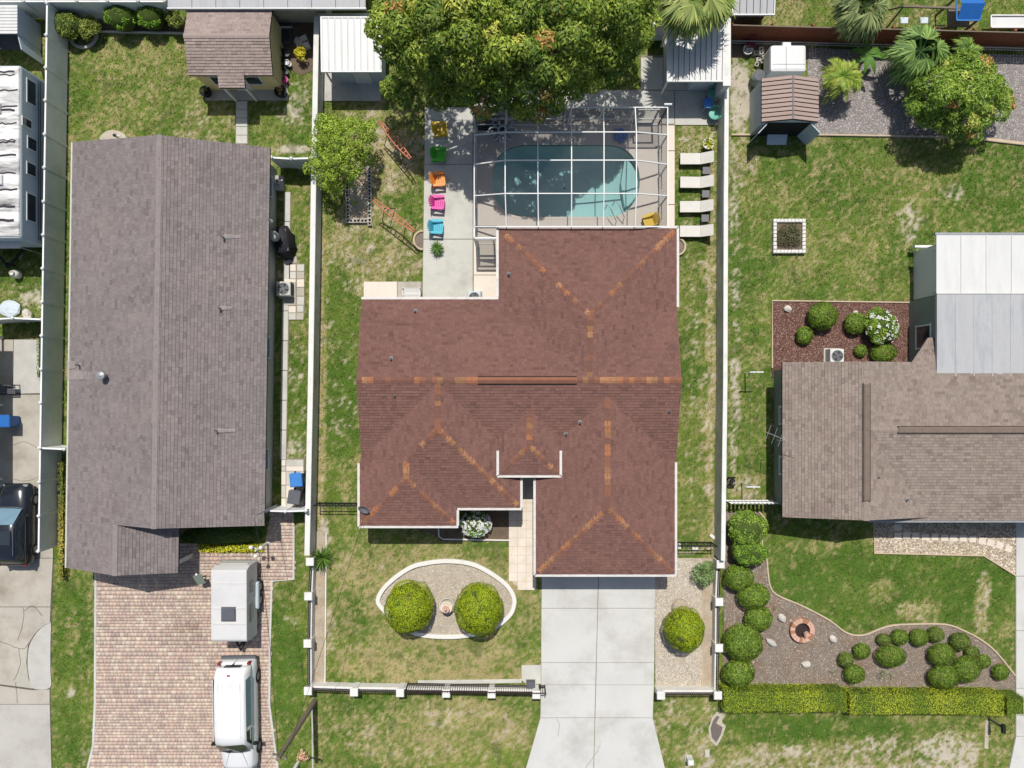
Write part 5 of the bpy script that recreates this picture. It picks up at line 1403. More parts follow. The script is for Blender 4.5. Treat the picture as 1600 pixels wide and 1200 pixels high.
# ------------------------------------------------------------ garden furniture
def adirondack(cname, label, px, py, rz=0.0):
    """faces +x, fan back at -x"""
    p = P(px, py, .35); m = 'chair_' + cname
    t = thing('garden_chair', label, 'chair', (p.x, p.y, .045), rz, 'slatted garden chairs on the patio')
    s = MB()
    for i in range(5):
        x = -.18 + i * .115; z = .26 + i * .026; s.box(x, x + .1, -.27, .27, z, z + .025)
    s.build('seat', m, t, local=True, bevel=.006)
    b = MB()
    for i in range(6):
        y = (i - 2.5); hgt = .68 - .022 * y * y
        a0 = Vector((-.16, y * .082, .26)); a1 = Vector((-.16 - hgt * .42, y * .112, .26 + hgt * .9))
        b.bar(a0, a1, .085, .022, up=(1, 0, .3))
    b.build('backrest', m, t, local=True)
    for sg in (-1, 1):
        MB().box(-.3, .36, sg * .33 - .07, sg * .33 + .07, .5, .525).build('armrest', m, t, local=True, bevel=.006)
        MB().bar((.3, sg * .3, 0), (.3, sg * .3, .5), .08, .035).build('leg', m, t, local=True)
        MB().bar((-.42, sg * .29, 0), (.36, sg * .29, .33), .1, .03, up=(0, 0, 1)).bar((-.28, sg * .3, .06), (-.28, sg * .3, .5), .05, .03).build('leg', m, t, local=True)
    return t
adirondack('yellow', 'olive yellow slatted garden chair in the tree shade on the patio', 688, 203, rad(3))
adirondack('green', 'bright green slatted garden chair on the patio', 686, 242, rad(-4))
adirondack('orange', 'orange slatted garden chair on the patio', 685, 281, rad(5))
adirondack('pink', 'magenta pink slatted garden chair on the patio', 684, 317, rad(-3))
adirondack('teal', 'turquoise blue slatted garden chair on the patio', 682, 355, rad(-2))
adirondack('yellow', 'yellow slatted garden chair inside the pool cage', 1016, 346, rad(200))

def lounger():
    t = thing('sun_lounger', '', 'sun lounger', (0, 0, 0), 0, 'sun loungers in a row along the wall')
    s = MB().cham(-.98, .14, -.31, .31, .32, .36, .012); s.build('seat', 'sling', t, local=True)
    b = MB(); a0, a1 = Vector((.15, 0, .35)), Vector((.76, 0, .78))
    b.bar(a0, a1, .62, .035); b.build('backrest', 'sling', t, local=True)
    fr = MB()
    for sg in (-1, 1): fr.bar((-.98, sg * .29, .3), (.7, sg * .29, .3), .04, .05)
    fr.bar((-.97, -.29, .3), (-.97, .29, .3), .04, .05).bar((.69, -.29, .3), (.69, .29, .3), .04, .05).bar((.45, -.25, .3), (.6, -.25, .64), .03).bar((.45, .25, .3), (.6, .25, .64), .03)
    fr.build('frame', 'plastic_grey', t, local=True)
    for x in (-.9, .6):
        for sg in (-1, 1): MB().bar((x, sg * .28, 0), (x, sg * .28, .3), .04).build('leg', 'plastic_grey', t, local=True)
    return t
LG = lounger()
for i, (x, y, lb) in enumerate(((1091, 247.5, 'white sun lounger beside the potted yellow palm'), (1091, 284.5, 'white sun lounger second from the potted yellow palm'), (1090.5, 322.5, 'white sun lounger third from the potted yellow palm'), (1090.5, 361, 'white sun lounger at the row end beside the round stone ring'))):
    o = LG if i == 0 else copy_tree(LG); p = P(x, y, .4); o.location = (p.x, p.y, 0); o.rotation_euler = (0, 0, rad(R.uniform(-1, 1))); o['label'] = lb
def side_table():
    t = thing('side_table', '', 'side table', (0, 0, 0), 0, 'small wicker tables between the loungers')
    MB().cham(-.21, .21, -.2, .2, .38, .42, .01).build('table_top', 'wicker', t, local=True)
    for sx in (-1, 1):
        for sy in (-1, 1): MB().bar((sx * .18, sy * .17, 0), (sx * .18, sy * .17, .38), .035).build('leg', 'wicker', t, local=True)
    return t
ST = side_table()
for i, (x, y, lb) in enumerate(((1104, 266.5, 'grey wicker side table between the first and second loungers from the palm pot'), (1103, 303, 'grey wicker side table between the second and third loungers from the palm pot'), (1102, 341, 'grey wicker side table between the third and fourth loungers from the palm pot'))):
    o = ST if i == 0 else copy_tree(ST); p = P(x, y, .4); o.location = (p.x, p.y, 0); o['label'] = lb
# round blue table and mint chair
p = P(1106, 161, .7); t = thing('round_table', 'round bright blue bistro table beside the wall', 'table', (p.x, p.y, .045))
MB().lathe([(.01, .68), (.28, .68), (.3, .7), (.29, .72), (.26, .69), (.01, .69)], 24).build('table_top', 'blue_plastic', t, local=True)
for k in range(3): a = k * 2.094; MB().tube([(.1 * math.cos(a), .1 * math.sin(a), .68), (.25 * math.cos(a), .25 * math.sin(a), 0)], .018, 6).build('leg', 'white_paint', t, local=True)
def tub_chair(label, px, py, rz, m):
    p = P(px, py, .5); t = thing('tub_chair', label, 'chair', (p.x, p.y, .045), rz)
    MB().lathe([(.01, .38), (.27, .39), (.3, .42), (.27, .44), (.01, .42)], 20).build('seat', m, t, local=True, smooth=True)
    b = MB()
    pr = [(.3 * math.cos(a), .33 * math.sin(a), .42 + .38 * math.cos((a - math.pi) / 2.2)) for a in [math.pi * .35 + k * math.pi * 1.3 / 14 for k in range(15)]]
    for q in pr: b.bar((q[0], q[1], .42), (q[0] * 1.15, q[1] * 1.15, q[2]), .06, .015)
    b.tube([(q[0] * 1.15, q[1] * 1.15, q[2]) for q in pr], .02, 6); b.build('backrest', m, t, local=True)
    for k in range(4): a = k * math.pi / 2 + .78; MB().tube([(.2 * math.cos(a), .2 * math.sin(a), .4), (.29 * math.cos(a), .29 * math.sin(a), 0)], .016, 6).build('leg', 'wicker', t, local=True)
tub_chair('mint green tub chair in the sun beside the round blue table', 1116, 178, rad(200), 'mint')
tub_chair('mint green tub chair in the shade behind the round blue table', 1114, 146, rad(230), 'mint')

def hammock_stand(label, a, b, z0=.0):
    t = thing('hammock_frame', label, 'hammock frame', ((a.x + b.x) / 2, (a.y + b.y) / 2, 0))
    d = (b - a); L = d.length; d.normalize(); r = Vector((-d.y, d.x, 0))
    for sg in (-1, 1):
        pts = [a.lerp(b, k / 10) + r * sg * (.05 + .09 * math.sin(math.pi * k / 10)) + Vector((0, 0, .62 + .28 * (abs(k - 5) / 5) ** 2)) for k in range(11)]
        MB().tube(pts, .035, 8).build('rail', 'orange_wood', t)
    for k in range(1, 10):
        c = a.lerp(b, k / 10) + Vector((0, 0, .63 + .28 * (abs(k - 5) / 5) ** 2)); w2 = .05 + .09 * math.sin(math.pi * k / 10)
        MB().bar(c - r * w2, c + r * w2, .05, .02).build('slat', 'orange_wood', t)
    for k in (.25, .78):
        c = a.lerp(b, k) + Vector((0, 0, .64))
        for sg in (-1, 1): MB().tube([c, Vector((c.x, c.y, 0)) + r * sg * .5 + d * .06 * sg], .022, 6).build('leg', 'iron_black', t)
hammock_stand('orange slatted frame on black crossed legs half in the tree shade', P(597, 198, .8), P(645, 256, .8))
hammock_stand('orange slatted frame on black crossed legs in the sun near the stone ring', P(588, 318, .8), P(651, 367, .8))

# cinder block planter
cb = thing('block_planter', 'garden bed framed by grey hollow cinder blocks beneath the light green tree', 'planter', P(562, 300))
def cinder_mesh():
    m = MB(); L, W, Hh = .4, .2, .19; t = .032
    m.box(-L / 2, L / 2, -W / 2, -W / 2 + t, 0, Hh).box(-L / 2, L / 2, W / 2 - t, W / 2, 0, Hh)
    for x in (-L / 2, -t / 2, L / 2 - t): m.box(x + .0005, x + t - .0005, -W / 2 + t, W / 2 - t, 0, Hh - .001)
    o = m.build('cinder_block', 'cinder'); me = o.data; C.objects.unlink(o); bpy.data.objects.remove(o); return me
CM = cinder_mesh()
def cinder(px, py, rz):
    o = bpy.data.objects.new('cinder_block', CM); C.objects.link(o); o.parent = cb
    p = P(px, py); o.location = Vector((p.x, p.y, .0)) - wloc(cb) + Vector((0, 0, R.uniform(0, .012))); o.rotation_euler = (0, 0, rz + rad(R.uniform(-2, 2)))
for i in range(10): cinder(578.3 + R.uniform(-.4, .4), 245 + i * 11.4, math.pi / 2)
for i in range(6): cinder(543.5 + (.0 if i < 3 else 1.0), 281 + i * 11.4, math.pi / 2)
for i in range(3): cinder(546 + i * 11.4 + 1, 346, 0)
MB().prism([P(547, 250), P(575, 250), P(575, 343), P(548, 343)], 0, .09).build('soil', 'soil', cb)
p = P(562, 335); st_ = thing('garden_stake', 'thin dark stake standing in the cinder block bed', 'stake', (p.x, p.y, .09)); MB().tube([(0, 0, -.1), (.02, 0, .75)], .018, 6).lathe([(.05, .75), (.05, .78), (.01, .8)], 8).build('rod', 'iron_black', st_, local=True)
# stone rings
for lb, x, y, r in (('half round pale concrete ring of dry leaves against the patio edge', 661.5, 376, 14.5), ('round pale concrete ring beside the last sun lounger', 1057, 386, 13)):
    t = thing('planter_ring', lb, 'planter', P(x, y)); half = x < 800; n_ = 13 if half else 24; a_ = math.pi / 2 if half else 0
    pts = [P(x + r * math.cos(a_ + k * .2618), y + r * math.sin(a_ + k * .2618)) for k in range(n_)]
    MB().strip(pts, .11, -.01, .17, not half).build('ring', 'edging', t); MB().prism([P(x + (r - 1) * math.cos(a_ + k * .2618), y + (r - 1) * math.sin(a_ + k * .2618)) for k in range(n_)], 0, .075).build('leaf_litter', 'mulch_grey', t)

# fountain
p = P(699, 944); ft = thing('fountain', 'tiered pale stone fountain between the two ball shrubs', 'fountain', (p.x, p.y, .03))
MB().lathe([(.42, 0), (.44, .1), (.4, .22), (.46, .3), (.44, .34), (.38, .3), (.34, .2), (.01, .19)], 24).build('basin', 'stone_pale', ft, local=True, smooth=True)
MB().lathe([(.12, .18), (.09, .4), (.12, .5), (.3, .56), (.34, .64), (.32, .66), (.26, .6), (.01, .58)], 24).build('middle_bowl', 'cream_slab', ft, local=True, smooth=True)
MB().lathe([(.07, .58), (.05, .78), (.08, .82), (.18, .88), (.2, .94), (.18, .95), (.13, .9), (.01, .89)], 20).build('upper_bowl', 'terracotta', ft, local=True, smooth=True)
MB().lathe([(.04, .88), (.06, 1.0), (.07, 1.06), (.04, 1.12), (.01, 1.16)], 14).build('finial', 'stone_pale', ft, local=True, smooth=True)
# terracotta fire ring with a pot inside
p = P(1251, 983); fr = thing('fire_ring', 'terracotta ring with a tipped pot inside on the mulch', 'fire pit', (p.x, p.y, .02))
for k in range(20):
    a0, a1 = k * math.pi / 10 + .02, (k + 1) * math.pi / 10 - .02
    MB().prism([(.42 * math.cos(a0), .42 * math.sin(a0)), (.68 * math.cos(a0), .68 * math.sin(a0)), (.68 * math.cos(a1), .68 * math.sin(a1)), (.42 * math.cos(a1), .42 * math.sin(a1))], 0, .26 + R.uniform(-.01, .012)).build('rim_brick', R.choice(('terracotta', 'terracotta', 'cap_2')), fr, local=True)
MB().lathe([(.44, 0), (.44, .235), (.66, .235), (.66, 0)], 28).build('mortar', 'edging', fr, local=True)
MB().lathe([(.42, .05), (.01, .05)], 28).build('ash_bed', 'iron', fr, local=True)
o = MB().lathe([(.01, 0), (.14, .0), (.2, .3), (.21, .32), (.18, .32), (.13, .06), (.01, .06)], 18).build('pot', 'terracotta', fr, local=True, smooth=True); o.location = (.2, -.12, .12); o.rotation_euler = (rad(50), rad(25), 0)
# rocks
def rock(label, px, py, r, seed, m='stone_pale', sq=(1, .75, .6)):
    rr = random.Random(seed); mb = MB(); blob_core(mb, 0, 0, 0, r * sq[0], r * sq[1], r * sq[2], 9, seed)
    mb.v = [(x * rr.uniform(.82, 1.15), y * rr.uniform(.82, 1.15), z) for x, y, z in mb.v]
    p = P(px, py); t = thing('rock', label, 'rock', (p.x, p.y, .02), rr.uniform(0, 3), 'pale garden rocks')
    mb.v = [(x, y, z + r * sq[2] * .55) for x, y, z in mb.v]; mb.build('stone', m, t, local=True)
rock('smooth grey white rock nearest the terracotta fire ring on its hedge side', 1220, 964, .3, 1); rock('pale pointed rock right of the terracotta fire ring by the curved edging', 1300, 997, .26, 2)
rock('cream chunky rock on the mulch below the fire ring', 1258, 1037, .26, 3); rock('rough grey driftwood like rock between round shrubs and fire ring', 1204, 1003, .3, 4, 'concrete_patch', (1.2, .6, .5))
rock('white rock in the corner of the red mulch bed', 1230, 483, .26, 5); rock('white rock beside the round shrub next to the flowering bush', 1335, 491, .24, 6)
rock('brown flat boulder above the ball shrub in the gravel strip', 1062, 946, .5, 7, 'soil', (1, 1, .5))

# outdoor AC units
def ac_unit(label, px, py, s, m='rv_body', z=.05, rz=0):
    p = P(px, py, .7); t = thing('ac_unit', label, 'air conditioner', (p.x, p.y, z), rz)
    MB().box(-s * .6, s * .6, -s * .6, s * .6, -.03, .03).build('pad', 'concrete_grey', t, local=True)
    MB().cham(-s / 2, s / 2, -s / 2, s / 2, .03, .7, .04).build('casing', m, t, local=True)
    g = MB().lathe([(s * .42, .705), (s * .42, .73), (s * .39, .73), (s * .39, .705)], 24)
    for k in (.12, .2, .28, .35): g.lathe([(s * k + .006, .725), (s * k, .73), (s * k - .006, .725)], 20)
    for k in range(8): a = k * math.pi / 4; g.bar((0, 0, .727), (s * .41 * math.cos(a), s * .41 * math.sin(a), .727), .01)
    fan = g.build('fan_guard', 'steel', t, local=True)
    MB().lathe([(s * .39, .703), (.01, .703)], 24).build('fan_well', 'rubber', fan, local=True)
    bl = MB()
    for k in range(4):
        a = k * math.pi / 2; bl.poly([(0, 0, .712), (s * .36 * math.cos(a), s * .36 * math.sin(a), .716), (s * .36 * math.cos(a + .7), s * .36 * math.sin(a + .7), .708)])
    bl.build('blade', 'plastic_grey', fan, local=True)
    lv = MB()
    for k in range(7): lv.box(s / 2 - .002, s / 2 + .01, -s * .42, s * .42, .1 + k * .08, .14 + k * .08)
    lv.build('louvre', 'plastic_grey', t, local=True)
ac_unit('square air conditioner with round fan on the pad beside the grey house', 443, 451, .78, 'concrete_patio')
ac_unit('pale air conditioner with round fan in the red mulch bed', 1308, 556, .76, 'white_metal', .03)
ac_unit('grey pool pump cabinet half under the rear eave', 741, 465, .72, 'siding_blue', .05)
# covered grill by the grey house
p = P(444, 378, .5); gr = thing('covered_grill', 'barbecue grill under a crumpled black cover beside the grey house', 'grill', (p.x, p.y, .02), rad(8))
mb = MB(); nn = 16; rows = [(0, .52, .95), (.25, .5, .9), (.8, .44, .82), (1.02, .3, .6), (1.08, .02, .05)]
for zz, rx_, ry_ in rows:
    for k in range(nn):
        a = 2 * math.pi * k / nn; f = 1 + (.13 if k % 2 else -.1) * (1 - zz * .5) * R.uniform(.4, 1.2); mb.v.append((rx_ * math.cos(a) * f, ry_ * math.sin(a) * f, zz + R.uniform(-.03, .03)))
for j in range(4):
    for k in range(nn): mb.f.append((j * nn + k, j * nn + (k + 1) % nn, (j + 1) * nn + (k + 1) % nn, (j + 1) * nn + k))
mb.build('cover', 'black_cloth', gr, local=True, smooth=True)
MB().box(-.3, .3, -.6, .6, .0, .9).build('body', 'plastic_grey', gr, local=True)
# steps with box by the back door
p = P(438, 288); t = thing('door_step', 'grey concrete door step with a white bucket at the grey house', 'step', (p.x, p.y, 0)); MB().cham(-.2, .25, -.4, .4, 0, .35, .02).build('step', 'concrete_grey', t, local=True); MB().lathe([(.1, .35), (.12, .6), (.1, .6), (.09, .37)], 12).build('bucket', 'white_paint', t, local=True)
# wheeled bins
def bin_(label, px, py, m, rz, z=.05):
    p = P(px, py, 1.0); t = thing('wheeled_bin', label, 'bin', (p.x, p.y, z), rz, 'wheeled rubbish bins')
    b = MB(); q = [(-.24, -.26), (.24, -.26), (.24, .26), (-.24, .26)]; b.v = [(x * 1, y * 1, .06) for x, y in q] + [(x * 1.28, y * 1.28, .98) for x, y in q]
    b.f = [(3, 2, 1, 0), (4, 5, 6, 7), (0, 1, 5, 4), (1, 2, 6, 5), (2, 3, 7, 6), (3, 0, 4, 7)]; b.build('body', m, t, local=True, bevel=.02)
    l = MB().cham(-.34, .34, -.37, .36, .985, 1.06, .04); l.build('lid', m, t, local=True)
    MB().bar((-.26, .39, .98), (.26, .39, .98), .04).build('handle', m, t, local=True)
    for sg in (-1, 1): MB().lathe([(.02, -.03), (.11, -.03), (.11, .03), (.02, .03)], 14, (sg * .28, .3, .11), 'x').build('wheel', 'rubber', t, local=True)
bin_('blue wheeled recycling bin beside the boundary wall', 463, 750, 'blue_plastic', rad(5))
bin_('charcoal wheeled bin next to the white vinyl gate', 460, 777, 'plastic_grey', rad(-8))
bin_('bright blue wheeled bin in the carport shade', 6, 658, 'blue_deep', rad(90), .04)
# pots
def pot(label, px, py, r, h, m='rubber', plant=None, z=0.0, name='plant_pot'):
    p = P(px, py, h); t = thing(name, label, 'pot', (p.x, p.y, z))
    MB().lathe([(r * .7, 0), (r * .95, h * .9), (r * 1.05, h * .92), (r * 1.05, h), (r * .88, h), (r * .85, h * .8), (.01, h * .78)], 20).build('pot', m, t, local=True)
    if plant:
        V, F, Cc = [], [], []; c0, c1, n, L, wd, up_ = plant
        strap_rosette(V, F, Cc, (p.x, p.y, z + h * .75), n, L, wd, 0, L * .7, nlin(c0), nlin(c1), upright=up_)
        npobj('plant', np.array(V), np.array(F), 'leaf', np.array(Cc), t)
pot('black round planter at the left corner of the tan shed porch', 320, 142, .3, .45, 'rubber', ((90, 110, 50), (130, 130, 80), 14, .2, .03, .3))
pot('black round planter at the clutter end of the tan shed porch', 438, 142, .33, .45, 'rubber', ((120, 110, 60), (190, 160, 110), 14, .25, .03, .3))
pot('white rimmed pot holding a yellow green palm beside the loungers', 1107, 224, .3, .4, 'white_kerb', ((190, 190, 40), (140, 160, 50), 16, .55, .035, .35))
pot('green fern pot on the patio below the turquoise chair', 683, 388, .2, .35, 'iron_black', ((70, 110, 40), (110, 150, 60), 60, .48, .03, .25), .045)

# clothes line posts
def tpost(label, px, py):
    p = P(px, py, 1.95); t = thing('clothes_post', label, 'clothes post', (p.x, p.y, 0), 0, 'clothes line posts')
    MB().tube([(0, 0, -.1), (0, 0, 1.95)], .035, 10).build('pole', 'white_paint', t, local=True)
    MB().tube([(-.36, 0, 1.95), (.36, 0, 1.95)], .035, 10).tube([(0, 0, 1.9), (0, 0, 2.05)], .04, 8).build('crossbar', 'white_paint', t, local=True)
    return p
a = tpost('white T shaped clothes post on the lawn by the red mulch bed', 1182.5, 581.5); b = tpost('white T shaped clothes post by the white slatted gate', 1177, 761)
cl = thing('clothes_line', 'two thin lines strung between the white T posts', 'clothes line', (a.x, a.y, 1.9))
for sx in (-.3, .3): MB().tube([(a.x + sx, a.y, 1.97), ((a.x + b.x) / 2 + sx, (a.y + b.y) / 2, 1.86), (b.x + sx, b.y, 1.97)], .005, 5).build('line', 'wicker', cl)
# brick-edged square planter on the right lawn
t = thing('square_planter', 'square planter of white painted stones on the right hand lawn', 'planter', P(1232, 370))
ps = []
for i in range(9): ps += [(1209 + i * 5.6, 346), (1209 + i * 5.6, 394)]
for i in range(1, 8): ps += [(1209, 346 + i * 6), (1254, 346 + i * 6)]
for x, y in ps:
    p = P(x, y); o = MB().cham(-.095, .095, -.095, .095, 0, .24, .03).build('stone', 'white_kerb', t, local=True); o.location = Vector((p.x, p.y, R.uniform(0, .02))) - wloc(t); o.rotation_euler = (0, 0, R.uniform(-.15, .15))
MB().prism([P(1212, 349), P(1251, 349), P(1251, 391), P(1212, 391)], 0, .12).build('soil', 'dirt_bed', t)
# ------------------------------------------------------------ vehicles
def loft(mb, rings, close_ends=True):
    n = len(rings[0]); i0 = len(mb.v)
    for r in rings: mb.v += [tuple(p) for p in r]
    for j in range(len(rings) - 1):
        for k in range(n):
            k2 = (k + 1) % n; mb.f.append((i0 + j * n + k, i0 + j * n + k2, i0 + (j + 1) * n + k2, i0 + (j + 1) * n + k))
    if close_ends:
        mb.f.append(tuple(i0 + k for k in range(n))[::-1]); mb.f.append(tuple(i0 + (len(rings) - 1) * n + k for k in range(n)))
    return mb
def ring(y, z0, z1, hw0, hw1, crown_=.03, r=.12):
    """section across the car: floor z0, top z1, half widths at mid height and top"""
    zm = z0 + (z1 - z0) * .45
    pts = [(-hw0 * .94, z0), (-hw0, z0 + (zm - z0) * .5), (-hw0, zm), (-hw1 - .0, z1 - r), (-hw1 + r * .6, z1 - r * .2), (-hw1 * .5, z1 + crown_ * .75), (0, z1 + crown_)]
    pts = pts + [(-x, z) for x, z in pts[:-1][::-1]]
    return [(x, y, z) for x, z in pts]
def wheel(parent, x, y, r=.34, wd=.22):
    t = MB().lathe([(r * .62, -wd / 2), (r * .95, -wd / 2), (r, -wd / 3), (r, wd / 3), (r * .95, wd / 2), (r * .62, wd / 2), (r * .62, -wd / 2)], 24, (x, y, r), 'x').build('wheel', 'rubber', parent, local=True)
    s = 1 if x > 0 else -1
    h = MB().lathe([(r * .62, wd * .4 * s), (r * .5, wd * .3 * s), (r * .15, wd * .42 * s), (.01, wd * .42 * s)], 16, (x, y, r), 'x'); h.build('rim', 'steel', t, local=True)
def van():
    global ring
    ring0 = ring
    def ringv(y, *a, **k): return ring0(y * 1.17, *a, **k)
    p = P(367, 1112, 1.0)     # faces -y
    t = thing('van', 'white full size van parked on the paved drive behind the camper', 'van', (P(371, 1112, .9).x, P(0, 1026, .5).y - 2.9, .05), rad(1.0))
    VS = 1.17
    b = MB(); R_ = ringv
    loft(b, [R_(2.42, .45, 1.0, .9, .86), R_(2.36, .35, 1.15, .97, .9), R_(2.0, .3, 1.2, .99, .92), R_(0, .3, 1.22, 1.0, .93), R_(-1.45, .3, 1.22, .99, .92), R_(-1.7, .3, 1.12, .98, .88, .06), R_(-2.4, .32, 1.0, .95, .82, .07), R_(-2.7, .38, .86, .88, .74, .04)])
    b.build('body', 'van_paint', t, smooth=True, local=True)
    c = MB()
    loft(c, [R_(2.3, 1.0, 1.62, .9, .82, .02), R_(2.05, 1.0, 1.98, .93, .8, .04, .1), R_(1.2, 1.0, 2.05, .94, .82, .05, .1), R_(-.6, 1.0, 2.05, .94, .82, .05, .1), R_(-1.0, 1.0, 2.0, .93, .8, .05, .1), R_(-1.62, 1.0, 1.24, .9, .76, .03)])
    c.build('cabin', 'van_paint', t, smooth=True, local=True)
    # windscreen, side glass, rear glass
    MB().poly([(-.74, -1.02, 2.03), (-.35, -1.06, 2.1), (.35, -1.06, 2.1), (.74, -1.02, 2.03), (.8, -1.6, 1.32), (.4, -1.66, 1.36), (-.4, -1.66, 1.36), (-.8, -1.6, 1.32)]).build('windscreen', 'glass_dark', t, local=True)
    for s in (-1, 1):
        MB().poly([(s * .955, 1.9, 1.38), (s * .955, -.35, 1.38), (s * .868, -.3, 1.9), (s * .868, 1.85, 1.9)]).build('side_window', 'glass_blue', t, local=True)
        MB().poly([(s * .955, -.5, 1.34), (s * .935, -1.3, 1.32), (s * .865, -.95, 1.86), (s * .868, -.5, 1.9)]).build('side_window', 'glass_dark', t, local=True)
        MB().cham(s * 1.12 - .1, s * 1.12 + .1, -1.3, -1.2, 1.2, 1.45, .02).build('mirror', 'rubber', t, local=True)
        MB().box(s * .8 - .08, s * .8 + .08, 2.36, 2.44, .95, 1.3).build('tail_light', 'lamp_red', t, local=True)
        MB().box(s * .62 - .14, s * .62 + .14, -2.72, -2.6, .62, .82).build('headlight', 'steel', t, local=True)
        MB().tube([(s * .86, 1.9, 1.98), (s * .86, -.8, 1.98)], .015, 6).build('drip_rail', 'white_metal', t, local=True)
    for x in (-.6, -.36, -.12, .12, .36, .6): MB().cham(x - .025, x + .025, -.75, 1.75, 2.06, 2.115 - abs(x) * .05, .01).build('roof_rib', 'van_paint', t, local=True)
    MB().box(-.08, .08, 2.06, 2.12, 1.97, 2.03).build('brake_light', 'lamp_red', t, local=True); MB().box(-.006, .006, 2.36, 2.43, .62, 1.6).build('door_seam', 'rubber', t, local=True)
    for x in (-.35, .3): MB().bar((x, -1.66, 1.375), (x + .42, -1.4, 1.66), .02).build('wiper', 'rubber', t, local=True)
    for x in (-.45, .45): MB().bar((x * .8, -1.72, 1.245), (x * 1.3, -2.36, 1.075), .02, .012).build('bonnet_crease', 'white_metal', t, local=True)
    MB().box(-.95, .95, 2.4, 2.54, .42, .6).build('rear_bumper', 'plastic_grey', t, local=True)
    MB().box(-.45, .45, 2.3, 2.34, 1.1, 1.5).build('rear_window', 'glass_dark', t, local=True)
    MB().box(-.92, .92, -2.82, -2.66, .38, .56).build('front_bumper', 'plastic_grey', t, local=True)
    for o in list(t.children):
        if o.name.split('.')[0] in ('body', 'cabin'): continue
        for vv in o.data.vertices: vv.co.y *= 1.17
    for x in (-.9, .9):
        for y in (1.8, -2.05): wheel(t, x, y, .37, .24)
van()
def suv():
    t = thing('suv', 'glossy black sport utility car parked against the vinyl fence', 'car', (P(37, 0).x, P(0, 818).y, .045), rad(180))   # faces +y
    b = MB()
    loft(b, [ring(2.15, .45, .85, .78, .72, .03), ring(2.05, .3, .98, .9, .8, .03), ring(1.5, .25, 1.05, .93, .84, .03), ring(.0, .25, 1.06, .94, .86, .03), ring(-.8, .25, 1.05, .94, .86, .03), ring(-1.0, .25, 1.04, .94, .82, .06), ring(-1.9, .28, .92, .91, .74, .09), ring(-2.2, .35, .78, .84, .66, .06), ring(-2.32, .42, .68, .72, .58, .03)])
    b.build('body', 'car_paint', t, smooth=True, local=True)
    c = MB()
    loft(c, [ring(2.0, .9, 1.1, .82, .66, .02, .08), ring(1.6, .9, 1.58, .84, .62, .03, .08), ring(.6, .9, 1.66, .86, .64, .04, .08), ring(-.2, .9, 1.62, .86, .63, .04, .08), ring(-1.05, .95, 1.06, .82, .66, .03, .05)])
    c.build('cabin', 'car_paint', t, smooth=True, local=True)
    MB().poly([(-.56, -.24, 1.66), (0, -.24, 1.69), (.56, -.24, 1.66), (.7, -1.0, 1.15), (.35, -1.06, 1.19), (-.35, -1.06, 1.19), (-.7, -1.0, 1.15)]).build('windscreen', 'glass_blue', t, local=True)
    MB().tube([(-.74, -1.02, 1.1), (-.4, -1.1, 1.14), (.4, -1.1, 1.14), (.74, -1.02, 1.1)], .012, 5).build('cowl_trim', 'steel', t, local=True)
    MB().cham(-.45, .45, .1, .85, 1.695, 1.712, .006).build('sunroof', 'glass_dark', t, local=True)
    for s in (-1, 1):
        for y0, y1 in ((-.75, -.02), (.04, .78), (.84, 1.5)):
            MB().poly([(s * .868, y1, 1.14), (s * .868, y0, 1.14), (s * .715, max(y0, -.4) + .06, 1.5), (s * .715, y1 - .06, 1.5)]).build('side_window', 'glass_dark', t, local=True)
        MB().cham(s * 1.0 - .09, s * 1.0 + .09, -.72, -.6, 1.05, 1.2, .02).build('mirror', 'car_paint', t, local=True)
        MB().tube([(s * .6, -.1, 1.71), (s * .6, 1.4, 1.71)], .02, 6).build('roof_rail', 'plastic_grey', t, local=True)
        MB().box(s * .62 - .12, s * .62 + .12, -2.28, -2.16, .62, .76).build('headlight', 'steel', t, local=True)
        MB().box(s * .72 - .08, s * .72 + .08, 2.06, 2.14, .75, .95).build('tail_light', 'lamp_red', t, local=True)
    for x in (-.84, .84):
        for y in (1.35, -1.4): wheel(t, x, y, .35, .22)
suv()
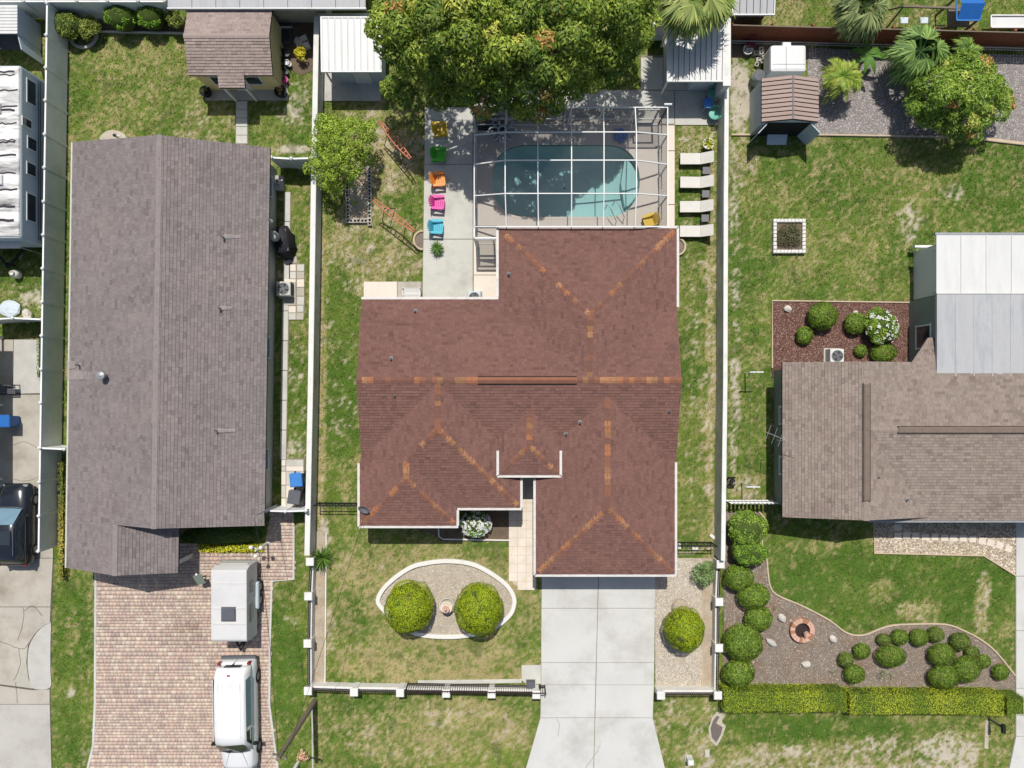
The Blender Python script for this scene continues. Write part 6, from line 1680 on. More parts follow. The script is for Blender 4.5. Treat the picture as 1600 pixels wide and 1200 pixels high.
def camper():
    zr = 2.25; a = P(329, 1007, zr); b = P(385, 890, zr)
    t = thing('camper_trailer', 'boxy white camper trailer with dark roof hatch on the paved drive', 'camper', ((a.x + b.x) / 2, (a.y + b.y) / 2, .05))
    w2 = (b.x - a.x) / 2; l2 = (b.y - a.y) / 2
    m = MB(); pr = [(-l2, .55), (-l2, 1.4), (-l2 + .1, 2.05), (-l2 + .22, 2.15), (l2 - .05, 2.18), (l2 + .12, 1.7), (l2 + .12, .55)]
    m.v = [(-w2, y, z) for y, z in pr] + [(w2, y, z) for y, z in pr]; n = len(pr)
    m.f = [tuple(range(n)), tuple(range(n, 2 * n))[::-1]] + [(k, (k + 1) % n, n + (k + 1) % n, n + k) for k in range(n)]
    m.build('body', 'camper_skin', t, bevel=.05, local=True)
    for y in (-l2 + 1.05, -.1, l2 - .75): MB().box(-w2 + .08, w2 - .08, y, y + .05, 2.165, 2.2).build('roof_seam', 'white_metal', t, local=True)
    MB().cham(-.38, .38, -.75, .0, 2.15, 2.28, .06).build('roof_hatch', 'plastic_grey', t, local=True)
    for y0, y1 in ((-.95, -.05), (.6, 1.2)): MB().box(w2 - .005, w2 + .02, y0, y1, 1.25, 1.7).build('side_window', 'glass_dark', t, local=True)
    MB().box(-w2 + .2, w2 - .2, l2 + .115, l2 + .15, .8, 1.5).build('front_panel', 'camper_skin', t, local=True)
    MB().cham(w2 - .05, w2 + .16, -.5, .95, .62, .92, .08).build('fender', 'rv_body', t, local=True)
    MB().cham(-w2 - .16, -w2 + .05, -.5, .95, .62, .92, .08).build('fender', 'rv_body', t, local=True)
    for s in (-1, 1):
        for y in (-.15, .6): wheel(t, s * (w2 + .03), y, .33, .2)
    MB().box(-w2 + .1, w2 - .1, -l2 + .1, l2 + .1, .4, .56).build('chassis', 'iron_black', t, local=True)
    MB().bar((-.5, -l2 + .1, .45), (0, -l2 - .95, .45), .08).bar((.5, -l2 + .1, .45), (0, -l2 - .95, .45), .08).bar((0, -l2 - .6, .0), (0, -l2 - .6, .75), .07).build('tow_bar', 'iron_black', t, local=True)
camper()
def rv():
    zr = 3.0; a = P(-110, 372, zr); b = P(31, 101, zr)
    t = thing('travel_trailer', 'long white travel trailer with streaked dirty roof beside the vinyl fence', 'trailer', ((a.x + b.x) / 2, (a.y + b.y) / 2, 0))
    w2 = (b.x - a.x) / 2; l2 = (b.y - a.y) / 2
    m = MB().box(-w2, w2, -l2, l2, .5, 2.94); m.build('body', 'rv_body', t, bevel=.12, local=True)
    MB().cham(-w2 + .06, w2 - .04, -l2 + .08, l2 - .08, 2.93, 3.0, .04).build('roof_skin', 'rv_roof', t, local=True)
    for i, py in enumerate((112, 117, 141, 166, 172, 193, 219, 222, 243, 270, 296, 322, 345)):
        y = P(0, py, 3.0).y - t.location.y; x0 = w2 - R.uniform(1.2, 2.4); x1 = w2 - R.uniform(.08, .35)
        MB().strip([(x0 + (x1 - x0) * k / 7, y + R.uniform(-.05, .05)) for k in range(8)], R.uniform(.07, .16), 2.98, 3.012).build('sealant_strip', 'tar', t, local=True)
    for z in (1.35, 1.5): MB().box(w2 - .01, w2 + .012, -l2 + .2, l2 - .2, z, z + .06).build('stripe', 'stripe', t, local=True)
    for py, hh, z0 in ((145, 1.3, 1.75), (225, .7, 1.7), (265, .7, 1.75), (325, 1.5, 1.75), (196, .5, 2.1)):
        y = P(0, py, 2.1).y - t.location.y
        MB().box(w2 - .01, w2 + .03, y - hh / 2, y + hh / 2, z0, z0 + .75).build('window', 'white_paint', t, local=True)
        MB().box(w2 + .031, w2 + .04, y - hh / 2 + .06, y + hh / 2 - .06, z0 + .06, z0 + .69).build('pane', 'glass_dark', t, local=True)
    for y in (-.5, .5):
        wheel(t, w2 - .12, y, .35, .22); wheel(t, -w2 + .12, y, .35, .22)
    MB().box(-w2 + .2, w2 - .2, -l2 + .2, l2 - .2, .35, .5).build('chassis', 'iron_black', t, local=True)
    MB().bar((-.9, -l2, .5), (0, -l2 - 1.1, .5), .1).bar((.9, -l2, .5), (0, -l2 - 1.1, .5), .1).bar((0, -l2 - .9, 0), (0, -l2 - .9, .8), .08).build('tow_bar', 'iron_black', t, local=True)
    for i, (x, y) in enumerate(((w2 - 1.2, 2.2), (w2 - 1.1, -1.5))): MB().cham(x - .25, x + .25, y - .25, y + .25, 3.0, 3.14, .04).build('roof_vent', 'white_metal', t, local=True)
    p = P(10, 379, 2.1); s = thing('awning_sheet', 'cream sheet awning at the end of the travel trailer', 'awning', (p.x, p.y, 0))
    MB().bar((p.x - 3, p.y, 2.1), (P(32, 0, 2.1).x, p.y, 2.1), .62, .03).build('sheet', 'sling', s)
    for x in (P(30, 0, 2.1).x, p.x - 2.5): MB().bar((x, p.y - .25, 0), (x, p.y - .25, 2.1), .05).bar((x, p.y + .25, 0), (x, p.y + .25, 2.1), .05).build('pole', 'steel', s)
rv()
p = P(20, 427, .5); t = thing('gas_bottle', 'white round tank on the grass behind the vinyl fence gate', 'tank', (p.x, p.y, 0)); MB().lathe([(.2, 0), (.24, .06), (.24, .4), (.18, .5), (.1, .53), (.1, .6), (.07, .6), (.07, .54), (.01, .54)], 20).build('tank', 'white_kerb', t, local=True, smooth=True)
MB().lathe([(.13, .54), (.13, .64), (.11, .64), (.11, .54)], 14).build('collar', 'cinder', t, local=True)
rock('white lump of rubble against the white fence above the cracked drive', 46, 494, .4, 11)
p = P(9, 482, .4); o = thing('tarp_heap', 'folded grey tarpaulin lying on grass beside the vinyl fence', 'tarp', (p.x, p.y, 0)); mb = MB(); blob_core(mb, 0, 0, .1, .65, .5, .18, 12, 5); mb.build('tarp', 'siding_blue', o, local=True)
p = P(8, 608, .5); t = thing('garden_bench', 'dark metal bench in the carport shade', 'bench', (p.x, p.y, .04)); 
for k in range(5): MB().box(-.55, .55, -.25 + k * .1, -.18 + k * .1, .42, .45).build('seat_slat', 'plastic_grey', t, local=True)
for x in (-.5, .5): MB().bar((x, -.22, 0), (x, -.22, .42), .05).bar((x, .22, 0), (x, .22, .8), .05).build('leg', 'iron_black', t, local=True)
MB().box(-.55, .55, .2, .23, .55, .8).build('backrest', 'plastic_grey', t, local=True)
# white enclosed trailer behind the plank shed
a, b = P(1204, 112, 1.6), P(1260, 70, 1.6)
t = thing('cargo_trailer', 'small white enclosed trailer with rounded corners behind the plank roofed shed', 'trailer', ((a.x + b.x) / 2, (a.y + b.y) / 2, .02))
w2, l2 = (b.x - a.x) / 2, (b.y - a.y) / 2
MB().box(-w2, w2, -l2, l2, .35, 1.6).build('body', 'white_metal', t, bevel=.16, local=True)
MB().box(-w2 + .82, -w2 + .84, -l2 + .1, l2 - .1, 1.6, 1.606).box(-w2 + .1, w2 - .1, -l2 + .38, -l2 + .4, 1.6, 1.606).build('roof_seam', 'plastic_grey', t, local=True)
for x in (-.45, .5):
    for s in (-1, 1): 
        MB().lathe([(.05, -.1), (.28, -.1), (.28, .1), (.05, .1)], 18, (0, 0, 0), 'x').build('wheel', 'rubber', t, local=True)
        o = t.children[-1]; o.location = (x, s * (l2 - .08), .28); o.rotation_euler = (0, 0, math.pi / 2)
MB().cham(-.25, .2, l2 - .02, l2 + .22, 1.1, 1.45, .04).build('roof_unit', 'white_paint', t, local=True)
# clutter at the fence
p = P(1177, 64, .8); t = thing('folding_chair', 'maroon slatted folding chair against the brown fence', 'chair', (p.x, p.y, 0))
for k in range(5): MB().box(-.22, .22, -.2 + k * .09, -.13 + k * .09, .42, .44).build('seat_slat', 'maroon', t, local=True)
for k in range(4): MB().bar((-.2 + k * .13, .22, .45), (-.2 + k * .13, .3, .85), .05, .02).build('back_slat', 'maroon', t, local=True)
for x in (-.2, .2): MB().bar((x, -.2, 0), (x, .1, .44), .03).bar((x, .3, 0), (x, -.1, .44), .03).build('leg', 'maroon', t, local=True)
p = P(1169, 77, .3); t = thing('wash_basket', 'round white basket beside the maroon folding chair', 'basket', (p.x, p.y, 0)); MB().lathe([(.2, 0), (.26, .3), (.28, .31), (.25, .31), (.19, .03), (.01, .03)], 20).build('tub', 'white_paint', t, local=True)
bp = thing('block_pile', 'small pile of tan concrete blocks between the fence and the plank shed', 'blocks', P(1186, 92))
for x, y, z, r_ in ((1182, 84, 0, .1), (1190, 84, 0, 1.5), (1186, 84, .2, 1.6), (1186, 94, 0, .3), (1182, 100, 0, 1.2), (1190, 98, .2, .6)):
    p = P(x, y); o = bpy.data.objects.new('cinder_block', CM); C.objects.link(o); o.parent = bp; o.location = Vector((p.x, p.y, z)) - wloc(bp); o.rotation_euler = (0, 0, r_)
p = P(1186, 118, .8); t = thing('water_butt', 'grey green round water barrel beside the plank shed', 'barrel', (p.x, p.y, 0)); MB().lathe([(.3, 0), (.36, .4), (.3, .85), (.01, .86)], 20).build('barrel', 'stucco_sage', t, local=True, smooth=True)
MB().lathe([(.31, .84), (.31, .88), (.02, .9)], 20).build('lid', 'plastic_grey', t, local=True)
# clutter beside the tan shed
t = thing('cold_frame', 'low dark glass topped frame beside the tan shed', 'cold frame', P(443, 62)); p = P(443, 62)
MB().box(p.x - .55, p.x + .5, p.y - .35, p.y + .45, 0, .35).build('box', 'plastic_grey', t); MB().box(p.x - .5, p.x + .45, p.y - .3, p.y + .4, .351, .37).build('lid', 'glass_dark', t); MB().bar((p.x - .6, p.y + .5, .4), (p.x + .6, p.y + .5, .4), .06).build('rail', 'white_paint', t)
for i, (x, y, r_, hh, m_, lb) in enumerate(((441, 80, .16, .35, 'iron_black', 'black nursery pot at the cold frame end of the pot row'), (448, 84, .14, .3, 'plastic_grey', 'grey pot second along the row beside the tan shed'), (440, 92, .17, .38, 'iron_black', 'large black pot in the pot row beside the tan shed'), (448, 97, .15, .3, 'steel', 'silver bucket in the pot row beside the tan shed'), (442, 105, .15, .35, 'iron_black', 'black pot beside the silver bucket at the tan shed'), (447, 112, .13, .28, 'plastic_grey', 'small grey pot past the silver bucket at the tan shed'), (445, 124, .17, .3, 'chair_pink', 'magenta pot at the end of the row beside the tan shed'), (452, 100, .12, .25, 'white_kerb', 'small white pot standing out of the row beside the tan shed'))):
    pot(lb, x, y, r_, hh, m_, ((60, 90, 40), (100, 120, 60), 10, .2, .02, .35) if i % 2 == 0 else None)
for i, (x, y, m_, lb) in enumerate(((467, 66, 'stone_pale', 'cream rubble block beside the yellow leaved shrub'), (476, 63, 'white_kerb', 'white square rubble block near the wall and yellow leaved shrub'), (480, 74, 'white_kerb', 'white flat rubble block against the wall by the yellow shrub'), (470, 72, 'stone_pale', 'cream flat rubble block under the yellow leaved shrub'))):
    p = P(x, y); t = thing('rubble_block', lb, 'block', (p.x, p.y, 0), R.uniform(-.6, .6), 'rubble blocks by the wall'); MB().cham(-.2, .2, -.15, .17, 0, .22 + .04 * i, .03).build('block', m_, t, local=True)
# lamp post on the paved drive
p = P(419, 848); t = thing('lamp_post', 'white lamp post with three globe lamps at the yellow hedge end', 'lamp post', (p.x, p.y, 0))
MB().tube([(0, 0, 0), (0, 0, 2.0)], [.06, .04], 10).lathe([(.14, 0), (.12, .1), (.06, .2)], 12).build('post', 'white_paint', t, local=True)
for k in range(3):
    a = k * 2.094 + .5; x, y = .3 * math.cos(a), .3 * math.sin(a)
    MB().tube([(0, 0, 1.75), (x * .6, y * .6, 1.72), (x, y, 1.85)], .022, 6).build('arm', 'white_paint', t, local=True)
    MB().lathe([(.01, .24), (.08, .22), (.12, .12), (.08, .02), (.04, 0)], 14, (x, y, 1.85)).build('globe', 'flower_white', t, local=True, smooth=True)
p = P(310, 906, 1.0); t = thing('sign_panel', 'grey flat panel on a short stake beside the porch shadow', 'panel', (p.x, p.y, .03), rad(12)); MB().bar((0, .28, 1.05), (.03, -.3, .72), .45, .03).build('panel', 'stucco_sage', t, local=True); MB().bar((0, 0, 0), (0, 0, .88), .05).build('stake', 'iron_black', t, local=True); MB().lathe([(.07, .0), (.06, .06), (.01, .08)], 10, (0, .32, 1.05)).build('knob', 'white_paint', t, local=True)
# utility pole with wires
p = P(492, 1095); up = thing('utility_pole', 'weathered timber utility pole outside the front wall corner', 'utility pole', (p.x, p.y, 0)); PT = Vector((p.x, p.y, 6.3))
MB().tube([(0, 0, -.1), (0, 0, 6.4)], [.15, .11], 12).build('pole', 'timber', up, local=True)
MB().bar((-.35, .1, 6.1), (.35, -.1, 6.1), .07, .09).build('crossarm', 'timber', up, local=True)
for x in (-.3, 0, .3): MB().lathe([(.03, 0), (.05, .05), (.03, .1), (.01, .12)], 10, (x, -x * .3, 6.15)).build('insulator', 'steel', up, local=True)
MB().tube([(.16 + .12 * math.cos(k * .7), .12 * math.sin(k * .7), 5.9) for k in range(10)], .012, 5).build('cable_coil', 'rubber', up, local=True)
def wire(label, a, b, sag, r=.012):
    a = Vector(a); b = Vector(b); t = thing('overhead_cable', label, 'cable', a)
    MB().tube([a.lerp(b, k / 12) - Vector((0, 0, sag * 4 * (k / 12) * (1 - k / 12))) for k in range(13)], r, 5).build('cable', 'rubber', t)
wire('overhead cable from the pole to the grey house mast', PT, (MAST.x, MAST.y, 4.05), .35)
wire('overhead cable from the pole to the dish corner of the red roofed house', PT + Vector((.3, -.1, -.1)), P(571, 800, 2.95), .35, .01)
wire('overhead cable from the pole leaving over the paved drive', PT + Vector((-.3, .1, -.1)), Vector((PT.x - 6, PT.y - 8, 6.6)), .2)
# small things lying about
for i, (x, y, rz_, lb) in enumerate(((1061, 853, .2, 'white brick lying by the garage wing wall above the iron gate'), (1086, 857, 1.5, 'cream brick lying in the middle above the iron gate'), (1108, 856, 1.9, 'tan brick lying next to the boundary wall above the iron gate'), (1113, 838, .9, 'small white brick leaning by the boundary wall'))):
    p = P(x, y); t = thing('brick', lb, 'brick', (p.x, p.y, 0), rz_, 'loose bricks on the grass'); MB().cham(-.09, .09, -.17, .17, 0, .08, .012).build('block', 'edging' if i == 2 else 'white_kerb', t, local=True)
p = P(644, 458, .4); t = thing('garden_bench', 'white scrolled metal bench on the rear slab under the eave', 'bench', (p.x, p.y, .05))
for k in range(6): MB().box(-.5, .5, -.2 + k * .075, -.15 + k * .075, .42, .44).build('seat_slat', 'white_paint', t, local=True)
for x in (-.47, .47): MB().bar((x, -.18, 0), (x, -.18, .42), .04).bar((x, .22, 0), (x, .22, .8), .04).bar((x, -.18, .62), (x, .22, .62), .04).build('leg', 'white_paint', t, local=True)
for k in range(5): MB().tube([(-.38 + k * .19 + .08 * math.cos(u), .235, .64 + .1 * math.sin(u)) for u in [q * .6283 for q in range(11)]], .012, 5, False).build('back_scroll', 'white_paint', t, local=True)
p = P(1138, 752, .3); t = thing('hose_reel', 'dark hose reel with white drum beside the boundary wall', 'hose reel', (p.x + .2, p.y, 0)); MB().lathe([(.22, -.22), (.22, -.18), (.1, -.18), (.1, .18), (.22, .18), (.22, .22)], 16, (0, 0, .24)).build('reel', 'iron_black', t, local=True); o = t.children[-1]; o.rotation_euler = (rad(90), 0, 0); o.location = (0, .24, .24)
MB().lathe([(.17, -.15), (.17, .15)], 16, (0, 0, .24)).build('drum', 'white_kerb', t, local=True); o = t.children[-1]; o.rotation_euler = (rad(90), 0, 0); o.location = (0, .24, .24)
tag(sheet('sand_patch', smooth_line([(155, 217), (165, 206), (178, 203), (192, 208), (197, 217), (175, 222)], 4, True), .006, 'pale_sand'), kind='structure')
p = P(180, 212, .3); t = thing('well_pipe', 'short capped well pipe in the sandy patch behind the grey house', 'pipe', (p.x, p.y, 0)); MB().tube([(0, 0, -.05), (0, 0, .35)], .07, 10).tube([(0, 0, .25), (.25, 0, .25)], .03, 8).build('pipe', 'white_paint', t, local=True); MB().lathe([(.09, .35), (.09, .4), (.01, .42)], 12).build('cap', 'iron_black', t, local=True)
# service boxes, mailboxes by the road
p = P(1080, 1193, .6); t = thing('utility_pedestal', 'white utility pedestal in the bare verge', 'utility box', (p.x, p.y, 0)); MB().cham(-.16, .16, -.14, .14, 0, .62, .05).build('housing', 'white_paint', t, local=True); MB().box(-.17, .17, -.15, .15, .4, .42).build('seam', 'wicker', t, local=True); MB().box(-.2, .2, -.18, .18, -.03, .02).build('base', 'concrete_grey', t, local=True)
p = P(1105, 1177); t = thing('meter_cover', 'flat pale meter cover set in the verge grass', 'meter cover', (p.x, p.y, 0)); MB().cham(-.13, .13, -.22, .22, -.02, .03, .008).build('frame', 'concrete_patio', t, local=True); MB().box(-.1, .1, -.18, .18, .03, .036).build('lid', 'concrete_grey', t, local=True)
p = P(1545, 1122); t = thing('mailbox', 'mailbox on a timber post below the hedge', 'mailbox', (p.x, p.y, 0)); MB().bar((0, 0, -.1), (0, 0, 1.1), .1).build('post', 'timber', t, local=True); MB().box(-.09, .09, -.28, .2, 1.1, 1.3).build('box', 'iron_black', t, local=True, bevel=.04); MB().bar((.1, -.05, 1.2), (.1, -.05, 1.4), .02).build('flag', 'lamp_red', t, local=True)
tag(MB().strip([P(1543, 1126), P(1541, 1170)], .22, -.02, .015).build('sand_path', 'pale_sand'), kind='structure')
p = P(466, 1192); t = thing('mailbox', 'white mailbox post beside the pink flowering plant', 'mailbox', (p.x, p.y, 0)); MB().box(-.08, .08, -.08, .08, -.05, 1.05).build('post', 'white_paint', t, local=True); MB().box(-.1, .1, -.28, .22, 1.05, 1.25).build('box', 'white_paint', t, local=True, bevel=.05); MB().box(-.09, .09, -.285, -.28, 1.07, 1.22).build('door', 'plastic_grey', t, local=True)
# play set, far yard
p0 = P(1513, 12, 2.0); t = thing('play_set', 'timber play set with bright blue canopy and swings behind the brown fence', 'play set', (p0.x, p0.y, 0))
MB().poly([(-.6, -.65, 2.0), (.6, -.65, 2.0), (.6, 0, 2.45), (-.6, 0, 2.45)]).poly([(-.6, 0, 2.45), (.6, 0, 2.45), (.6, .65, 2.0), (-.6, .65, 2.0)]).build('canopy', 'blue_deep', t, local=True)
MB().bar((-.6, -.66, 1.98), (.6, -.66, 1.98), .06).bar((-.6, .66, 1.98), (.6, .66, 1.98), .06).bar((-.62, -.66, 2.0), (-.62, .66, 2.0), .06).bar((.62, -.66, 2.0), (.62, .66, 2.0), .06).build('canopy_frame', 'blue_plastic', t, local=True)
for sx in (-.58, .58):
    for sy in (-.6, .6): MB().bar((sx, sy, 0), (sx, sy, 1.98), .09).build('post', 'timber', t, local=True)
for k in range(7): MB().box(-.6, .6, -.6 + k * .175, -.45 + k * .175, 1.1, 1.14).build('deck_board', 'timber', t, local=True)
MB().bar((-.6, 0, 1.95), (-3.4, .1, 1.95), .1).build('swing_beam', 'timber', t, local=True)
for sy in (-.7, .8): MB().bar((-3.4, .1, 1.95), (-3.8, sy, 0), .08).build('leg', 'timber', t, local=True)
for x in (-1.5, -2.6):
    MB().cham(x - .22, x + .22, -.1, .25, .5, .56, .02).build('swing_seat', 'rv_body', t, local=True)
    for d in (-.2, .2): MB().tube([(x + d, .08, .55), (x + d, .08, 1.92)], .01, 4).build('chain', 'steel', t, local=True)
for k in range(5): MB().bar((-.95 - .15, -.5 + .02, .2 + k * .22), (-.95 + .3, -.5 + .02, .2 + k * .22), .05).build('ladder_rung', 'timber', t, local=True)
# white boat trailer far right
p = P(1575, 33, .8); t = thing('flatbed_trailer', 'narrow white flatbed trailer beyond the brown fence', 'trailer', (p.x + .3, p.y, 0)); MB().box(-1.2, 1.8, -.3, .3, .62, .72).build('deck', 'white_metal', t, local=True); MB().bar((-1.2, -.33, .75), (1.8, -.33, .75), .06, .12).bar((-1.2, .33, .75), (1.8, .33, .75), .06, .12).bar((-1.22, -.33, .75), (-1.22, .33, .75), .06, .12).build('side_rail', 'white_paint', t, local=True)
for y in (-.4, .4): MB().lathe([(.04, -.08), (.26, -.08), (.26, .08), (.04, .08)], 16, (0, 0, 0), 'x').build('wheel', 'rubber', t, local=True); o = t.children[-1]; o.location = (.6, y, .26); o.rotation_euler = (0, 0, math.pi / 2)
MB().bar((-.6, -.25, 0), (-.6, -.25, .62), .06).bar((-.6, .25, 0), (-.6, .25, .62), .06).build('prop', 'steel', t, local=True)

# ------------------------------------------------------------ trees and shrubs
LEAFY = ((62, 82, 26), (96, 116, 36), (150, 160, 54))
def trunk(parent, base, top, r0, r1, limbs=(), m='bark'):
    mb = MB(); a = Vector(base); b = Vector(top)
    mid = a.lerp(b, .5) + Vector((.1, -.08, 0)); mb.tube([a, mid, b], [r0, (r0 + r1) / 2, r1], 10)
    for l in limbs: l = Vector(l); st_ = a.lerp(b, R.uniform(.55, .95)); mb.tube([st_, st_.lerp(l, .5) + Vector((0, 0, .2)), l], [r1 * .8, r1 * .5, .03], 7)
    return mb.build('trunk', m, parent, smooth=True)
def big_tree():
    c = P(800, 60, 5.5)
    t = thing('mango_tree', 'huge dense green tree with yellow and orange tips overhanging the pool cage', 'tree', (c.x - 1, c.y, 0))
    # outline of the crown in photo pixels, heights falling to the rim
    out = smooth_line([(566, 45), (578, 15), (600, -30), (700, -90), (850, -100), (980, -70), (1032, -20), (1030, 30), (1020, 65), (985, 105), (975, 128), (935, 140), (915, 152), (880, 175), (850, 192), (820, 200), (795, 188), (770, 185), (735, 178), (705, 168), (675, 172), (655, 160), (610, 160), (590, 135), (600, 95), (572, 70)], 4, True)
    pts = np.array(out); cl = []; rng = random.Random(21)
    tries = 0; SHX = (600, 690, 740, 790, 830, 858, 890, 915, 950, 1000); SHY = (250, 258, 278, 308, 322, 312, 272, 246, 220, 190)
    while len(cl) < 300 and tries < 9000:
        tries += 1
        x, y = rng.uniform(560, 1035), rng.uniform(-110, 202)
        if not inpoly(np.array([x]), np.array([y]), out)[0]: continue
        dmin = float(np.min(np.hypot(pts[:, 0] - x, pts[:, 1] - y)))
        if dmin < 14: continue
        dome = min(1.0, dmin / 115.0); zz = 3.9 + 4.3 * math.sin(dome * math.pi / 2) ** .8 + rng.uniform(-.9, .55)
        gx = 800 + (x - 800) * .86; zz = min(zz, (float(np.interp(gx, SHX, SHY)) - y) / 26.5 + rng.uniform(-.5, .1)); zz = max(zz, 2.8)
        r = rng.uniform(.5, .95) * (1 if dmin > 30 else .72)
        p = P(x, y, zz)
        if any((p.x - q[0]) ** 2 + (p.y - q[1]) ** 2 + (p.z - q[2]) ** 2 < (.74 * (r + q[3])) ** 2 for q in cl): continue
        cl.append((p.x, p.y, p.z, r, r, r * .75))
    print('mango clumps', len(cl))
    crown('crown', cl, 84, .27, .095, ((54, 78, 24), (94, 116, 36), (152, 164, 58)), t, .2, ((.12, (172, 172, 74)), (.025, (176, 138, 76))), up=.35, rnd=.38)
    b = (c.x - .5, c.y - .5, 0)
    limbs = [(q[0], q[1], q[2] - .3) for q in cl[:16]]
    trunk(t, b, (c.x - .3, c.y - .3, 4.4), .42, .25, limbs)
big_tree()
def small_tree(name, label, out, base_px, z0, z1, n, rr, per, ln, wd, pal, acc=(), seed=1, ncl=70):
    pts = np.array(out); cl = []; rng = random.Random(seed); tries = 0
    xs, ys = pts[:, 0], pts[:, 1]; half = (xs.max() - xs.min()) / 2
    b = P(*base_px); t = thing(name, label, 'tree', (b.x, b.y, 0))
    while len(cl) < ncl and tries < 5000:
        tries += 1; x, y = rng.uniform(xs.min(), xs.max()), rng.uniform(ys.min(), ys.max())
        if not inpoly(np.array([x]), np.array([y]), out)[0]: continue
        dmin = float(np.min(np.hypot(xs - x, ys - y)))
        if dmin < 6: continue
        dome = min(1, dmin / (half * .75)); zz = z0 + (z1 - z0) * math.sin(dome * math.pi / 2) + rng.uniform(-.35, .25)
        r = rng.uniform(*rr); p = P(x, y, zz)
        if any((p.x - q[0]) ** 2 + (p.y - q[1]) ** 2 + (p.z - q[2]) ** 2 < (.55 * (r + q[3])) ** 2 for q in cl): continue
        cl.append((p.x, p.y, p.z, r, r, r * .75))
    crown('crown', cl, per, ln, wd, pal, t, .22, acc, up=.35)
    cx = sum(q[0] for q in cl) / len(cl); cy = sum(q[1] for q in cl) / len(cl)
    trunk(t, (b.x, b.y, -.05), (cx * .7 + b.x * .3, cy * .7 + b.y * .3, z0 + .2), .11, .07, [(q[0], q[1], q[2]) for q in cl[:9]])
small_tree('citrus_tree', 'light green leafy tree leaning over the boundary wall and cinder block bed',
           smooth_line([(492, 205), (500, 182), (530, 180), (560, 182), (588, 190), (592, 215), (580, 245), (570, 275), (548, 290), (520, 300), (500, 296), (490, 275), (476, 265), (482, 240)], 3, True),
           (545, 255), 1.5, 3.2, 70, (.2, .42), 150, .13, .055, ((84, 106, 30), (120, 144, 42), (162, 180, 70)), (), 5, 95)
small_tree('mango_tree', 'rounded bright green tree with orange new leaves in the gravel yard',
           smooth_line([(1428, 110), (1445, 95), (1480, 88), (1510, 85), (1545, 92), (1556, 110), (1572, 130), (1580, 155), (1585, 175), (1560, 185), (1545, 200), (1525, 218), (1500, 218), (1478, 205), (1450, 195), (1420, 182), (1412, 165), (1425, 145), (1420, 128)], 3, True),
           (1490, 165), 1.3, 3.6, 90, (.3, .58), 120, .25, .06, ((66, 90, 30), (106, 134, 42), (156, 174, 74)), ((.08, (190, 140, 84)), (.1, (176, 178, 88))), 9, 95)
def shrub(name, label, px, py, rx, ry, h, pal, per=330, ln=.075, wd=.04, group=None, cat='shrub', clumpy=0, flowers=0, sparse=False, zmin=-.25, seed=0, top=None):
    """rounded shrub seen at pixel (px,py) with pixel radii"""
    zc = h * .5; c = P(px, py, zc); k = (H - zc) / H / S
    t = thing(name, label, cat, (c.x, c.y, 0), 0, group)
    ax, ay = rx * k, ry * k
    if not sparse:
        mb = MB(); blob_core(mb, c.x, c.y, zc, ax * .955, ay * .955, zc * .97, 16, seed + 3); mb.build('inner_growth', 'core', t, smooth=True)
    if clumpy:
        rng = random.Random(seed + 11); cl = []
        for i in range(clumpy):
            a = rng.uniform(0, 6.283); u = math.sqrt(rng.random()); rr = rng.uniform(.26, .42) * min(ax, ay)
            zz = zc + (h * .5) * math.sqrt(max(0, 1 - u * u)) * .7 - rr * .2
            cl.append((c.x + ax * .78 * u * math.cos(a), c.y + ay * .78 * u * math.sin(a), zz, rr, rr, rr * .8))
        crown('foliage', cl, per, ln, wd, pal, t, .2, up=.35, zmin=zmin)
    else:
        n = int(2.9 * math.pi * (ax * ay + zc * (ax + ay) / 2) * per); d = sphere_dirs(n, zmin)
        w1 = fbm(d[:, 0] * 3 + px, d[:, 1] * 3 + py, .7, seed) - .5
        w2 = fbm(d[:, 0] * 3 - px, d[:, 1] * 3 + d[:, 2] * 2 - py, 2.2, seed + 40) - .5; rr_ = 1 + w1[:, None] * .16 + w2[:, None] * .2 + NR.normal(0, .02, (n, 1))
        pos = np.array([c.x, c.y, zc]) + d * np.array([ax, ay, zc]) * rr_
        pl = [nlin(q, LEAF) for q in pal]; mv = np.clip(.45 + .35 * w1[:, None] * 2 + NR.normal(0, .22, (n, 1)), 0, 1)
        cc = np.where(mv < .5, pl[0] * (1 - mv * 2) + pl[1] * mv * 2, pl[1] * (2 - mv * 2) + pl[2] * (mv * 2 - 1))
        dead = np.clip((fbm(d[:, 0] * 2 + py, d[:, 1] * 2 + px, .9, seed + 7) - .68) * 6, 0, .6)[:, None]; cc = cc * (1 - dead) + nlin((150, 130, 70)) * dead
        V, F, C4 = leaves(pos, d + NR.normal(size=(n, 3)) * .36, ln, wd, cc * NR.uniform(.75, 1.2, (n, 1)))
        npobj('foliage', V, F, 'leaf', C4, t)
    if flowers:
        d = sphere_dirs(flowers * 7, .15); cl = []
        ctr = sphere_dirs(flowers, .25); pos = np.repeat(ctr, 7, 0) + NR.normal(size=(flowers * 7, 3)) * .055
        pos /= np.linalg.norm(pos, axis=1, keepdims=True)
        P3 = np.array([c.x, c.y, zc]) + pos * np.array([ax * 1.0, ay * 1.0, zc * 1.06])
        V, F, C4 = leaves(P3, pos + NR.normal(size=P3.shape) * .4 + np.array([0, 0, .6]), .085, .08, np.tile(nlin((246, 246, 240), .85), (len(P3), 1)) * NR.uniform(.85, 1, (len(P3), 1)))
        npobj('blossom', V, F, 'leaf', C4, t)
    return t
BALL = ((100, 118, 12), (138, 154, 18), (176, 184, 44)); BOX = ((72, 94, 28), (104, 130, 40), (144, 162, 66)); DARK = ((70, 88, 32), (100, 120, 46), (138, 150, 72))
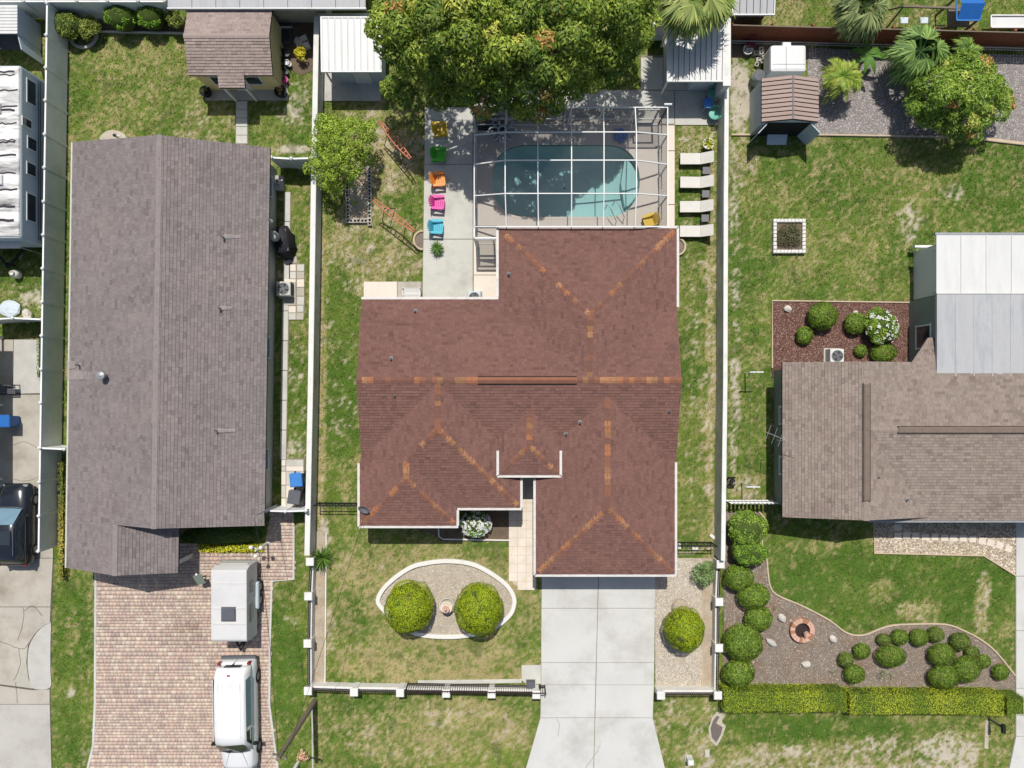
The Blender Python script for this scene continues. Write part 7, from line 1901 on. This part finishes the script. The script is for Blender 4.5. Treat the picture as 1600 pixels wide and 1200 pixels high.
shrub('ball_shrub', 'large clipped yellow green ball shrub on the grey house side of the fountain', 640, 947, 37, 39.5, 2.6, BALL, 480, .065, .032, 'clipped ball shrubs', seed=1)
shrub('ball_shrub', 'large clipped yellow green ball shrub between the fountain and the drive', 749, 950, 37, 39.5, 2.6, BALL, 480, .065, .032, 'clipped ball shrubs', seed=2)
shrub('ball_shrub', 'clipped yellow green ball shrub in the gravel strip beside the drive', 1069, 982, 30.5, 32.5, 2.3, BALL, 480, .065, .032, 'clipped ball shrubs', seed=3)
SH = [(1381, 999, 11, 9.5, .5, 'small round shrub at the fire ring end of the back row by the edging'), (1406, 995, 13, 12.5, .6, 'small round shrub behind the wide oval shrub, by the edging'), (1436, 996, 14, 14, .65, 'round shrub third along the back row by the edging'), (1462, 991, 12.5, 12, .6, 'small round shrub at the crest of the curved edging'),
      (1392, 1025, 23, 17.5, .8, 'wide oval shrub in the middle of the mulch bed'), (1346, 1017, 13, 12.5, .6, 'small round shrub left of the wide oval shrub'), (1322, 1031, 12, 12, .6, 'small round shrub nearest the fire ring and cream rock'), (1335, 1053, 16.5, 14.5, .7, 'medium round shrub by the hedge gap'),
      (1471, 1023, 20.5, 17.5, .85, 'large round shrub behind the wide shrub at the hedge'), (1500, 1002, 15, 14.5, .75, 'medium round shrub where the edging bends down'), (1474, 1057, 24, 18.5, .9, 'widest shrub against the hedge'), (1510, 1045, 20.5, 20, .9, 'large round shrub beside the widest hedge shrub'),
      (1519, 1020, 11.5, 10.5, .5, 'small round shrub above the large one, first toward the side drive'), (1537, 1033, 11, 10.5, .5, 'small round shrub second toward the side drive'), (1563, 1050, 13, 12.5, .55, 'small round shrub alone in the corner by the side drive')]
for i, (x, y, rx_, ry_, hh, lb) in enumerate(SH): shrub('round_shrub', lb, x, y, rx_, ry_, hh, BOX if i % 3 else DARK, 420, .06, .035, 'round shrubs in the mulch bed', seed=20 + i)
shrub('sparse_shrub', 'thin grey green plant below the wide oval shrub', 1385, 1053, 16, 11, .5, ((84, 98, 60), (120, 132, 84), (160, 166, 124)), 120, .08, .025, sparse=True, clumpy=9, seed=50)
shrub('sparse_shrub', 'tiny thin plant on bare mulch by the hedge gap', 1301, 1052, 7.5, 7.5, .35, ((84, 98, 60), (120, 132, 84), (160, 166, 124)), 150, .06, .025, sparse=True, clumpy=5, seed=51)
for x, y, rx_, ry_, hh, lb, pl_ in ((1166, 826, 30, 29, 1.7, 'tall loose hedge shrub below the white slatted gate', ((70, 94, 28), (106, 134, 42), (152, 170, 74))), (1168, 862, 29, 24, 1.5, 'broad bright shrub just below the loose hedge shrub', ((68, 96, 26), (100, 134, 38), (140, 164, 62)))):
    shrub('hedge_shrub', lb, x, y, rx_, ry_, hh, pl_, 230, .11, .055, 'shrubs along the boundary wall', clumpy=38, seed=int(y))
for x, y, rx_, ry_, hh, lb in ((1154, 902, 22.5, 20.5, 1.1, 'round shrub at the end of the tall boundary wall'), (1177, 931, 24.5, 20, 1.1, 'round shrub touching the smaller one, second below the wall end'), (1185, 966, 20.5, 20, 1.0, 'round shrub nearest the smooth grey white rock'), (1161, 1004, 29.5, 28.5, 1.25, 'big domed shrub beside the rough grey rock'), (1154, 1052, 24.5, 22, 1.1, 'dense round shrub at the hedge corner')):
    shrub('round_shrub', lb, x, y, rx_, ry_, hh, BOX, 420, .075, .04, 'shrubs along the boundary wall', seed=int(x + y))
for x, y, rx_, ry_, hh, lb in ((1285, 493, 22.5, 22, 1.1, 'largest clipped shrub in the red mulch bed'), (1257, 524, 13.5, 13.5, .6, 'small clipped shrub near the white rock in the red mulch bed'), (1336, 505, 16.5, 16.5, .8, 'round shrub touching the white flowering bush'), (1345, 548, 9.5, 9.5, .45, 'tiny shrub beside the pale air conditioner'), (1380, 551, 20, 16, .7, 'low shrub below the white flowering bush')):
    shrub('round_shrub', lb, x, y, rx_, ry_, hh, BOX, 400, .07, .04, 'shrubs in the red mulch bed', seed=int(x))
shrub('flowering_bush', 'green bush dotted with white blossom in the red mulch bed', 1376, 512, 27, 29, 1.2, ((60, 90, 26), (100, 132, 42), (150, 170, 60)), 260, .09, .05, clumpy=24, flowers=42, seed=71)
shrub('flowering_bush', 'bush covered in white blossom in the front bed by the walk', 743, 818, 26, 22, 1.1, ((54, 90, 22), (88, 124, 36), (130, 160, 60)), 260, .1, .05, clumpy=22, flowers=95, seed=72)
shrub('sparse_shrub', 'loose grey green shrub at the iron gate beside the garage wing', 1099, 893, 19, 23, 1.1, ((54, 84, 32), (96, 124, 62), (160, 172, 124)), 170, .1, .045, sparse=True, clumpy=24, seed=73)
shrub('yellow_shrub', 'yellow leaved shrub by the rubble blocks near the wall', 472, 84, 12, 12, .8, ((130, 120, 20), (190, 176, 40), (222, 206, 80)), 170, .13, .05, sparse=True, clumpy=12, seed=74)
shrub('bedding_plant', 'small dark red leaved plant in the front bed by the walk', 785, 817, 6, 6, .3, ((90, 60, 50), (130, 110, 70), (170, 150, 110)), 150, .08, .04, sparse=True, clumpy=5, seed=75)
shrub('bedding_plant', 'small green plant in the cinder block bed', 555, 317, 7, 6.5, .4, ((90, 120, 30), (130, 160, 50), (170, 186, 80)), 200, .09, .04, sparse=True, clumpy=6, seed=76)
shrub('flowering_plant', 'pink flowering plant beside the white mailbox', 472, 1180, 10, 10, .7, ((150, 110, 90), (206, 160, 130), (226, 190, 166)), 180, .09, .05, sparse=True, clumpy=9, seed=77)
shrub('creeper_patch', 'dry dark creeper filling the square white planter', 1232, 369, 19, 21, .45, ((52, 52, 34), (84, 86, 56), (120, 118, 84)), 130, .08, .035, sparse=True, clumpy=40, seed=78)
for x, y, rx_, ry_, hh, lb in ((108, 40, 24, 22, 1.4, 'bushy green shrub with red tips in the fence corner bed'), (140, 45, 17, 18, 1.1, 'dark spiky shrub with a yellow centre by the round stone edging'), (190, 27, 24, 22, 1.6, 'bright round shrub in the middle of the back bed'), (237, 27, 21, 20, 1.5, 'bright round shrub second from the tan shed'), (275, 30, 17, 18, 1.2, 'dark thin shrub against the tan shed')):
    shrub('back_shrub', lb, x, y, rx_, ry_, hh, ((48, 78, 18), (92, 130, 30), (150, 180, 60)) if x in (190, 237) else ((54, 66, 24), (96, 110, 38), (150, 156, 70)), 200, .12, .055, 'shrubs in the back bed', sparse=x in (140, 275), clumpy=30, seed=x)
shrub('clipped_shrub', 'dark clipped hedge under the grey house eave', 345, 836, 62, 14, .9, ((38, 66, 26), (60, 96, 40), (86, 120, 56)), 300, .08, .04, seed=80)
# yellow ground cover along the paved drive
def hedge_box(name, label, x0, x1, y0, y1, h, pal, per=420, ln=.07, wd=.035, group=None, cat='hedge', seed=0, wav=.06, patch=None):
    """clipped hedge: px extents of its top at height h"""
    a, b = P(x0, y1, h), P(x1, y0, h)
    t = thing(name, label, cat, ((a.x + b.x) / 2, (a.y + b.y) / 2, 0), 0, group)
    MB().box(a.x + .06, b.x - .06, a.y + .06, b.y - .06, 0, h - .05).build('inner_growth', 'core', t)
    Lx, Ly = b.x - a.x, b.y - a.y; rng = NR
    areas = [Lx * Ly, Lx * h, Lx * h, Ly * h, Ly * h]; N_ = [int(q * per * (1.0 if i == 0 else .6)) for i, q in enumerate(areas)]
    Ps, Ns = [], []
    for i, n in enumerate(N_):
        u, v = rng.random(n), rng.random(n)
        if i == 0: p = np.stack([a.x + u * Lx, a.y + v * Ly, np.full(n, h)], 1); nn = (0, 0, 1)
        elif i < 3: y = a.y if i == 1 else b.y; p = np.stack([a.x + u * Lx, np.full(n, y), v * h], 1); nn = (0, -1 if i == 1 else 1, .2)
        else: x = a.x if i == 3 else b.x; p = np.stack([np.full(n, x), a.y + u * Ly, v * h], 1); nn = (-1 if i == 3 else 1, 0, .2)
        Ps.append(p); Ns.append(np.tile(np.array(nn, float), (n, 1)))
    p = np.concatenate(Ps); nn = np.concatenate(Ns); n = len(p)
    wv = fbm(p[:, 0], p[:, 1], .8, seed) - .5
    p = p + nn * (wv[:, None] * wav * 2 + NR.normal(0, .018, (n, 1)))
    p[:, 1] += (fbm(p[:, 0], p[:, 0] * 0, 1.6, seed + 4) - .5) * .16
    p[:, 2] = np.clip(p[:, 2], .01, None)
    pl = [nlin(q, LEAF) for q in pal]; big = fbm(p[:, 0], p[:, 1] * .25, 1.5, seed + 9)
    mv = np.clip((big[:, None] - .5) * 2.6 + .5 + NR.normal(0, .11, (n, 1)), 0, 1)
    cc = np.where(mv < .5, pl[0] * (1 - mv * 2) + pl[1] * mv * 2, pl[1] * (2 - mv * 2) + pl[2] * (mv * 2 - 1))
    V, F, C4 = leaves(p, nn + NR.normal(size=(n, 3)) * .36, ln, wd, cc * NR.uniform(.82, 1.15, (n, 1)))
    npobj('foliage', V, F, 'leaf', C4, t)
HP = ((96, 118, 28), (130, 148, 32), (164, 172, 42))
hedge_box('clipped_hedge', 'clipped hedge section joining the white corner pier', 1131, 1323, 1080, 1113, 1.1, HP, 560, .058, .032, group='clipped hedge along the verge', seed=3)
hedge_box('clipped_hedge', 'longest clipped hedge section between two narrow gaps', 1328, 1568, 1085, 1117, 1.1, HP, 560, .058, .032, group='clipped hedge along the verge', seed=4)
hedge_box('clipped_hedge', 'short clipped hedge end at the side drive', 1573, 1602, 1089, 1118, 1.1, HP, 560, .058, .032, group='clipped hedge along the verge', seed=5)
hedge_box('yellow_border', 'bright yellow green border hedge along the paved drive', 310, 410, 852, 863, .35, ((150, 150, 10), (186, 180, 14), (212, 204, 40)), 420, cat='border hedge', seed=6, wav=.04)
hedge_box('creeper_strip', 'narrow leafy strip between the vinyl fence end and the grey house', 91, 99, 722, 905, .45, ((70, 80, 30), (118, 120, 50), (176, 160, 74)), 260, .1, .05, cat='ground cover', seed=7, wav=.14)
hedge_box('weed_strip', 'weeds growing at the foot of the vinyl fence beside the cracked drive', 58, 66, 528, 590, .35, ((70, 98, 30), (104, 132, 44), (140, 160, 70)), 200, .1, .05, cat='weeds', seed=8, wav=.15)
# palms, banana, straps
def fan_palm(label, px, py, h, n, stalk, ln, c0, c1, seed=0):
    p = P(px, py, h); t = thing('fan_palm', label, 'palm', (p.x, p.y, 0)); V, F, Cc = [], [], []
    for i in range(n):
        az = 2.4 * i + R.uniform(-.5, .5); k = i / n
        fan_frond(V, F, Cc, (p.x, p.y, h), az, stalk * R.uniform(.6, 1.1), ln * R.uniform(.85, 1.1), .55 - .95 * k, .25 + .5 * k, nlin(c0, 1.1), nlin(c1, 1.1))
    npobj('crown', np.array(V), np.array(F), 'leaf', np.array(Cc), t)
    MB().tube([(p.x, p.y, -.05), (p.x + .05, p.y, h * .5), (p.x, p.y, h)], [.2, .15, .16], 10).build('trunk', 'bark', t)
fan_palm('fan palm drooping over the metal roofed shed', 1090, -12, 4.6, 60, .85, 1.45, (92, 118, 44), (166, 172, 96))
fan_palm('fan palm with ragged fronds behind the brown fence', 1350, 12, 2.6, 46, .65, 1.0, (66, 88, 40), (150, 160, 100))
fan_palm('fan palm leaning over the brown fence beside the rounded mango tree', 1438, 80, 2.4, 48, .65, 1.0, (62, 98, 36), (140, 166, 84))
def pinnate(label, px, py, h, n, ln, c0, c1):
    p = P(px, py, h); t = thing('feather_palm', label, 'palm', (p.x, p.y, 0)); V, F, Cc = [], [], []
    for i in range(n): frond_mesh(V, F, Cc, (p.x, p.y, h), 2.4 * i + R.uniform(-.6, .6), ln * R.uniform(.5, 1.15), R.uniform(.3, 1.1), R.uniform(.8, 1.6), 20, .42, .03, nlin(c0, 1.1), nlin(c1, 1.1))
    npobj('crown', np.array(V), np.array(F), 'leaf', np.array(Cc), t)
    MB().tube([(p.x, p.y, -.05), (p.x, p.y, h)], [.13, .1], 10).build('trunk', 'bark', t)
pinnate('bushy yellow green feather palm on the gravel beside the plank shed', 1318, 118, 1.6, 46, 1.25, (100, 136, 36), (176, 180, 76))
def banana(label, px, py):
    p = P(px, py, 1.2); t = thing('banana_plant', label, 'banana plant', (p.x, p.y, 0)); V, F, Cc = [], [], []
    for i in range(9):
        az = 2.4 * i + R.uniform(-.6, .6); L = R.uniform(.8, 1.6); d = np.array([math.cos(az), math.sin(az), 0]); s_ = np.array([-d[1], d[0], 0]); c_ = nlin((96, 140, 50)) * R.uniform(.8, 1.25); pr = None
        for j in range(9):
            tt = j / 8; q = np.array([p.x, p.y, 1.1]) + d * L * tt + np.array([0, 0, .9 * tt - 1.0 * tt * tt]); w2 = .15 * math.sin(math.pi * min(1, .06 + tt * .94)) ** .7
            cur = (q - s_ * w2 + np.array([0, 0, .05]), q, q + s_ * w2 + np.array([0, 0, .05]))
            if pr is not None:
                for m0 in (0, 1):
                    b = len(V); V += [pr[m0], pr[m0 + 1], cur[m0 + 1], cur[m0]]; F.append((b, b + 1, b + 2, b + 3)); Cc += [c_ * R.uniform(.9, 1.1)] * 4
            pr = cur
    npobj('leaf_crown', np.array(V), np.array(F), 'leaf', np.array(Cc), t); MB().tube([(p.x, p.y, -.05), (p.x, p.y, 1.15)], [.12, .07], 9).build('stem', 'stucco_sage', t)
banana('banana plant with broad leaves between the two palms', 1354, 84); pinnate('small feather palm between the brown fence and the rounded mango tree', 1512, 76, 1.3, 16, .9, (90, 126, 44), (150, 170, 80))
def strap(label, px, py, n, L, wd, up_, c0, c1, name='strap_plant'):
    p = P(px, py, .3); t = thing(name, label, 'plant', (p.x, p.y, 0)); V, F, Cc = [], [], []
    strap_rosette(V, F, Cc, (p.x, p.y, .02), n, L, wd, 0, L * .8, nlin(c0, 1.1), nlin(c1, 1.1), upright=up_)
    npobj('leaf_rosette', np.array(V), np.array(F), 'leaf', np.array(Cc), t)
strap('dark green strap leaved clump at the end of the boundary wall', 503, 873, 90, .72, .035, .75, (48, 80, 26), (110, 140, 56))
strap('small strap leaved plant on the mulch by the terracotta ring', 1212, 952, 5, .15, .02, .2, (90, 110, 60), (130, 140, 90))

# ------------------------------------------------------------ grass blades
def grass():
    n = 250000
    X = NR.uniform(-29.6, 29.6, n); Y = NR.uniform(-22.0, 22.6, n)
    px = X * S + NX; py = NY - Y * S
    keep = np.ones(n, bool)
    jx = px + NR.normal(0, 1.1, n); jy = py + NR.normal(0, 1.1, n)
    for poly in HARD: keep &= ~inpoly(jx, jy, poly)
    for r in ((566, 480, 1052, 700), (575, 700, 800, 790), (575, 790, 705, 812), (845, 700, 1040, 880), (120, 236, 432, 800), (1212, 560, 1700, 795), (300, 20, 425, 110)):
        keep &= ~((px > r[0]) & (px < r[2]) & (py > r[1]) & (py < r[3]))
    X, Y = X[keep], Y[keep]; c, s, b = lawn_cols(X, Y)
    k = NR.random(len(X)) > b * .92
    X, Y, c, s = X[k], Y[k], c[k], s[k]; n = len(X)
    c = c * NR.uniform(.55, 1.5, (n, 1)) * np.array([1.05, 1.08, .95]); k = NR.random((n, 1)) < .14; c = np.where(k, nlin((186, 172, 124)) * NR.uniform(.6, 1.2, (n, 1)), c)
    V = np.zeros((n, 2, 3, 3)); base = np.stack([X, Y, np.full(n, -.012)], 1)
    for j in range(2):
        az = NR.uniform(0, 6.283, n); hgt = NR.uniform(.03, .075, n); wd = NR.uniform(.015, .03, n); ln_ = NR.uniform(.02, .06, n)
        d = np.stack([np.cos(az), np.sin(az), np.zeros(n)], 1); s_ = np.stack([-np.sin(az), np.cos(az), np.zeros(n)], 1)
        o = base + NR.normal(0, .02, (n, 3)) * np.array([1, 1, 0])
        V[:, j, 0] = o - s_ * wd[:, None]; V[:, j, 1] = o + s_ * wd[:, None]; V[:, j, 2] = o + d * ln_[:, None] + np.array([0, 0, 1.0]) * hgt[:, None]
    F = np.arange(n * 6).reshape(-1, 3)
    o = npobj('grass', V.reshape(-1, 3), F, 'grass', np.repeat(c, 6, 0)); tag(o, 'short patchy lawn grass, green to straw coloured', 'grass', kind='stuff')
grass()
